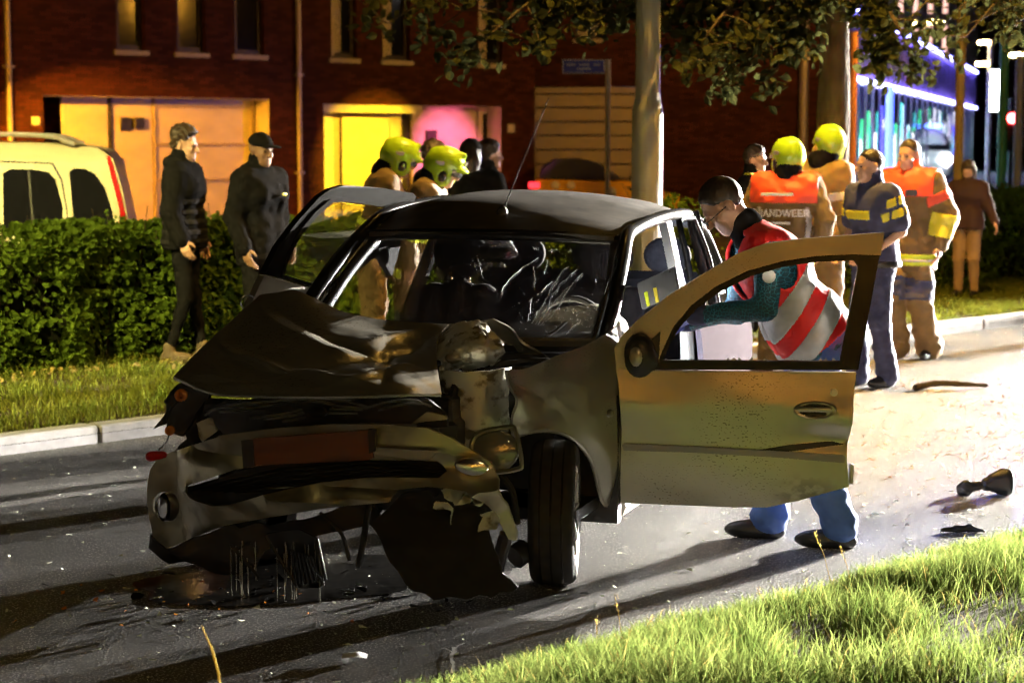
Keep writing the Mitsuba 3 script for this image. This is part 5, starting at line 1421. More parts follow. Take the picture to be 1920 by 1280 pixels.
def vest(p):
    h = (p - s.P) @ ax; f = (p - s.P) @ fx; a = p[:, 0]
    tt = .046
    d = smin([s.torso(p, tt), cone(p, s.up(-.08, -.03, -.20), s.up(-.09, 0, .12), .135 + tt, .12 + tt), cone(p, s.up(.08, -.03, -.20), s.up(.09, 0, .12), .135 + tt, .12 + tt), ell(p, s.up(0, -.11, -.08), (.19, .12, .15), s.B)], .06)
    d = d + .018 * (npn(p * [1, 1, .5], 8, 11) + .6 * npn(p, 17, 12))
    d = np.maximum(d, -(d + .012))                                       # a thin shell
    for i in (0, 1): d = np.maximum(d, -(cone(p, s.up((2 * i - 1) * .265, .01, .47), s.up((2 * i - 1) * .36, .03, .33), .082, .105)))
    d = np.maximum(d, -cone(p, s.neck + fx * .03 - ax * .02, s.neck + ax * .2, .085, .10))
    d = np.maximum(d, .022 - (p - s.P) @ np.array([0, .63, .77]))
    front = np.maximum(np.abs(a) - .02 - .10 * np.clip((.45 - h), 0, 1) * 0 - np.where(h > .30, (h - .30) * .35, 0), -(f - .03))
    d = np.maximum(d, -front)
    return d


vb = s.box_of([*s.sh, s.neck + ax * .1, s.P - ax * .2, s.P - fx * .25], .2)
v = s.add('vest', nets(vest, *vb, .0095), 'vest_red', label='red vest with two silver bands')
vf = vest
for a_, b_ in ((.035, .125), (.195, .285)):
    s.band('reflective_band', slab(np.array([0, .85, .53]), s.P, a_, b_), 'silver_tape', v, off=.005, fn=vf, bounds=vb, h=.0085)
s.add('arm_badge', mv(lathe([(.030, .0), (.028, .006), (0, .007)], 20), s.sh[1] + (s.el[1] - s.sh[1]) * .45 + [.062, .0, 0.0], frame3(0, (0, 1, 0), (0, 0, 1))), 'lettering_white', j)
s.add('collar', nets(lambda p: np.maximum(np.abs(cone(p, s.neck - ax * .03, s.neck + ax * .055, .075, .070)) - .012, -((p - s.neck) @ ax) - .03), s.neck - .16, s.neck + .16, .008), 'cloth_black', j)
gl_ = s.add('glasses', s.hw(cat([tube(np.array([(x + .021 * math.cos(t), .113 - .0, .000 + .014 * math.sin(t)) for t in np.linspace(0, 2 * np.pi, 25)]), .0022, 6) for x in (-.032, .032)] + [tube([(x * .052, .112, .004), (x * .078, .08, .006), (x * .084, -.012, .004)], .002, 6) for x in (-1, 1)] + [tube([(-.012, .114, .004), (.012, .114, .004)], .002, 6)])), 'gloss_black', smooth=False)
for x in (-.032, .032): s.add('lens', s.hw((np.array([(x, .113, 0)] + [(x + .020 * math.cos(t), .113, .013 * math.sin(t)) for t in np.linspace(0, 2 * np.pi, 25)[:-1]]), np.array([(0, k + 1, (k + 1) % 24 + 1) for k in range(24)]))), 'window_glass', gl_, smooth=False)

# the tablet in his hands
tb = [cl(1195, 531, b=1.26, w=True), cl(1266, 499, b=1.04, w=True), cl(1312, 528, b=.92, w=True), cl(1236, 568, b=1.14, w=True)]
o = tb[0]; X = tb[1] - tb[0]; Y = tb[3] - tb[0]
F_ = frame3(0, X, Y); lx_, ly_ = np.linalg.norm(X), float(np.dot(Y, F_[:, 1]))
tk = thing('tablet', 'dark grey tablet with yellow stickers held inside the open driver door', 'tablet')
part(tk, 'case', mv(box(lx_ / 2, ly_ / 2, 0, lx_, ly_, .012, bev=.005), o, F_), 'tablet_grey')
for u0 in (.16, .40): part(tk, 'sticker', mv(box(lx_ * u0 + .012, ly_ * .70, -.0065 if F_[1, 2] > 0 else .0065, .030, .070, .001), o, F_), 'lime_tape' if u0 < .3 else 'yellow_tape')
scr = part(tk, 'screen', mv(box(lx_ / 2, ly_ / 2, .0075 if F_[1, 2] > 0 else -.0075, lx_ * .92, ly_ * .88, .001), o, F_), 'white_paint')
scene[scr]['emitter'] = dict(type='area', radiance=rgb(10.0, 10.6, 13.5), sampling_weight=.7)
part(tk, 'camera_eye', mv(lathe([(.008, 0), (.006, .003), (0, .003)], 14), o + F_ @ np.array([lx_ * .88, ly_ * .12, -.006 if F_[1, 2] > 0 else .006])), 'gloss_black')

# --- two young men before the hedge
s = Fig('young man with swept up hair in black quilted jacket before the left hedge', G(350, 677, .1) + [0, 0, 0], 82, 1.84, head=(4, 6, 0), arms=dict(rw=(-.245, .06, .01)), legs=dict(rk=(-.10, .03, .5), ra=(-.11, -.10, .09), lk=(.09, .03, .5), la=(.09, .10, .09)))
s.body('skin', ear=True); s.eyes()
s.hair('hair_brown', thick=.013, top=.030, quiff=.0, fringe=.0, line=.016, shag=.034)
ax = np.array([0, 0, 1.0])
j = s.jacket('cloth_black', t=.030, hem=-.06, collar=1, extra=lambda p: [ell(p, s.neck + [0, -.07, .01], (.12, .075, .06))])
for k in range(5): s.band('quilt_ridge', inter(slab(ax, s.P, -.02 + .075 * k, .022 + .075 * k), lambda p: np.abs(p[:, 0]) - .22), 'cloth_charcoal', j, off=.007, h=.011)
s.trousers('cloth_black', t=-.002, end=.9); s.shoes('shoe_tan')
s = Fig('young man in black cap and wide black jacket beside the bent passenger door', G(492, 690, .1), 58, 1.80, head=(8, 6, 0), bulk=.012, arms=dict(rw=(-.27, .07, -.01), re=(-.265, -.04, .245), le=(.25, -.03, .24), lw=(.25, .06, 0)))
s.body('skin_dark'); s.eyes()
cap = s.add('cap', s.hw(nets(lambda p: np.maximum(smin([ell(p, (0, -.012, .04), (.088, .110, .100))], .01), .035 - p[:, 2] - .25 * np.minimum(p[:, 1], 0)), (-.13, -.15, -.0), (.13, .15, .18), .007)), 'cloth_black')
s.add('cap_peak', s.hw(nets(lambda p: np.maximum(ell(p, (0, .10, .042), (.075, .095, .012)), -.02 - p[:, 1] + .07), (-.1, .0, .0), (.1, .22, .08), .006)), 'cloth_black', cap)
j = s.jacket('cloth_black', t=.030, hem=-.14, collar=1, fold=.022, extra=lambda p: [ell(p, s.neck + [0, -.06, .0], (.12, .075, .06))])
s.add('chest_emblem', mv(lathe([(.03, .0), (.026, .005), (0, .006)], 16), s.up(.07, .182, .40), frame3(0, (1, 0, 0), (0, 0, 1)) @ np.diag([1, .45, -1])), 'yellow_tape', j)
s.trousers('cloth_black', t=.02, end=.97); s.shoes('boot_black')

# --- fire crew and onlookers behind the car
def crew(label, pos, facing, h, coat='turnout', **k):
    gloves = k.pop('gloves', None)
    s = Fig(label, pos, facing, h, bulk=.026, **k)
    s.body('skin', glove=gloves)
    s.helmet()
    s.coat = s.jacket(coat, t=.032, hem=-.16, fold=.026, collar=1)
    s.trousers(coat, t=.035, end=.95, flare=.03, fold=.024)
    s.shoes('boot_black', 'boot', hi=.05)
    return s


s = crew('firefighter in lime helmet farther left of the pair behind the car roof', at(694, 400, 14.6) * [1, 1, 0] + [0, 0, .09], 92, 1.80, lean=14, head=(-8, 22, 0), headoff=(0, .04, -.03))
s.band('reflective_band', limb_slab(s, s.sh[0], s.el[0], .55, .72), 'yellow_tape', s.coat)
s.band('reflective_band', slab(s.B @ [0, 0, 1.], s.P, .16, .22), 'lime_tape', s.coat)
s = crew('firefighter in lime helmet nearer right of the pair behind the car roof', at(764, 400, 13.9) * [1, 1, 0] + [0, 0, .06], 84, 1.78, lean=18, head=(4, 24, 0), headoff=(0, .04, -.03))
for a_, b_, m_ in ((-.13, -.06, 'lime_tape'), (.16, .24, 'lime_tape')): s.band('reflective_band', slab(s.B @ [0, 0, 1.], s.P, a_, b_), m_, s.coat)
s.band('reflective_band', limb_slab(s, s.sh[0], s.el[0], .5, .68), 'yellow_tape', s.coat)

s = Fig('dark haired onlooker mostly hidden behind the two lime helmets', at(812, 400, 17.3) * [1, 1, 0], 120, 1.84, arms=dict(rw=(-.2, .2, .1)))
s.body('skin'); s.hair('hair_dark', thick=.018, top=.01, shag=.02); s.jacket('maroon_cloth', t=.03, collar=1); s.trousers('cloth_charcoal'); s.shoes('boot_black')
s = Fig('onlooker with long dark hair under a cap seen from behind', at(882, 400, 16.8) * [1, 1, 0], 165, 1.84, head=(-14, 4, 0), bulk=.05)
s.body('skin'); s.hair('hair_dark', thick=.016)
s.add('long_hair', s.hw(nets(lambda p: smin([ell(p, (0, -.03, .0), (.095, .11, .12)), cone(p, (0, -.075, -.05), (0, -.10, -.30), .085, .06)], .04) + .012 * npn(p * [1, 1, .3], 45, 3), (-.16, -.24, -.42), (.16, .055, .18), .010)), 'hair_dark')
s.add('cap', s.hw(nets(lambda p: np.maximum(ell(p, (0, -.012, .05), (.098, .122, .105)), .05 - p[:, 2]), (-.13, -.16, .0), (.13, .15, .18), .008)), 'cloth_charcoal')
s.jacket('cloth_black', t=.04, hem=-.16, collar=1, extra=lambda p: [ell(p, s.neck + [0, -.08, -.04], (.13, .08, .08))]); s.trousers('cloth_charcoal'); s.shoes('boot_black')
s = Fig('onlooker with face turned right beside the capped long haired one', at(916, 400, 17.6) * [1, 1, 0], 100, 1.84, head=(-10, 0, 0))
s.body('skin'); s.hair('hair_brown', thick=.02, top=.01); s.jacket('cloth_charcoal', t=.03, collar=1); s.trousers('cloth_charcoal'); s.shoes('boot_black')

s = Fig('dark haired man in black jacket left of the helmeted firefighters by the tree', at(1412, 420, 17.4) * [1, 1, 0], 66, 1.80, head=(4, 4, 0))
s.body('skin'); s.eyes(); s.hair('hair_brown', thick=.012, top=.008); j = s.jacket('cloth_black', t=.03, collar=1); s.trousers('cloth_black'); s.shoes('boot_black')
s.add('shoulder_mark', mv(box(0, 0, 0, .10, .07, .012, bev=.004), s.sh[0] + [-.01, .02, .088]), 'yellow_tape', j)

ax = np.array([0, 0, 1.0])
s = crew('firefighter with red shoulder cape and white lettering on the back', at(1474, 420, 15.3) * [1, 1, 0], 158, 1.84, head=(-48, 10, 0), arms=dict(re=(-.32, -.05, .26), rw=(-.26, .08, .02), le=(.33, .0, .26), lw=(.28, .12, .05)))
s.jb = s.box_of([*s.sh, s.neck, s.P], .22)
s.band('shoulder_cape', lambda p: np.maximum(.385 - (p - s.P)[:, 2], np.abs(p[:, 0]) - .27), 'vest_orange', s.coat, off=.016, h=.012, label='red shoulder cape')
s.band('reflective_band', limb_slab(s, s.el[0], s.wr[0], .55, .80), 'lime_tape', s.coat, bounds=s.box_of([s.el[0], s.wr[0]], .16))
s.band('reflective_band', limb_slab(s, s.el[1], s.wr[1], .55, .80), 'lime_tape', s.coat, bounds=s.box_of([s.el[1], s.wr[1]], .16))


def back_text(s, text, hgt, u, y, mat, parent, name='lettering'):
    m = meshkit.text_mesh(text, hgt, .006, bold=True)
    v = np.array(m.vertices); v[:, 0] -= v[:, 0].mean()
    w = v[:, 0].max()
    y0 = np.interp(np.abs(v[:, 0]), [0, .12, .22], [0, .012, .05])
    P = np.stack([v[:, 0], -y + y0 - v[:, 2], v[:, 1] + u], 1)       # seen from behind: the figure's left is on the reader's left
    P[:, 0] *= -1
    s.add(name, (P + s.P * [1, 1, 1], np.array(m.faces)), mat, parent, smooth=False)


for x_ in (-.19, .19): s.band('vertical_tape', lambda p, x_=x_: np.maximum(np.maximum(np.abs(p[:, 0] - x_) - .018, (p - s.P)[:, 2] - .36), p[:, 1]), 'silver_tape', s.coat, off=.006)
s.band('reflective_band', slab(ax, s.P, -.10, -.04), 'lime_tape', s.coat)
back_text(s, 'BRANDWEER', .052, .285, .222, 'lettering_white', s.coat)
s.add('reflective_bar', box(0, 0, 0, .24, .008, .028) if False else mv(box(0, 0, 0, .25, .010, .024), s.P + [0.02, -.225, .455]), 'lettering_white', s.coat)
s.add('reflective_bar', mv(box(0, 0, 0, .17, .010, .018), s.P + [0.0, -.215, .235]), 'lettering_white', s.coat)
s = crew('tall firefighter in tan coat and lime helmet directly before the tree trunk', at(1538, 420, 16.4) * [1, 1, 0] + [0, 0, .05], 140, 1.90, coat='turnout_light', head=(-58, 4, 0), headoff=(-.05, .02, 0))
s.band('reflective_band', limb_slab(s, s.sh[0], s.el[0], .62, .85), 'silver_tape', s.coat, bounds=s.box_of([s.sh[0], s.el[0]], .18))

# --- police officer
s = Fig('police officer with short yellow chequered sleeves and navy trousers by the road', at(1640, 500, 14.35) * [1, 1, 0], -62, 1.79, lean=4, head=(14, 2, 0), bulk=.02,
        arms=dict(le=(.25, -.06, .24), lw=(.16, .16, .09), re=(-.25, .0, .25), rw=(-.18, .2, .1)), legs=dict(la=(.11, -.05, .09), ra=(-.10, .06, .09), lk=(.10, .02, .5), rk=(-.1, .07, .5)))
s.body('skin'); s.eyes(); s.hair('hair_dark', thick=.005, line=.012)
j = s.jacket('cloth_navy', t=.022, hem=-.03, short=True, collar=1)
scene_j = s.jf
for i in (0, 1):
    for t_ in (.10, .40):
        for q in range(3):
            sgn = 1 if q % 2 == (t_ > .2) else -1
            an0 = -1.2 + .8 * q
            reg = lambda p, i=i, t_=t_, an0=an0: np.maximum(limb_slab(s, s.sh[i], s.el[i], t_, t_ + .22, .16)(p), np.abs(np.arctan2((p - s.sh[i])[:, 1], (2 * i - 1) * (p - s.sh[i])[:, 0] + .02) - an0 - (.4 if t_ > .2 else 0)) * .08 - .026)
            s.band('sleeve_check', reg, 'yellow_tape', j, bounds=s.box_of([s.sh[i], s.el[i]], .14), h=.009)
s.band('chest_check', inter(slab(ax, s.P, .33, .40), lambda p: -p[:, 1] + .02, lambda p: np.abs(p[:, 0]) - .14), 'yellow_tape', j)
s.trousers('cloth_navy', t=.016, end=1.0, flare=.03, fold=.022); s.shoes('boot_black', 'boot', hi=.05)
s.add('belt', nets(lambda p: np.maximum(np.abs(smin([cone(p, s.up(-.075, 0, .0), s.up(.075, 0, .0), .142, .142)], .01)) - .012, np.abs((p - s.P)[:, 2]) - .025), s.P - .26, s.P + .26, .01), 'boot_black')

# --- walking firefighter without helmet
s = Fig('bareheaded firefighter with orange shoulders and yellow banded sleeves walking left', at(1706, 500, 16.1) * [1, 1, 0], -38, 1.86, lean=3, head=(6, 6, 0), bulk=.035,
        arms=dict(le=(.30, -.06, .25), lw=(.27, .0, .0), re=(-.29, .08, .25), rw=(-.25, .22, .06)),
        legs=dict(rk=(-.09, .16, .52), ra=(-.09, .02, .10), lk=(.10, .02, .50), la=(.12, -.14, .09)))
s.body('skin'); s.eyes(); s.hair('hair_brown', thick=.006, line=.008)
s.coat = s.jacket('turnout', t=.034, hem=-.20, fold=.024, collar=1)
s.jb = s.box_of([*s.sh, *s.el, *s.wr, s.neck, s.P - [0, 0, .2]], .18)
s.band('shoulder_cape', lambda p: np.maximum(.40 - (p - s.P)[:, 2], np.abs(p[:, 0]) - .25), 'vest_orange', s.coat, off=.014, label='orange shoulder cape')
s.band('reflective_band', slab(ax, s.P, -.16, -.06), 'lime_tape', s.coat)
s.band('reflective_band', slab(ax, s.P, -.13, -.10), 'silver_tape', s.coat, off=.010)
for i in (0, 1):
    s.band('reflective_band', limb_slab(s, s.el[i], s.wr[i], .0, .75), 'yellow_tape', s.coat, bounds=s.box_of([s.el[i], s.wr[i]], .16))
    s.band('arm_patch', limb_slab(s, s.sh[i], s.el[i], .30, .58, .16), 'vest_orange', s.coat, bounds=s.box_of([s.sh[i], s.el[i]], .16), off=.008)
s.trousers('turnout_light', t=.040, end=.97, flare=.03, fold=.03)
for i in (0, 1): s.band('knee_patch', inter(limb_slab(s, s.hp[i], s.kn[i], .62, 1.02, .2)), 'cloth_navy', s.k, fn=s.tf, bounds=s.box_of([s.hp[i], s.kn[i]], .2))
s.shoes('boot_black', 'boot', hi=.06)
s.add('chest_label', mv(box(0, 0, 0, .10, .012, .05, bev=.003), s.up(.10, .185, .44)), 'cloth_navy', s.coat)

# --- girl by the right hedge
s = Fig('small girl in dark top and tan trousers before the right hedge', at(1812, 500, 21.3) * [1, 1, 0] + [0, 0, .1], -32, 1.52, head=(-6, 26, 0), arms=dict(le=(.28, .02, .27), lw=(.40, .10, .06), re=(-.24, .04, .25), rw=(-.18, .2, .05)))
s.body('skin'); s.hair('hair_blond', thick=.016, fringe=.01)
s.add('long_hair', s.hw(nets(lambda p: np.maximum(smin([ell(p, (0, -.03, .0), (.095, .10, .12)), cone(p, (0, -.05, -.05), (0, -.05, -.26), .095, .075)], .04), p[:, 1] - .045) + .01 * npn(p, 45), (-.15, -.2, -.32), (.15, .06, .16), .01)), 'hair_blond')
s.jacket('maroon_cloth', t=.026, hem=-.04, collar=1); s.trousers('tan_cloth', t=.018, end=.97); s.shoes('cloth_charcoal')
# ------------------------------------------------------------------ greenery
def blades(base, n_up, length, width, lean, rng, seg=3):
    """grass blades as bent strips; base (n, 3)"""
    n = len(base)
    a = rng.uniform(0, 2 * np.pi, n); L = length
    side = np.stack([np.cos(a), np.sin(a), 0 * a], 1)
    b = rng.uniform(0, 2 * np.pi, n)
    out = np.stack([np.cos(b), np.sin(b), 0 * b], 1)
    vs = []
    for k in range(seg + 1):
        t = k / seg
        c = base + np.array([0, 0, 1.0]) * (L * t * (1 - .25 * lean * t))[:, None] + out * (L * lean * t * t * .6)[:, None]
        wd = width * (1 - t) ** .7
        if k < seg: vs += [c - side * wd[:, None], c + side * wd[:, None]]
        else: vs += [c]
    V = np.stack(vs, 1); m = V.shape[1]
    f = []
    for k in range(seg - 1): f += [(2 * k, 2 * k + 1, 2 * k + 3), (2 * k, 2 * k + 3, 2 * k + 2)]
    f += [(2 * seg - 2, 2 * seg - 1, 2 * seg)]
    F = (np.array(f)[None] + (np.arange(n) * m)[:, None, None]).reshape(-1, 3)
    return V.reshape(-1, 3), F


def rq_arr(t, q, z): return np.stack([ROAD[0] * t + ACR[0] * q, ROAD[1] * t + ACR[1] * q, z], -1)


# near verge, tufted
rng = np.random.default_rng(11)
N = 120000
t = rng.uniform(2.0, 13.5, N * 2); q = 4.72 - rng.exponential(1.0, N * 2) * .9
P = rq_arr(t, q, 0 * t)
vis = (P[:, 1] > 4.6) & (np.abs(P[:, 0] / P[:, 1]) < .30) & (q > 2.2)
t, q = t[vis], q[vis]
edge = meshkit.fbm(np.stack([t * 1.7, t * 0, t * 0], 1), 3, 4) - .5
q = q - .10 + .35 * edge
tuft = meshkit.fbm(np.stack([t * 2.6, q * 2.6, 0 * t], 1), 3, 9)
keep = rng.random(len(t)) < np.clip(tuft * 2.3 - .62, .05, 1)
t, q, tuft = t[keep], q[keep], tuft[keep]
P = rq_arr(t, q, .02 + .05 * np.clip((4.66 - q) * 2, 0, 1))
L = (.035 + .11 * rng.random(len(t)) ** 1.6) * (.55 + tuft * 1.0) * np.clip(.45 + (4.66 - q) * 1.2, .4, 1.25)
single('near_grass', blades(P, 0, L, .0018 + .0022 * rng.random(len(t)), .3 + .9 * rng.random(len(t)), rng), 'grass_near', 'bright tufted grass on the near verge at the lower right', 'grass', kind='stuff')
m = rng.random(len(P)) < .07
single('dead_grass', blades(P[m] + rng.normal(0, .01, (m.sum(), 3)) * [1, 1, 0], 0, L[m] * rng.uniform(.8, 1.25, m.sum()), np.full(m.sum(), .0016), .4 + 1.1 * rng.random(m.sum()), rng), 'straw', 'dead straw coloured blades among the near grass', 'grass', kind='stuff')
# seed stalks at the edge of it
k = 0
st = []
for px, py, h in ((1560, 1060, .23), (1600, 1075, .20), (1500, 1110, .14), (1440, 1120, .12), (1640, 1060, .14), (1735, 1040, .15), (1290, 1150, .10), (1165, 1150, .14), (1475, 1130, .16), (1690, 1060, .12), (1200, 1165, .12), (1120, 1180, .11)):
    b = gnd(px, py + 40, .03); d = rng.normal(0, .02, 3)
    st.append(tube([b, b + [d[0], d[1], h * .6], b + [d[0] * 2.2, d[1] * 2, h]], [.0011, .0010, .0008], 5))
    for j in range(14):
        zz = h * rng.uniform(.68, 1.02); c = b + [d[0] * 2 * zz / h, d[1] * 2 * zz / h, zz] + rng.normal(0, .0035, 3)
        st.append(mv((np.array([[-.0016, 0, 0], [.0016, 0, 0], [0, .001, .009]]), np.array([[0, 1, 2]])), c, R('z', rng.uniform(0, 360))))
single('seed_stalk', cat(st), 'straw', 'thin dry seed stalks at the edge of the near grass', 'grass stalk', kind='stuff')
b = at(410, 1262, 5.2); c = at(378, 1172, 5.25)
single('dry_blade', blades(np.array([[b[0], b[1], 0.0]]), 0, np.array([.45]), np.array([.008]), np.array([.0]), np.random.default_rng(1)) if False else tube([[b[0] + .03, b[1], 0], b, (b + c) / 2 + [.004, 0, .004], c], [.0032, .0032, .003, .0015], 6), 'straw', 'single blurred dry grass blade rising in the dark foreground', 'grass blade', smooth=40)
# far verge
N = 90000
t = rng.uniform(1.5, 26, N); q = rng.uniform(10.2, 12.75, N)
P = rq_arr(t, q, 0 * t + .10)
vis = (np.abs(P[:, 0] / P[:, 1]) < .285)
vis &= ~((P[:, 0] / P[:, 1] > -.02) & (P[:, 0] / P[:, 1] < .14) & (rng.random(N) < .75))
t, q, P = t[vis], q[vis], P[vis]
tuft = meshkit.fbm(np.stack([t * 2.2, q * 2.2, 0 * t], 1), 3, 19)
keep = rng.random(len(t)) < np.clip(tuft * 2.2 - .3, .2, 1)
P, tuft, q = P[keep], tuft[keep], q[keep]
L = (.035 + .08 * rng.random(len(P)) ** 1.5) * (.5 + tuft) * (1 + .5 * np.clip(q - 12.2, 0, 1))
single('far_grass', blades(P, 0, L, .003 + .003 * rng.random(len(P)), .3 + .8 * rng.random(len(P)), rng, 2), 'grass_far', 'yellow green grass strip between the far kerb and the hedge', 'grass', kind='stuff')
# tall weeds at the foot of the left hedge
for px, py, h, lab in ((130, 688, .42, 'tall green weed tuft at the foot of the left hedge'), (182, 686, .30, 'shorter weed tuft right of the tall one at the left hedge')):
    n = 16; bb = gnd(px, py, .1)
    P = np.tile(bb, (n, 1)) + rng.normal(0, .05, (n, 3)) * [1, 1, 0]
    single('weed', blades(P, 0, h * rng.uniform(.5, 1, n), np.full(n, .007), rng.uniform(.3, .9, n), rng), 'grass_near', lab, 'weed')


def leafmesh(C, Nn, size, rng, fold=.25):
    """leaves: a folded pointed oval of 6 triangles at each centre C, facing about Nn"""
    n = len(C)
    r = rng.normal(size=(n, 3)); Nn = Nn / np.linalg.norm(Nn, axis=1, keepdims=True)
    u = np.cross(Nn, r); u /= np.linalg.norm(u, axis=1, keepdims=True); w = np.cross(Nn, u)
    s = size[:, None]
    pts = [-.5 * u, -.15 * u + .33 * w + fold * .33 * Nn, .2 * u + .27 * w + fold * .27 * Nn, .5 * u, .2 * u - .27 * w + fold * .27 * Nn, -.15 * u - .33 * w + fold * .33 * Nn, .03 * u]
    V = np.stack([C + p * s for p in pts], 1).reshape(-1, 3)
    f = np.array([(6, 0, 1), (6, 1, 2), (6, 2, 3), (6, 3, 4), (6, 4, 5), (6, 5, 0)])
    return V, (f[None] + (np.arange(n) * 7)[:, None, None]).reshape(-1, 3)


def hedge(label, t0, t1, q0, q1, h, n, seed, lo=0.06):
    rng = np.random.default_rng(seed)
    k = thing('hedge', label, 'hedge')
    # cane framework: upright stems
    st = []
    for _ in range(int((t1 - t0) * 16)):
        t, q = rng.uniform(t0, t1), rng.uniform(q0 + .12, q1 - .1)
        a = rq(t, q, .05); st.append(tube([a, a + rng.normal(0, .05, 3) + [0, 0, h * .5], a + rng.normal(0, .12, 3) + [0, 0, h * .92]], [.010, .007, .003], 5))
    part(k, 'stem', cat(st), 'bark', kind='stuff')
    tt, qq = rng.uniform(t0, t1, n), np.where(rng.random(n) < .72, q0 + rng.exponential(.10, n), rng.uniform(q0, q1, n))
    zz = np.where((qq > q0 + .3) & (rng.random(n) < .8), h - rng.exponential(.07, n), lo + (h - lo) * rng.random(n) ** .9)
    bump = meshkit.fbm(np.stack([tt * 1.6, zz * 2.2, 0 * tt], 1), 3, seed) - .5
    qq = qq - bump * .45; zz = zz + .28 * (meshkit.fbm(np.stack([tt * 2.1, qq * 2.1, 0 * tt], 1), 3, seed + 2) - .5) * (zz > h * .6)
    gap = meshkit.fbm(np.stack([tt * 4.2, zz * 4.2, qq * 2], 1), 2, seed + 5)
    kp = (rng.random(n) < np.clip(gap * 3.4 - 1.0, .05, 1)) & (qq < q1 + .1)
    C = rq_arr(tt, qq, np.maximum(zz, .05))[kp]; n = len(C)
    Nn = rng.normal(size=(n, 3)) * .75 + np.array([-ACR[0], -ACR[1], .55])
    part(k, 'foliage', leafmesh(C, Nn, .035 + .035 * rng.random(n), rng), 'leaf_hedge', kind='stuff')
    # the shaded twig mass within
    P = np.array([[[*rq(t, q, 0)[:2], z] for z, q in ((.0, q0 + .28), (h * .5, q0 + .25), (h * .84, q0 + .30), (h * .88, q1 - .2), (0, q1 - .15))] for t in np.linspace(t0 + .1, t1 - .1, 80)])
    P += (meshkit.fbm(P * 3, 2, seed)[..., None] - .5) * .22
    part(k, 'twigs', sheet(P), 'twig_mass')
    return k


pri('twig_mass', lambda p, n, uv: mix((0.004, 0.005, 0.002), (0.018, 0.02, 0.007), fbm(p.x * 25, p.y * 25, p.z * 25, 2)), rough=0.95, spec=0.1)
ta = rq_of(gnd(-60, 700, .1))[0] - .6
hedge('long clipped green hedge running behind the wreck from the left edge', ta, 15.6, 12.62, 13.45, 1.18, 60000, 3)
hedge('clipped green hedge right of the tree trunk behind the walking crew', 17.6, 26.5, 12.35, 13.2, 1.22, 26000, 5)
# fallen dry leaves at the foot of the hedge
n = 260; t, q = rng.uniform(5, 11, n), 12.45 + rng.normal(0, .14, n)
single('fallen_leaves', leafmesh(rq_arr(t, q, .125 + .02 * rng.random(n)), rng.normal(size=(n, 3)) * .5 + [0, 0, 1], .04 + .03 * rng.random(n), rng), 'straw', 'scatter of dry leaves along the foot of the left hedge', 'fallen leaves', kind='stuff')


def tree(label, base, r0, branches, nleaf, seed, topz=5.5, size=(.075, .135)):
    rng = np.random.default_rng(seed)
    k = thing('tree', label, 'tree')
    base = np.asarray(base, float)
    zz = np.linspace(0, topz, 14)
    path = np.stack([base[0] + .05 * np.sin(zz * .7), base[1] + .04 * np.cos(zz * .9), zz], 1)
    tr = tube(path, r0 * np.interp(zz, [0, .25, 1, topz], [1.35, 1.08, 1, .75]), 22)
    v = tr[0]; v += .028 * (meshkit.fbm(v * [6, 6, 1.5], 3, seed)[:, None] - .5) * (v - np.interp(v[:, 2:3], zz, path[:, 0]) * [1, 0, 0] - np.interp(v[:, 2:3], zz, path[:, 1]) * [0, 1, 0] - v * [0, 0, 1]) / r0 * 2
    part(k, 'trunk', (v, tr[1]), 'bark', smooth=50)
    C, W = [], []
    for (x, y, Y, z0) in branches:
        e = at(x, y, Y); a = np.array([base[0], base[1], z0])
        m = (a + e) / 2 + [0, 0, .35 + .1 * np.linalg.norm(e - a)]
        br = crom(np.array([a, a * .65 + m * .35 + [0, 0, .12], m, m * .4 + e * .6 + [0, 0, .06], e]), 22)
        part(k, 'branch', tube(br, np.linspace(.045, .005, 22), 6), 'bark', smooth=40)
        L = np.linalg.norm(e - a)
        for i in range(5, 22, 2):
            for _ in range(2):
                d = rng.normal(0, 1, 3) * [1, 1, .5] + [0, 0, -.1]; d /= np.linalg.norm(d)
                tw = br[i] + d * rng.uniform(.15, .5) * (.55 + .45 * L / 3)
                C.append(br[i] + (tw - br[i]) * np.linspace(.3, 1, 6)[:, None] + rng.normal(0, .035, (6, 3))); W.append((br[i], tw))
    part(k, 'twig', cat([tube([a, (a + b) / 2 + [0, 0, .02], b], [.006, .004, .002], 4) for a, b in W]), 'bark', kind='stuff')
    C = np.vstack(C)
    C = C[rng.integers(0, len(C), nleaf)] + rng.normal(0, .065, (nleaf, 3)) - [0, 0, .04]
    n = len(C)
    part(k, 'crown', leafmesh(C, rng.normal(size=(n, 3)) * .8 + [0, -.35, .75], rng.uniform(*size, n), rng, .3), 'leaf_tree', kind='stuff')
    return k


B1 = [(728, 45, 16.0, 3.6), (815, 60, 16.3, 3.5), (885, 92, 16.0, 3.4), (960, 20, 16.6, 3.8), (1005, 45, 16.1, 3.6), (1060, 15, 16.7, 3.7), (1110, 50, 16.4, 3.4), (1165, 30, 17.0, 3.6), (1050, -40, 16.7, 4.0), (1250, 70, 16.9, 3.3), (1290, 120, 16.4, 3.0), (1330, 60, 17.0, 3.3), (1385, 135, 16.6, 3.0),
      (1420, 80, 17.2, 3.2), (1460, 120, 16.7, 3.0), (1490, 60, 16.9, 3.3), (1360, 10, 17.1, 3.7), (1280, 10, 16.6, 3.7), (1440, 20, 17.7, 3.6), (1185, -60, 16.1, 4.2), (1655, 100, 16.6, 3.1), (1715, 120, 16.4, 2.9)]
TB = at(1546, 480, 17.2); TB[2] = 0
tree('roadside tree with a thick trunk and low drooping leaves behind the firefighters', TB, .150, B1, 9000, 21)
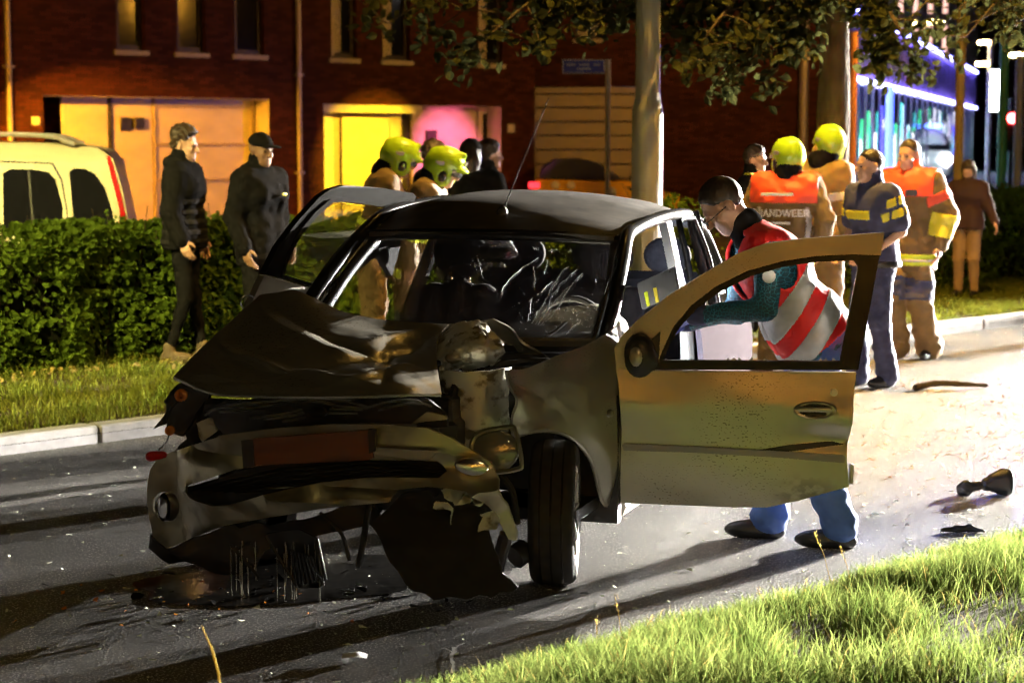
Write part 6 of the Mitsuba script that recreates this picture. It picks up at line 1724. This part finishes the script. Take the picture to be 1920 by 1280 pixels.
B2 = [(1700, 40, 17.0, 3.6), (1760, 55, 17.4, 3.4), (1810, 70, 16.8, 3.3), (1850, 30, 17.2, 3.5), (1880, 85, 17.6, 3.2), (1905, 50, 17.0, 3.4), (1915, 100, 17.8, 3.1), (1830, -10, 17.5, 3.8)]
tree('second roadside tree whose leaves hang in at the top right corner', [6.2, 18.6, 0], .14, B2, 1100, 22)

# ------------------------------------------------------------------ parked van behind the left hedge
pri('van_paint', (0.62, 0.56, 0.33), rough=0.3, clearcoat=0.8)
VA = math.radians(9)
VM = np.array([[math.cos(VA), -math.sin(VA), 0], [math.sin(VA), math.cos(VA), 0], [0, 0, 1]])
VO = np.array([-3.30, 16.75, 0.0])
van = thing('parked_van', 'pale yellow van with roof bars parked behind the left hedge', 'van')


def vy(x, z): return .02 * np.clip((.5 - z) / .3, 0, 1) + .13 * np.clip((z - .98) / .8, 0, 1) ** 1.3 + .16 * np.clip((z - 1.66) / .14, 0, 1) ** 2 + .06 * np.clip((x + .12) / .12, 0, 1) ** 2


def vside(poly, depth, push=0.0, maxlen=.06):
    v, f = prism(Polygon(poly), depth, maxlen)
    x, z, d = v[:, 0], v[:, 1], v[:, 2]
    return np.stack([x, vy(x, z) + d - push, z], 1) @ VM.T + VO, f


prof_ = [(-4.1, .3), (-.05, .3), (.0, .55), (-.01, .95), (-.10, 1.45), (-.17, 1.68), (-.30, 1.77), (-.7, 1.81), (-1.8, 1.83), (-2.5, 1.80), (-2.95, 1.66), (-3.3, 1.12), (-4.0, .98), (-4.1, .7)]
body_ = []
for sd in (0, 1):
    v, f = prism(Polygon(prof_), .0001, .08)
    n_ = len(v) // 2
    w = np.stack([v[:n_, 0], vy(v[:n_, 0], v[:n_, 1]) if sd == 0 else 1.74 - vy(v[:n_, 0], v[:n_, 1]), v[:n_, 1]], 1)
    body_.append((w, f[(f < n_).all(1)]))
rim = np.array(Polygon(prof_).exterior.coords)
rim = crom(rim, 120)
C_ = np.stack([np.stack([rim[:, 0], vy(rim[:, 0], rim[:, 1]) * (1 - s) + (1.74 - vy(rim[:, 0], rim[:, 1])) * s, rim[:, 1]], 1) for s in np.linspace(0, 1, 5)], 1)
body_.append(sheet(C_))
v, f = cat(body_)
part(van, 'body', (v @ VM.T + VO, f), 'van_paint', smooth=35)
for pg in ([(-1.10, 1.02), (-.62, 1.02), (-.60, 1.25), (-.66, 1.50), (-.72, 1.56), (-.86, 1.585), (-1.04, 1.585), (-1.10, 1.55)], [(-.50, 1.05), (-.16, 1.05), (-.18, 1.22), (-.24, 1.42), (-.32, 1.54), (-.40, 1.585), (-.50, 1.595), (-.54, 1.56)]):
    part(van, 'window', vside([(a, b) for a, b in pg], .02, .004, .05), 'dark_glass')
part(van, 'window', vside([(-2.1, 1.02), (-1.22, 1.02), (-1.22, 1.57), (-1.9, 1.58), (-2.1, 1.5)], .02, .004), 'dark_glass')
part(van, 'window_bar', vside([(-.855, 1.02), (-.835, 1.02), (-.875, 1.585), (-.895, 1.585)], .01, .012), 'dark_frame')
for pg in ([(-.575, .4), (-.565, .4), (-.555, 1.2), (-.60, 1.5), (-.68, 1.64), (-1.16, 1.66), (-1.16, 1.65), (-.69, 1.63), (-.612, 1.49), (-.567, 1.2)],):
    part(van, 'door_seam', vside(pg, .004, .003, .05), 'dark_frame')
part(van, 'tail_light', vside([(-.10, 1.02), (-.035, 1.02), (-.10, 1.36), (-.16, 1.60), (-.19, 1.70), (-.225, 1.70), (-.18, 1.50), (-.12, 1.25)], .03, .012, .05), 'red_plastic')
for sd in (.18, 1.56):
    rb = np.array([(-2.3, sd, 1.80), (-2.2, sd, 1.875), (-1.5, sd, 1.89), (-.75, sd, 1.875), (-.50, sd, 1.80)])
    part(van, 'roof_bar', tube(crom(rb, 24) @ VM.T + VO, .022, 8), 'galv' if True else '', smooth=40)
for x in (-.62, -3.3):
    for y in (.06, 1.68): part(van, 'wheel', mv(lathe([(0, -.09), (.2, -.1), (.30, -.09), (.31, 0), (.30, .09), (.2, .1), (0, .09)], 28, 'y'), np.array([x, y, .31]) @ VM.T + VO, VM), 'rubber', smooth=40)

# ------------------------------------------------------------------ small yellow car and moped before the garage
yc = thing('parked_car', 'small yellow car with dark soft top parked before the garage door', 'car')
YO = at(1050, 420, 38.6); YO[2] = 0
yb = lambda prof, y0, y1, r=.05: mv(nets(lambda p: np.maximum(np.maximum.reduce([(p - np.array([a[0], 0, a[1]])) @ np.array([-(b[1] - a[1]), 0, b[0] - a[0]]) / np.hypot(b[0] - a[0], b[1] - a[1]) * -1 for a, b in zip(prof, prof[1:] + prof[:1])]), np.abs(p[:, 1] - (y0 + y1) / 2) - (y1 - y0) / 2) - .0, (-1.2, y0 - .1, 0), (2.6, y1 + .1, 1.7), .035), YO)
part(yc, 'body', yb([(-.55, .25), (2.4, .25), (2.4, .7), (1.4, .99), (-.45, 1.04), (-.62, .6)], 0, 1.5), 'yellow_paint', smooth=True)
part(yc, 'soft_top', yb([(-.42, 1.045), (1.3, 1.02), (.75, 1.38), (.35, 1.46), (-.1, 1.44), (-.36, 1.25)], .1, 1.4), 'cloth_navy', smooth=True)
emit_later = part(yc, 'tail_light', mv(box(-.52, .12, .92, .22, .3, .12, bev=.02), YO), 'red_plastic')
scene[emit_later]['emitter'] = dict(type='area', radiance=rgb(.8, .02, .03), sampling_weight=.05)
part(yc, 'tail_light', mv(box(-.60, 1.3, .84, .08, .3, .12, bev=.02), YO), 'red_plastic')
for x in (-.10, .22): part(yc, 'side_lamp', mv(lathe([(0, -.03), (.07, -.02), (.09, .02), (0, .05)], 16, 'y'), YO + [x, -.02, .92]), 'lettering_white', smooth=40)
for x in (.0, 1.8):
    for y in (.05, 1.45): part(yc, 'wheel', mv(lathe([(0, -.08), (.27, -.08), (.29, 0), (.27, .08), (0, .08)], 24, 'y'), YO + [x, y, .29]), 'rubber', smooth=40)
mo = thing('moped', 'dark moped with round mirror standing behind the street sign post', 'moped')
MO = at(1130, 420, 30.0); MO[2] = 0
for x in (-.6, .6): part(mo, 'wheel', mv(tube([(.27 * math.cos(t), 0, .27 * math.sin(t)) for t in np.linspace(0, 2 * np.pi, 25)[:-1]], .05, 8, closed=True), MO + [x, 0, .3]), 'rubber', smooth=40)
part(mo, 'frame', mv(nets(lambda p: smin([cone(p, (-.6, 0, .35), (-.3, 0, .6), .07, .10), cone(p, (-.3, 0, .55), (.25, 0, .35), .1, .08), cone(p, (.25, 0, .35), (.5, 0, .8), .06, .08), cone(p, (.5, 0, .8), (.6, 0, .35), .05, .04)], .08), (-.9, -.3, .1), (.9, .3, 1.1), .03), MO), 'cloth_navy', smooth=True)
part(mo, 'seat', mv(nets(lambda p: smin([cone(p, (-.6, 0, .86), (.0, 0, .84), .09, .08), cone(p, (-.4, 0, .6), (-.4, 0, .8), .12, .1)], .06), (-.9, -.3, .4), (.3, .3, 1.1), .03), MO), 'cloth_black', smooth=True)
part(mo, 'handlebar', mv(tube([(.42, -.34, 1.08), (.48, -.15, 1.02), (.5, 0, .98), (.48, .15, 1.02), (.42, .34, 1.08)], .018, 8), MO), 'black_plastic', smooth=40)
for y in (-.28, .28): part(mo, 'mirror', mv(lathe([(0, -.01), (.07, 0), (0, .02)], 14, 'x'), MO + [.43, y, 1.24]), 'black_plastic', smooth=40)
part(mo, 'headlight', mv(lathe([(0, -.06), (.08, -.03), (.085, .0), (0, .02)], 16, 'y'), MO + [.12, -.16, 1.02]), 'lettering_white', smooth=40)

# ------------------------------------------------------------------ lit glass hall in the distance on the right
pri('purple_panel', lambda p, n, uv: mix((0.30, 0.18, 0.50), (0.45, 0.30, 0.66), noise(p.y * 0.8, p.z * .3, 0)), rough=0.35)
pri('steel_dark', (0.10, 0.10, 0.13), rough=0.4)
pri('pale_render', lambda p, n, uv: mix((0.36, 0.27, 0.24), (0.5, 0.40, 0.36), noise(p.x * .8, p.z * .3, 0)), rough=0.7)


def emit(key, power, color, w=0.15):
    scene[key]['emitter'] = dict(type='area', radiance=rgb(*[power * c for c in color]), sampling_weight=w)


hall = thing('glass_hall', 'long glass fronted hall with blue light strips along its eaves', 'building')
hu = np.array([.305, 1, 0]) / math.hypot(.305, 1); hn = np.array([hu[1], -hu[0], 0])
ho = np.array([-7.1, 0, 0])
HP = lambda Y, d, z: ho + hu * (Y / hu[1]) + hn * d + np.array([0, 0, z])
HF = np.stack([hu, hn, [0, 0, 1]], 1)


def hbox(Ya, Yb, d0, d1, z0, z1):
    a, b = HP(Ya, d0, z0), HP(Yb, d1, z1); Ln = (Yb - Ya) / hu[1]
    v, f = mv(box(0, 0, 0, Ln, d1 - d0, z1 - z0), HP((Ya + Yb) / 2, (d0 + d1) / 2, (z0 + z1) / 2), HF)
    return v, np.asarray(f)[:, ::-1]


e = part(hall, 'light_strip', hbox(50, 108, .05, .13, 5.44, 5.58), 'white_paint'); emit(e, 5.0, (.24, .24, 1.0))
e = part(hall, 'light_strip', hbox(50, 108, .05, .13, 3.48, 3.60), 'white_paint'); emit(e, 4.5, (.36, .36, 1.0))
part(hall, 'roof', hbox(50, 108, -6, .04, 5.46, 5.7), 'steel_dark')
part(hall, 'base', hbox(50, 108, -.1, .0, 0, .45), 'steel_dark')
part(hall, 'back_wall', hbox(50, 108, -6, -5.8, .0, 5.4), 'purple_panel')
r2 = np.random.default_rng(5)
Y = 50.0; k = 0
bins = {c: [] for c in ('white', 'cyan', 'green', 'blue', 'pink')}
while Y < 107.5:
    st_ = 1.6 + .028 * (Y - 50)
    part(hall, 'upper_panel', hbox(Y + .06, Y + st_ - .06, -.08, -.02, 3.66, 5.40), 'purple_panel')
    part(hall, 'pane', hbox(Y + .06, Y + st_ - .06, -.05, -.04, .46, 3.46), 'window_glass')
    part(hall, 'mullion', hbox(Y - .06, Y + .06, -.10, .0, .45, 5.44), 'steel_dark')
    x = Y + .1
    while x < Y + st_ - .15:
        wd = r2.uniform(.15, .6)
        c = r2.choice(['white', 'cyan', 'green', 'blue', 'pink', 'gap'], p=[.26, .15, .12, .19, .08, .20] if Y < 68 else [.30, .16, .16, .16, .08, .14])
        if c != 'gap':
            z0 = r2.uniform(.5, 1.2); z1 = r2.uniform(1.7, 3.3)
            bins[c].append(hbox(x, min(x + wd, Y + st_ - .1), -.9, -.8, z0, z1))
        x += wd + .04
    Y += st_; k += 1
for c, col, pw in (('white', (.85, .85, 1.0), 3.0), ('cyan', (.05, .75, .75), 2.6), ('green', (.03, .75, .28), 2.2), ('blue', (.10, .08, .95), 3.2), ('pink', (.95, .2, .45), 1.4)):
    e = part(hall, 'lit_panel', cat(bins[c]), 'white_paint', kind='stuff', label=f'{c} glowing panels standing in for reflections on the glass'); emit(e, pw, col)  # emission takes the place of coloured reflections in the facade
# blue column and red signal strip
bc = thing('light_column', 'bright blue lit column before the glass hall', 'column')
c = at(1665, 350, 52.0); c[2] = 0
e = part(bc, 'tube', mv(lathe([(.0, .3), (.10, .3), (.10, 3.25), (0, 3.25)], 14), c), 'white_paint'); emit(e, 1.6, (.05, .09, 1.0))
part(bc, 'foot', mv(lathe([(.22, 0), (.20, .28), (.0, .29)], 14), c), 'steel_dark')
# pale block behind the hall
bl = thing('pale_block', 'tall pale rendered block rising behind the glass hall', 'building')
bx0, bx1 = at(1648, 50, 130)[0], at(1832, 50, 130)[0]
part(bl, 'wall', wbox(bx0, bx1, 0, 22, 130, 142), 'pale_render')
for i in range(6):
    x = bx0 + .8 + i * (bx1 - bx0 - 1.6) / 5
    part(bl, 'pier', wbox(x - .25, x + .25, 0, 22, 129.6, 129.99), 'pale_render')
ws_ = []
for i in range(5):
    for j in range(4):
        x = bx0 + 1.2 + i * (bx1 - bx0 - 1.6) / 5; z = 7.5 + j * 2.6
        w = part(bl, 'window', wbox(x, x + .72, z, z + 1.9, 129.9, 129.98), 'dark_frame')  # frames for the added glowing panes
        ws_.append(wbox(x + .06, x + .66, z + .06, z + 1.84, 129.86, 129.89))
e = part(bl, 'lit_pane', cat(ws_), 'white_paint', kind='stuff'); emit(e, .35, (1.0, .55, .45))  # panes added to give the block a pinkish glow
# poles
for px, y0, Yp, r, mat, lab in ((1797, -30, 40.0, .10, 'pole_olive', 'tall yellow green pole before the glass hall'), (1597, 60, 34.0, .075, 'pole_orange', 'orange lit pole right of the tree trunk'), (1878, 70, 46.0, .11, 'pole_green', 'green pole at the far end of the glass hall'), (1908, 105, 44.0, .10, 'pole_blue', 'pale blue pole at the right edge')):
    if mat not in scene: pri(mat, dict(pole_olive=(.45, .42, .12), pole_orange=(.6, .28, .08), pole_green=(.08, .5, .25), pole_blue=(.3, .4, .6))[mat], rough=.4)
    p0 = at(px, 300, Yp)
    k = thing('pole', lab, 'pole')
    zt = at(px, y0, Yp)[2]
    part(k, 'shaft', tube([(p0[0], Yp, 0), (p0[0], Yp, zt)], r, 12), mat, smooth=40)
    part(k, 'foot', mv(lathe([(r * 1.7, 0), (r * 1.6, .3), (r, .36)], 12), (p0[0], Yp, 0)), mat, smooth=40)
# far street lamps
def far_lamp(label, heads, post, Yp, power=60, color=(1, .72, .25)):
    k = thing('street_lamp', label, 'street lamp')
    p0 = at(*post, Yp)
    part(k, 'pole', tube([(p0[0], Yp, 0), p0], .10, 10), 'galv', smooth=40)
    ms = []
    for x, y in heads:
        h = at(x, y, Yp)
        part(k, 'arm', tube([p0 * [1, 1, 0] + [0, 0, h[2] + .06], h + [0, 0, .06]], .05, 8), 'galv')
        ms.append(mv(box(0, 0, 0, .42, .30, .14, bev=.05), h))
    e = part(k, 'lamp_lens', cat(ms), 'white_paint', kind='stuff'); emit(e, power, color)


far_lamp('distant double street lamp right of the pale block', [(1845, 80), (1841, 120)], (1858, 76), 70.0, 14)
far_lamp('distant street lamp head at the right edge under the leaves', [(1906, 104)], (1914, 98), 60.0, 10)
far_lamp('two glowing lamp heads seen between the leaves before the pale block', [(1708, 43), (1748, 42), (1762, 42)], (1735, 40), 80.0, 9)
ts = thing('traffic_light', 'glowing red traffic light at the far right edge', 'traffic light')
c = at(1898, 222, 48.0)
part(ts, 'post', tube([(c[0] + .05, 48.3, 0), (c[0] + .05, 48.3, c[2] + .5)], .06, 10), 'steel_dark', smooth=40)
part(ts, 'signal_box', mv(box(0, .1, -.3, .34, .2, 1.0, bev=.03), c), 'black_plastic')
e = part(ts, 'red_lamp', mv(lathe([(0, -.02), (.12, -.01), (.13, .03), (0, .03)], 20, 'y'), c + [0, -.03, 0]), 'red_plastic'); emit(e, 25, (1, .02, .02))
sg = thing('light_box', 'bright white light box on the green pole at the end of the hall', 'sign')
c = at(1871, 170, 46.4)
part(sg, 'case', mv(box(0, .08, 0, .42, .12, 1.05, bev=.02), c + [0, 0, 0]), 'steel_dark')
e = part(sg, 'face', mv(box(0, 0, 0, .36, .03, .98), c), 'white_paint'); emit(e, 6, (1, 1, .95))


# emergency vehicles with their headlamps on, far down the road
def lit_van(label, px, Yp, name, mat, col):
    k = thing(name, label, 'van')
    o = at(px, 350, Yp); o[2] = 0
    part(k, 'body', mv(nets(lambda p: np.maximum(ell(p, (0, 1.5, 1.0), (1.25, 3.0, 1.6)), np.maximum.reduce([np.abs(p[:, 0]) - 1.0, np.abs(p[:, 1] - 1.5) - 2.2, np.abs(p[:, 2] - 1.3) - 1.0])), (-1.3, -1.0, .1), (1.3, 4.0, 2.6), .08), o), mat, smooth=40)
    part(k, 'windscreen', mv(box(0, -.66, 1.65, 1.5, .06, .6, rot=R('x', -12), bev=.02), o), 'dark_glass')
    for x in (-.7, .7):
        for y in (0, 2.8): part(k, 'wheel', mv(lathe([(0, -.1), (.32, -.1), (.34, 0), (.32, .1), (0, .1)], 20, 'x'), o + [x, y, .34]), 'rubber')
    ms = [mv(box(x, -.78, .95, .34, .1, .26, bev=.03), o) for x in (-.68, .68)]
    e = part(k, 'headlight', cat(ms), 'white_paint', kind='stuff'); emit(e, 30, (1, .98, .9))
    e = part(k, 'beacon', mv(box(0, .2, 2.38, 1.2, .2, .14, bev=.03), o), 'white_paint'); emit(e, 5, col)


lit_van('white emergency van with blazing headlights behind the bareheaded firefighter', 1738, 82.0, 'emergency_van', 'white_paint', (.05, .12, 1.0))

# ------------------------------------------------------------------ things lying on the road
rng = np.random.default_rng(31)
pri('glass_bits', (0.75, 0.78, 0.62), rough=0.15, spec=0.9)
pri('paper_white', (0.85, 0.85, 0.83), rough=0.7)
bits = []
M_ = 13000
t = rng.uniform(2, 20, M_); q = rng.uniform(4.75, 9.95, M_)
P = rq_arr(t, q, 0 * t)
dens = .16 + 1.2 * np.exp(-((P[:, 0] - 2.2) / 1.5) ** 2 - ((P[:, 1] - 10.2) / 2.2) ** 2) + .5 * np.exp(-((P[:, 0] + .3) / 1.2) ** 2 - ((P[:, 1] - 7.4) / .8) ** 2) + .4 * np.exp(-((P[:, 0] + 2.4) / .8) ** 2 - ((P[:, 1] - 10) / 1.2) ** 2)
P = P[rng.random(M_) < dens]
n = len(P); sz = .003 + .009 * rng.random(n) ** 2
tet = rng.normal(size=(n, 4, 3)) * sz[:, None, None] * [1, 1, .6]
V = P[:, None, :] + tet; V[..., 2] = np.abs(V[..., 2]) + .001
F = (np.array([(0, 1, 2), (0, 2, 3), (0, 3, 1), (1, 3, 2)])[None] + (np.arange(n) * 4)[:, None, None]).reshape(-1, 3)
single('broken_glass', (V.reshape(-1, 3), F), 'glass_bits', 'crumbs of broken glass scattered over the road around the wreck', 'broken glass', kind='stuff')
def shards(name, n, cx, cy, sx, sy, lo, hi, mat, label, cat_, seed):
    r = np.random.default_rng(seed); ms = []
    for _ in range(n):
        c = gnd(cx + r.normal(0, sx), cy + r.normal(0, sy)); s = r.uniform(lo, hi)
        k_ = r.integers(4, 7); a = np.sort(r.uniform(0, 2 * np.pi, k_))
        try: v, f = prism(Polygon(np.stack([np.cos(a), np.sin(a)], 1) * s * r.uniform(.5, 1, (k_, 1))).buffer(0), .003)
        except Exception: continue
        ms.append(mv((v, f), c + [0, 0, s * .25], R('z', r.uniform(0, 360)) @ R('x', r.uniform(-40, 40))))
    single(name, cat(ms), mat, label, cat_, kind='stuff')


shards('plastic_shards', 70, 540, 1110, 210, 22, .008, .035, 'gloss_black', 'black plastic shards scattered under the torn bumper', 'plastic shards', 3)
shards('lamp_shards', 26, 330, 1130, 230, 26, .006, .016, 'amber', 'amber lamp shards on the dark road in front of the car', 'lamp shards', 4)
# absorbent grit strewn by the crew
pri('tan_grit', (0.50, 0.36, 0.20), rough=0.9)
M_ = 52000
t = rng.uniform(7, 19, M_); q = rng.uniform(5.2, 10, M_); P = rq_arr(t, q, 0 * t)
dens = np.exp(-((P[:, 0] - 3.3) / 1.1) ** 2 - ((P[:, 1] - 13.2) / 1.7) ** 2) + .22 * np.exp(-((P[:, 0] - 2.6) / 1.6) ** 2 - ((P[:, 1] - 11) / 2) ** 2)
dens *= np.clip(3.2 * meshkit.fbm(P * 2.6, 3, 8) - .9, .05, 1)
P = P[rng.random(M_) < dens]; n = len(P); sz = .003 + .009 * rng.random(n) ** 1.6
V = P[:, None, :] + rng.normal(size=(n, 4, 3)) * sz[:, None, None] * [1, 1, .45]; V[..., 2] = np.abs(V[..., 2]) + .001
F = (np.array([(0, 1, 2), (0, 2, 3), (0, 3, 1), (1, 3, 2)])[None] + (np.arange(n) * 4)[:, None, None]).reshape(-1, 3)
single('absorbent_grit', (V.reshape(-1, 3), F), 'tan_grit', 'tan absorbent grit strewn over the lit road on the right', 'grit', kind='stuff')
pr = thing('torn_car_part', 'black torn off mirror arm lying on the road at the right', 'car part')
a, b = gnd(1808, 928), gnd(1872, 928)
part(pr, 'arm', nets(lambda p: smin([cone(p, a + [0, 0, .04], a * .45 + b * .55 + [0, 0, .055], .030, .022), cone(p, a + [0, 0, .03], a + [.01, 0, .05], .04, .03)], .02) + .006 * npn(p, 40), a - .15, b + .2, .007), 'black_plastic', smooth=True)
part(pr, 'housing', nets(lambda p: np.maximum(smin([cone(p, a * .35 + b * .65 + [0, 0, .06], b + [.03, .02, .065], .035, .072)], .02) + .012 * npn(p, 30), (p - b) @ np.array([1, .2, 0]) - .075), b - .2, b + .25, .007), 'black_plastic', smooth=True)
part(pr, 'broken_face', mv(lathe([(0, .01), (.045, .008), (.06, 0)], 16, 'x'), b + [.062, .0, .068]), 'glass_bits')
c = gnd(1800, 998)
single('plastic_scrap', mv(nets(lambda p: smin([cone(p, (-.08, 0, .012), (.05, .02, .018), .012, .016), cone(p, (.05, .02, .018), (.11, -.02, .010), .016, .006), cone(p, (-.02, .02, .02), (.03, .05, .012), .012, .008)], .01) + .008 * npn(p, 40), (-.16, -.08, -.01), (.17, .12, .06), .006), c), 'black_plastic', 'flat black plastic scrap on the road by the near grass', 'plastic scrap', smooth=True)
a, b = gnd(1715, 732), gnd(1850, 727)
single('fallen_branch', tube(crom(np.array([a, a * .7 + b * .3 + [0, .05, .02], a * .35 + b * .65 + [0, -.03, .02], b]) + [0, 0, .02], 16), np.linspace(.022, .012, 16) * (1 + .5 * rng.random(16)), 7), 'bark', 'dark stick lying across the lit road behind the open door', 'stick', smooth=40)
c = gnd(665, 1232, .005)
P = patch([[c + np.array([x, y, z]) for x, z in ((-.045, .004), (0, .012), (.045, .002))] for y in (-.03, 0, .035)], 8, 10)
P += (meshkit.noise(P * 40)[..., None] - .5) * [.004, .004, .012]
single('paper_scrap', sheet(P, .0006), 'paper_white', 'crumpled white paper scrap on the dark road in front', 'paper scrap', smooth=40)
# spilled coolant
scene['wet'] = dict(type='twosided', bsdf=dict(type='principled', base_color=mikit.proc(lambda p, n, uv: mix((0.006, 0.006, 0.006), (0.02, 0.018, 0.015), fbm(p.x * 30, p.y * 30, 0, 2))), roughness=mikit.proc(lambda p, n, uv: 0.04 + 0.16 * fbm(p.x * 14, p.y * 14, 2, 3)), specular=0.4, clearcoat=0.5, clearcoat_gloss=0.98))
cx = gnd(520, 1085)
th = np.linspace(0, 2 * np.pi, 90)[:-1]
rr = 1 + .55 * (meshkit.fbm(np.stack([np.cos(th) * 1.6, np.sin(th) * 1.6, 0 * th], 1), 4, 3) - .5)
pool = Polygon(np.stack([cx[0] + rr * .62 * np.cos(th) + .1, cx[1] + rr * .46 * np.sin(th) + .10 * np.cos(th)], 1)).buffer(0)
v, f = flat_mesh(pool if pool.geom_type == 'Polygon' else max(pool.geoms, key=lambda g: g.area), .08)
single('spilled_fluid', (np.c_[v, np.full(len(v), .004)], f), 'wet', 'glossy dark puddle of spilled fluid under the torn bumper', 'puddle')
# work lamp on the sill behind the open door
wl = thing('work_lamp', 'small work lamp standing on the driver sill behind the open door', 'lamp')
wp = CM @ np.array([.88, 1.05, .30]) + C0
wt = CM @ np.array([.80, 2.03, .86]) + C0
wd_ = (wt - wp) / np.linalg.norm(wt - wp)
wf = frame3(0, np.cross(wd_, (0, 0, 1)), wd_); wf = np.stack([wf[:, 0], np.cross(wd_, wf[:, 0]), wd_], 1)
part(wl, 'case', mv(box(0, 0, -.04, .14, .10, .07, bev=.012), wp, wf), 'black_plastic')
e = part(wl, 'lens', mv((np.array([[-.05, -.035, 0], [.05, -.035, 0], [.05, .035, 0], [-.05, .035, 0]]), np.array([[0, 1, 2, 3]])), wp + .002 * wd_, wf), 'white_paint')
scene[e]['emitter'] = dict(type='area', radiance=rgb(6, 6.4, 7), sampling_weight=.2)
scene['work_lamp_beam'] = dict(type='spot', intensity=rgb(11, 12, 14.5), cutoff_angle=17.0, beam_width=10.0, to_world=ST().look_at(origin=list(wp + .01 * wd_), target=list(wt), up=[0, 0, 1]))
part(wl, 'stand', span(wp + [-.05, 0, -.07], wp + [.05, 0, -.07], .12, .02), 'black_plastic')
scene['sky']['sampling_weight'] = 1.0
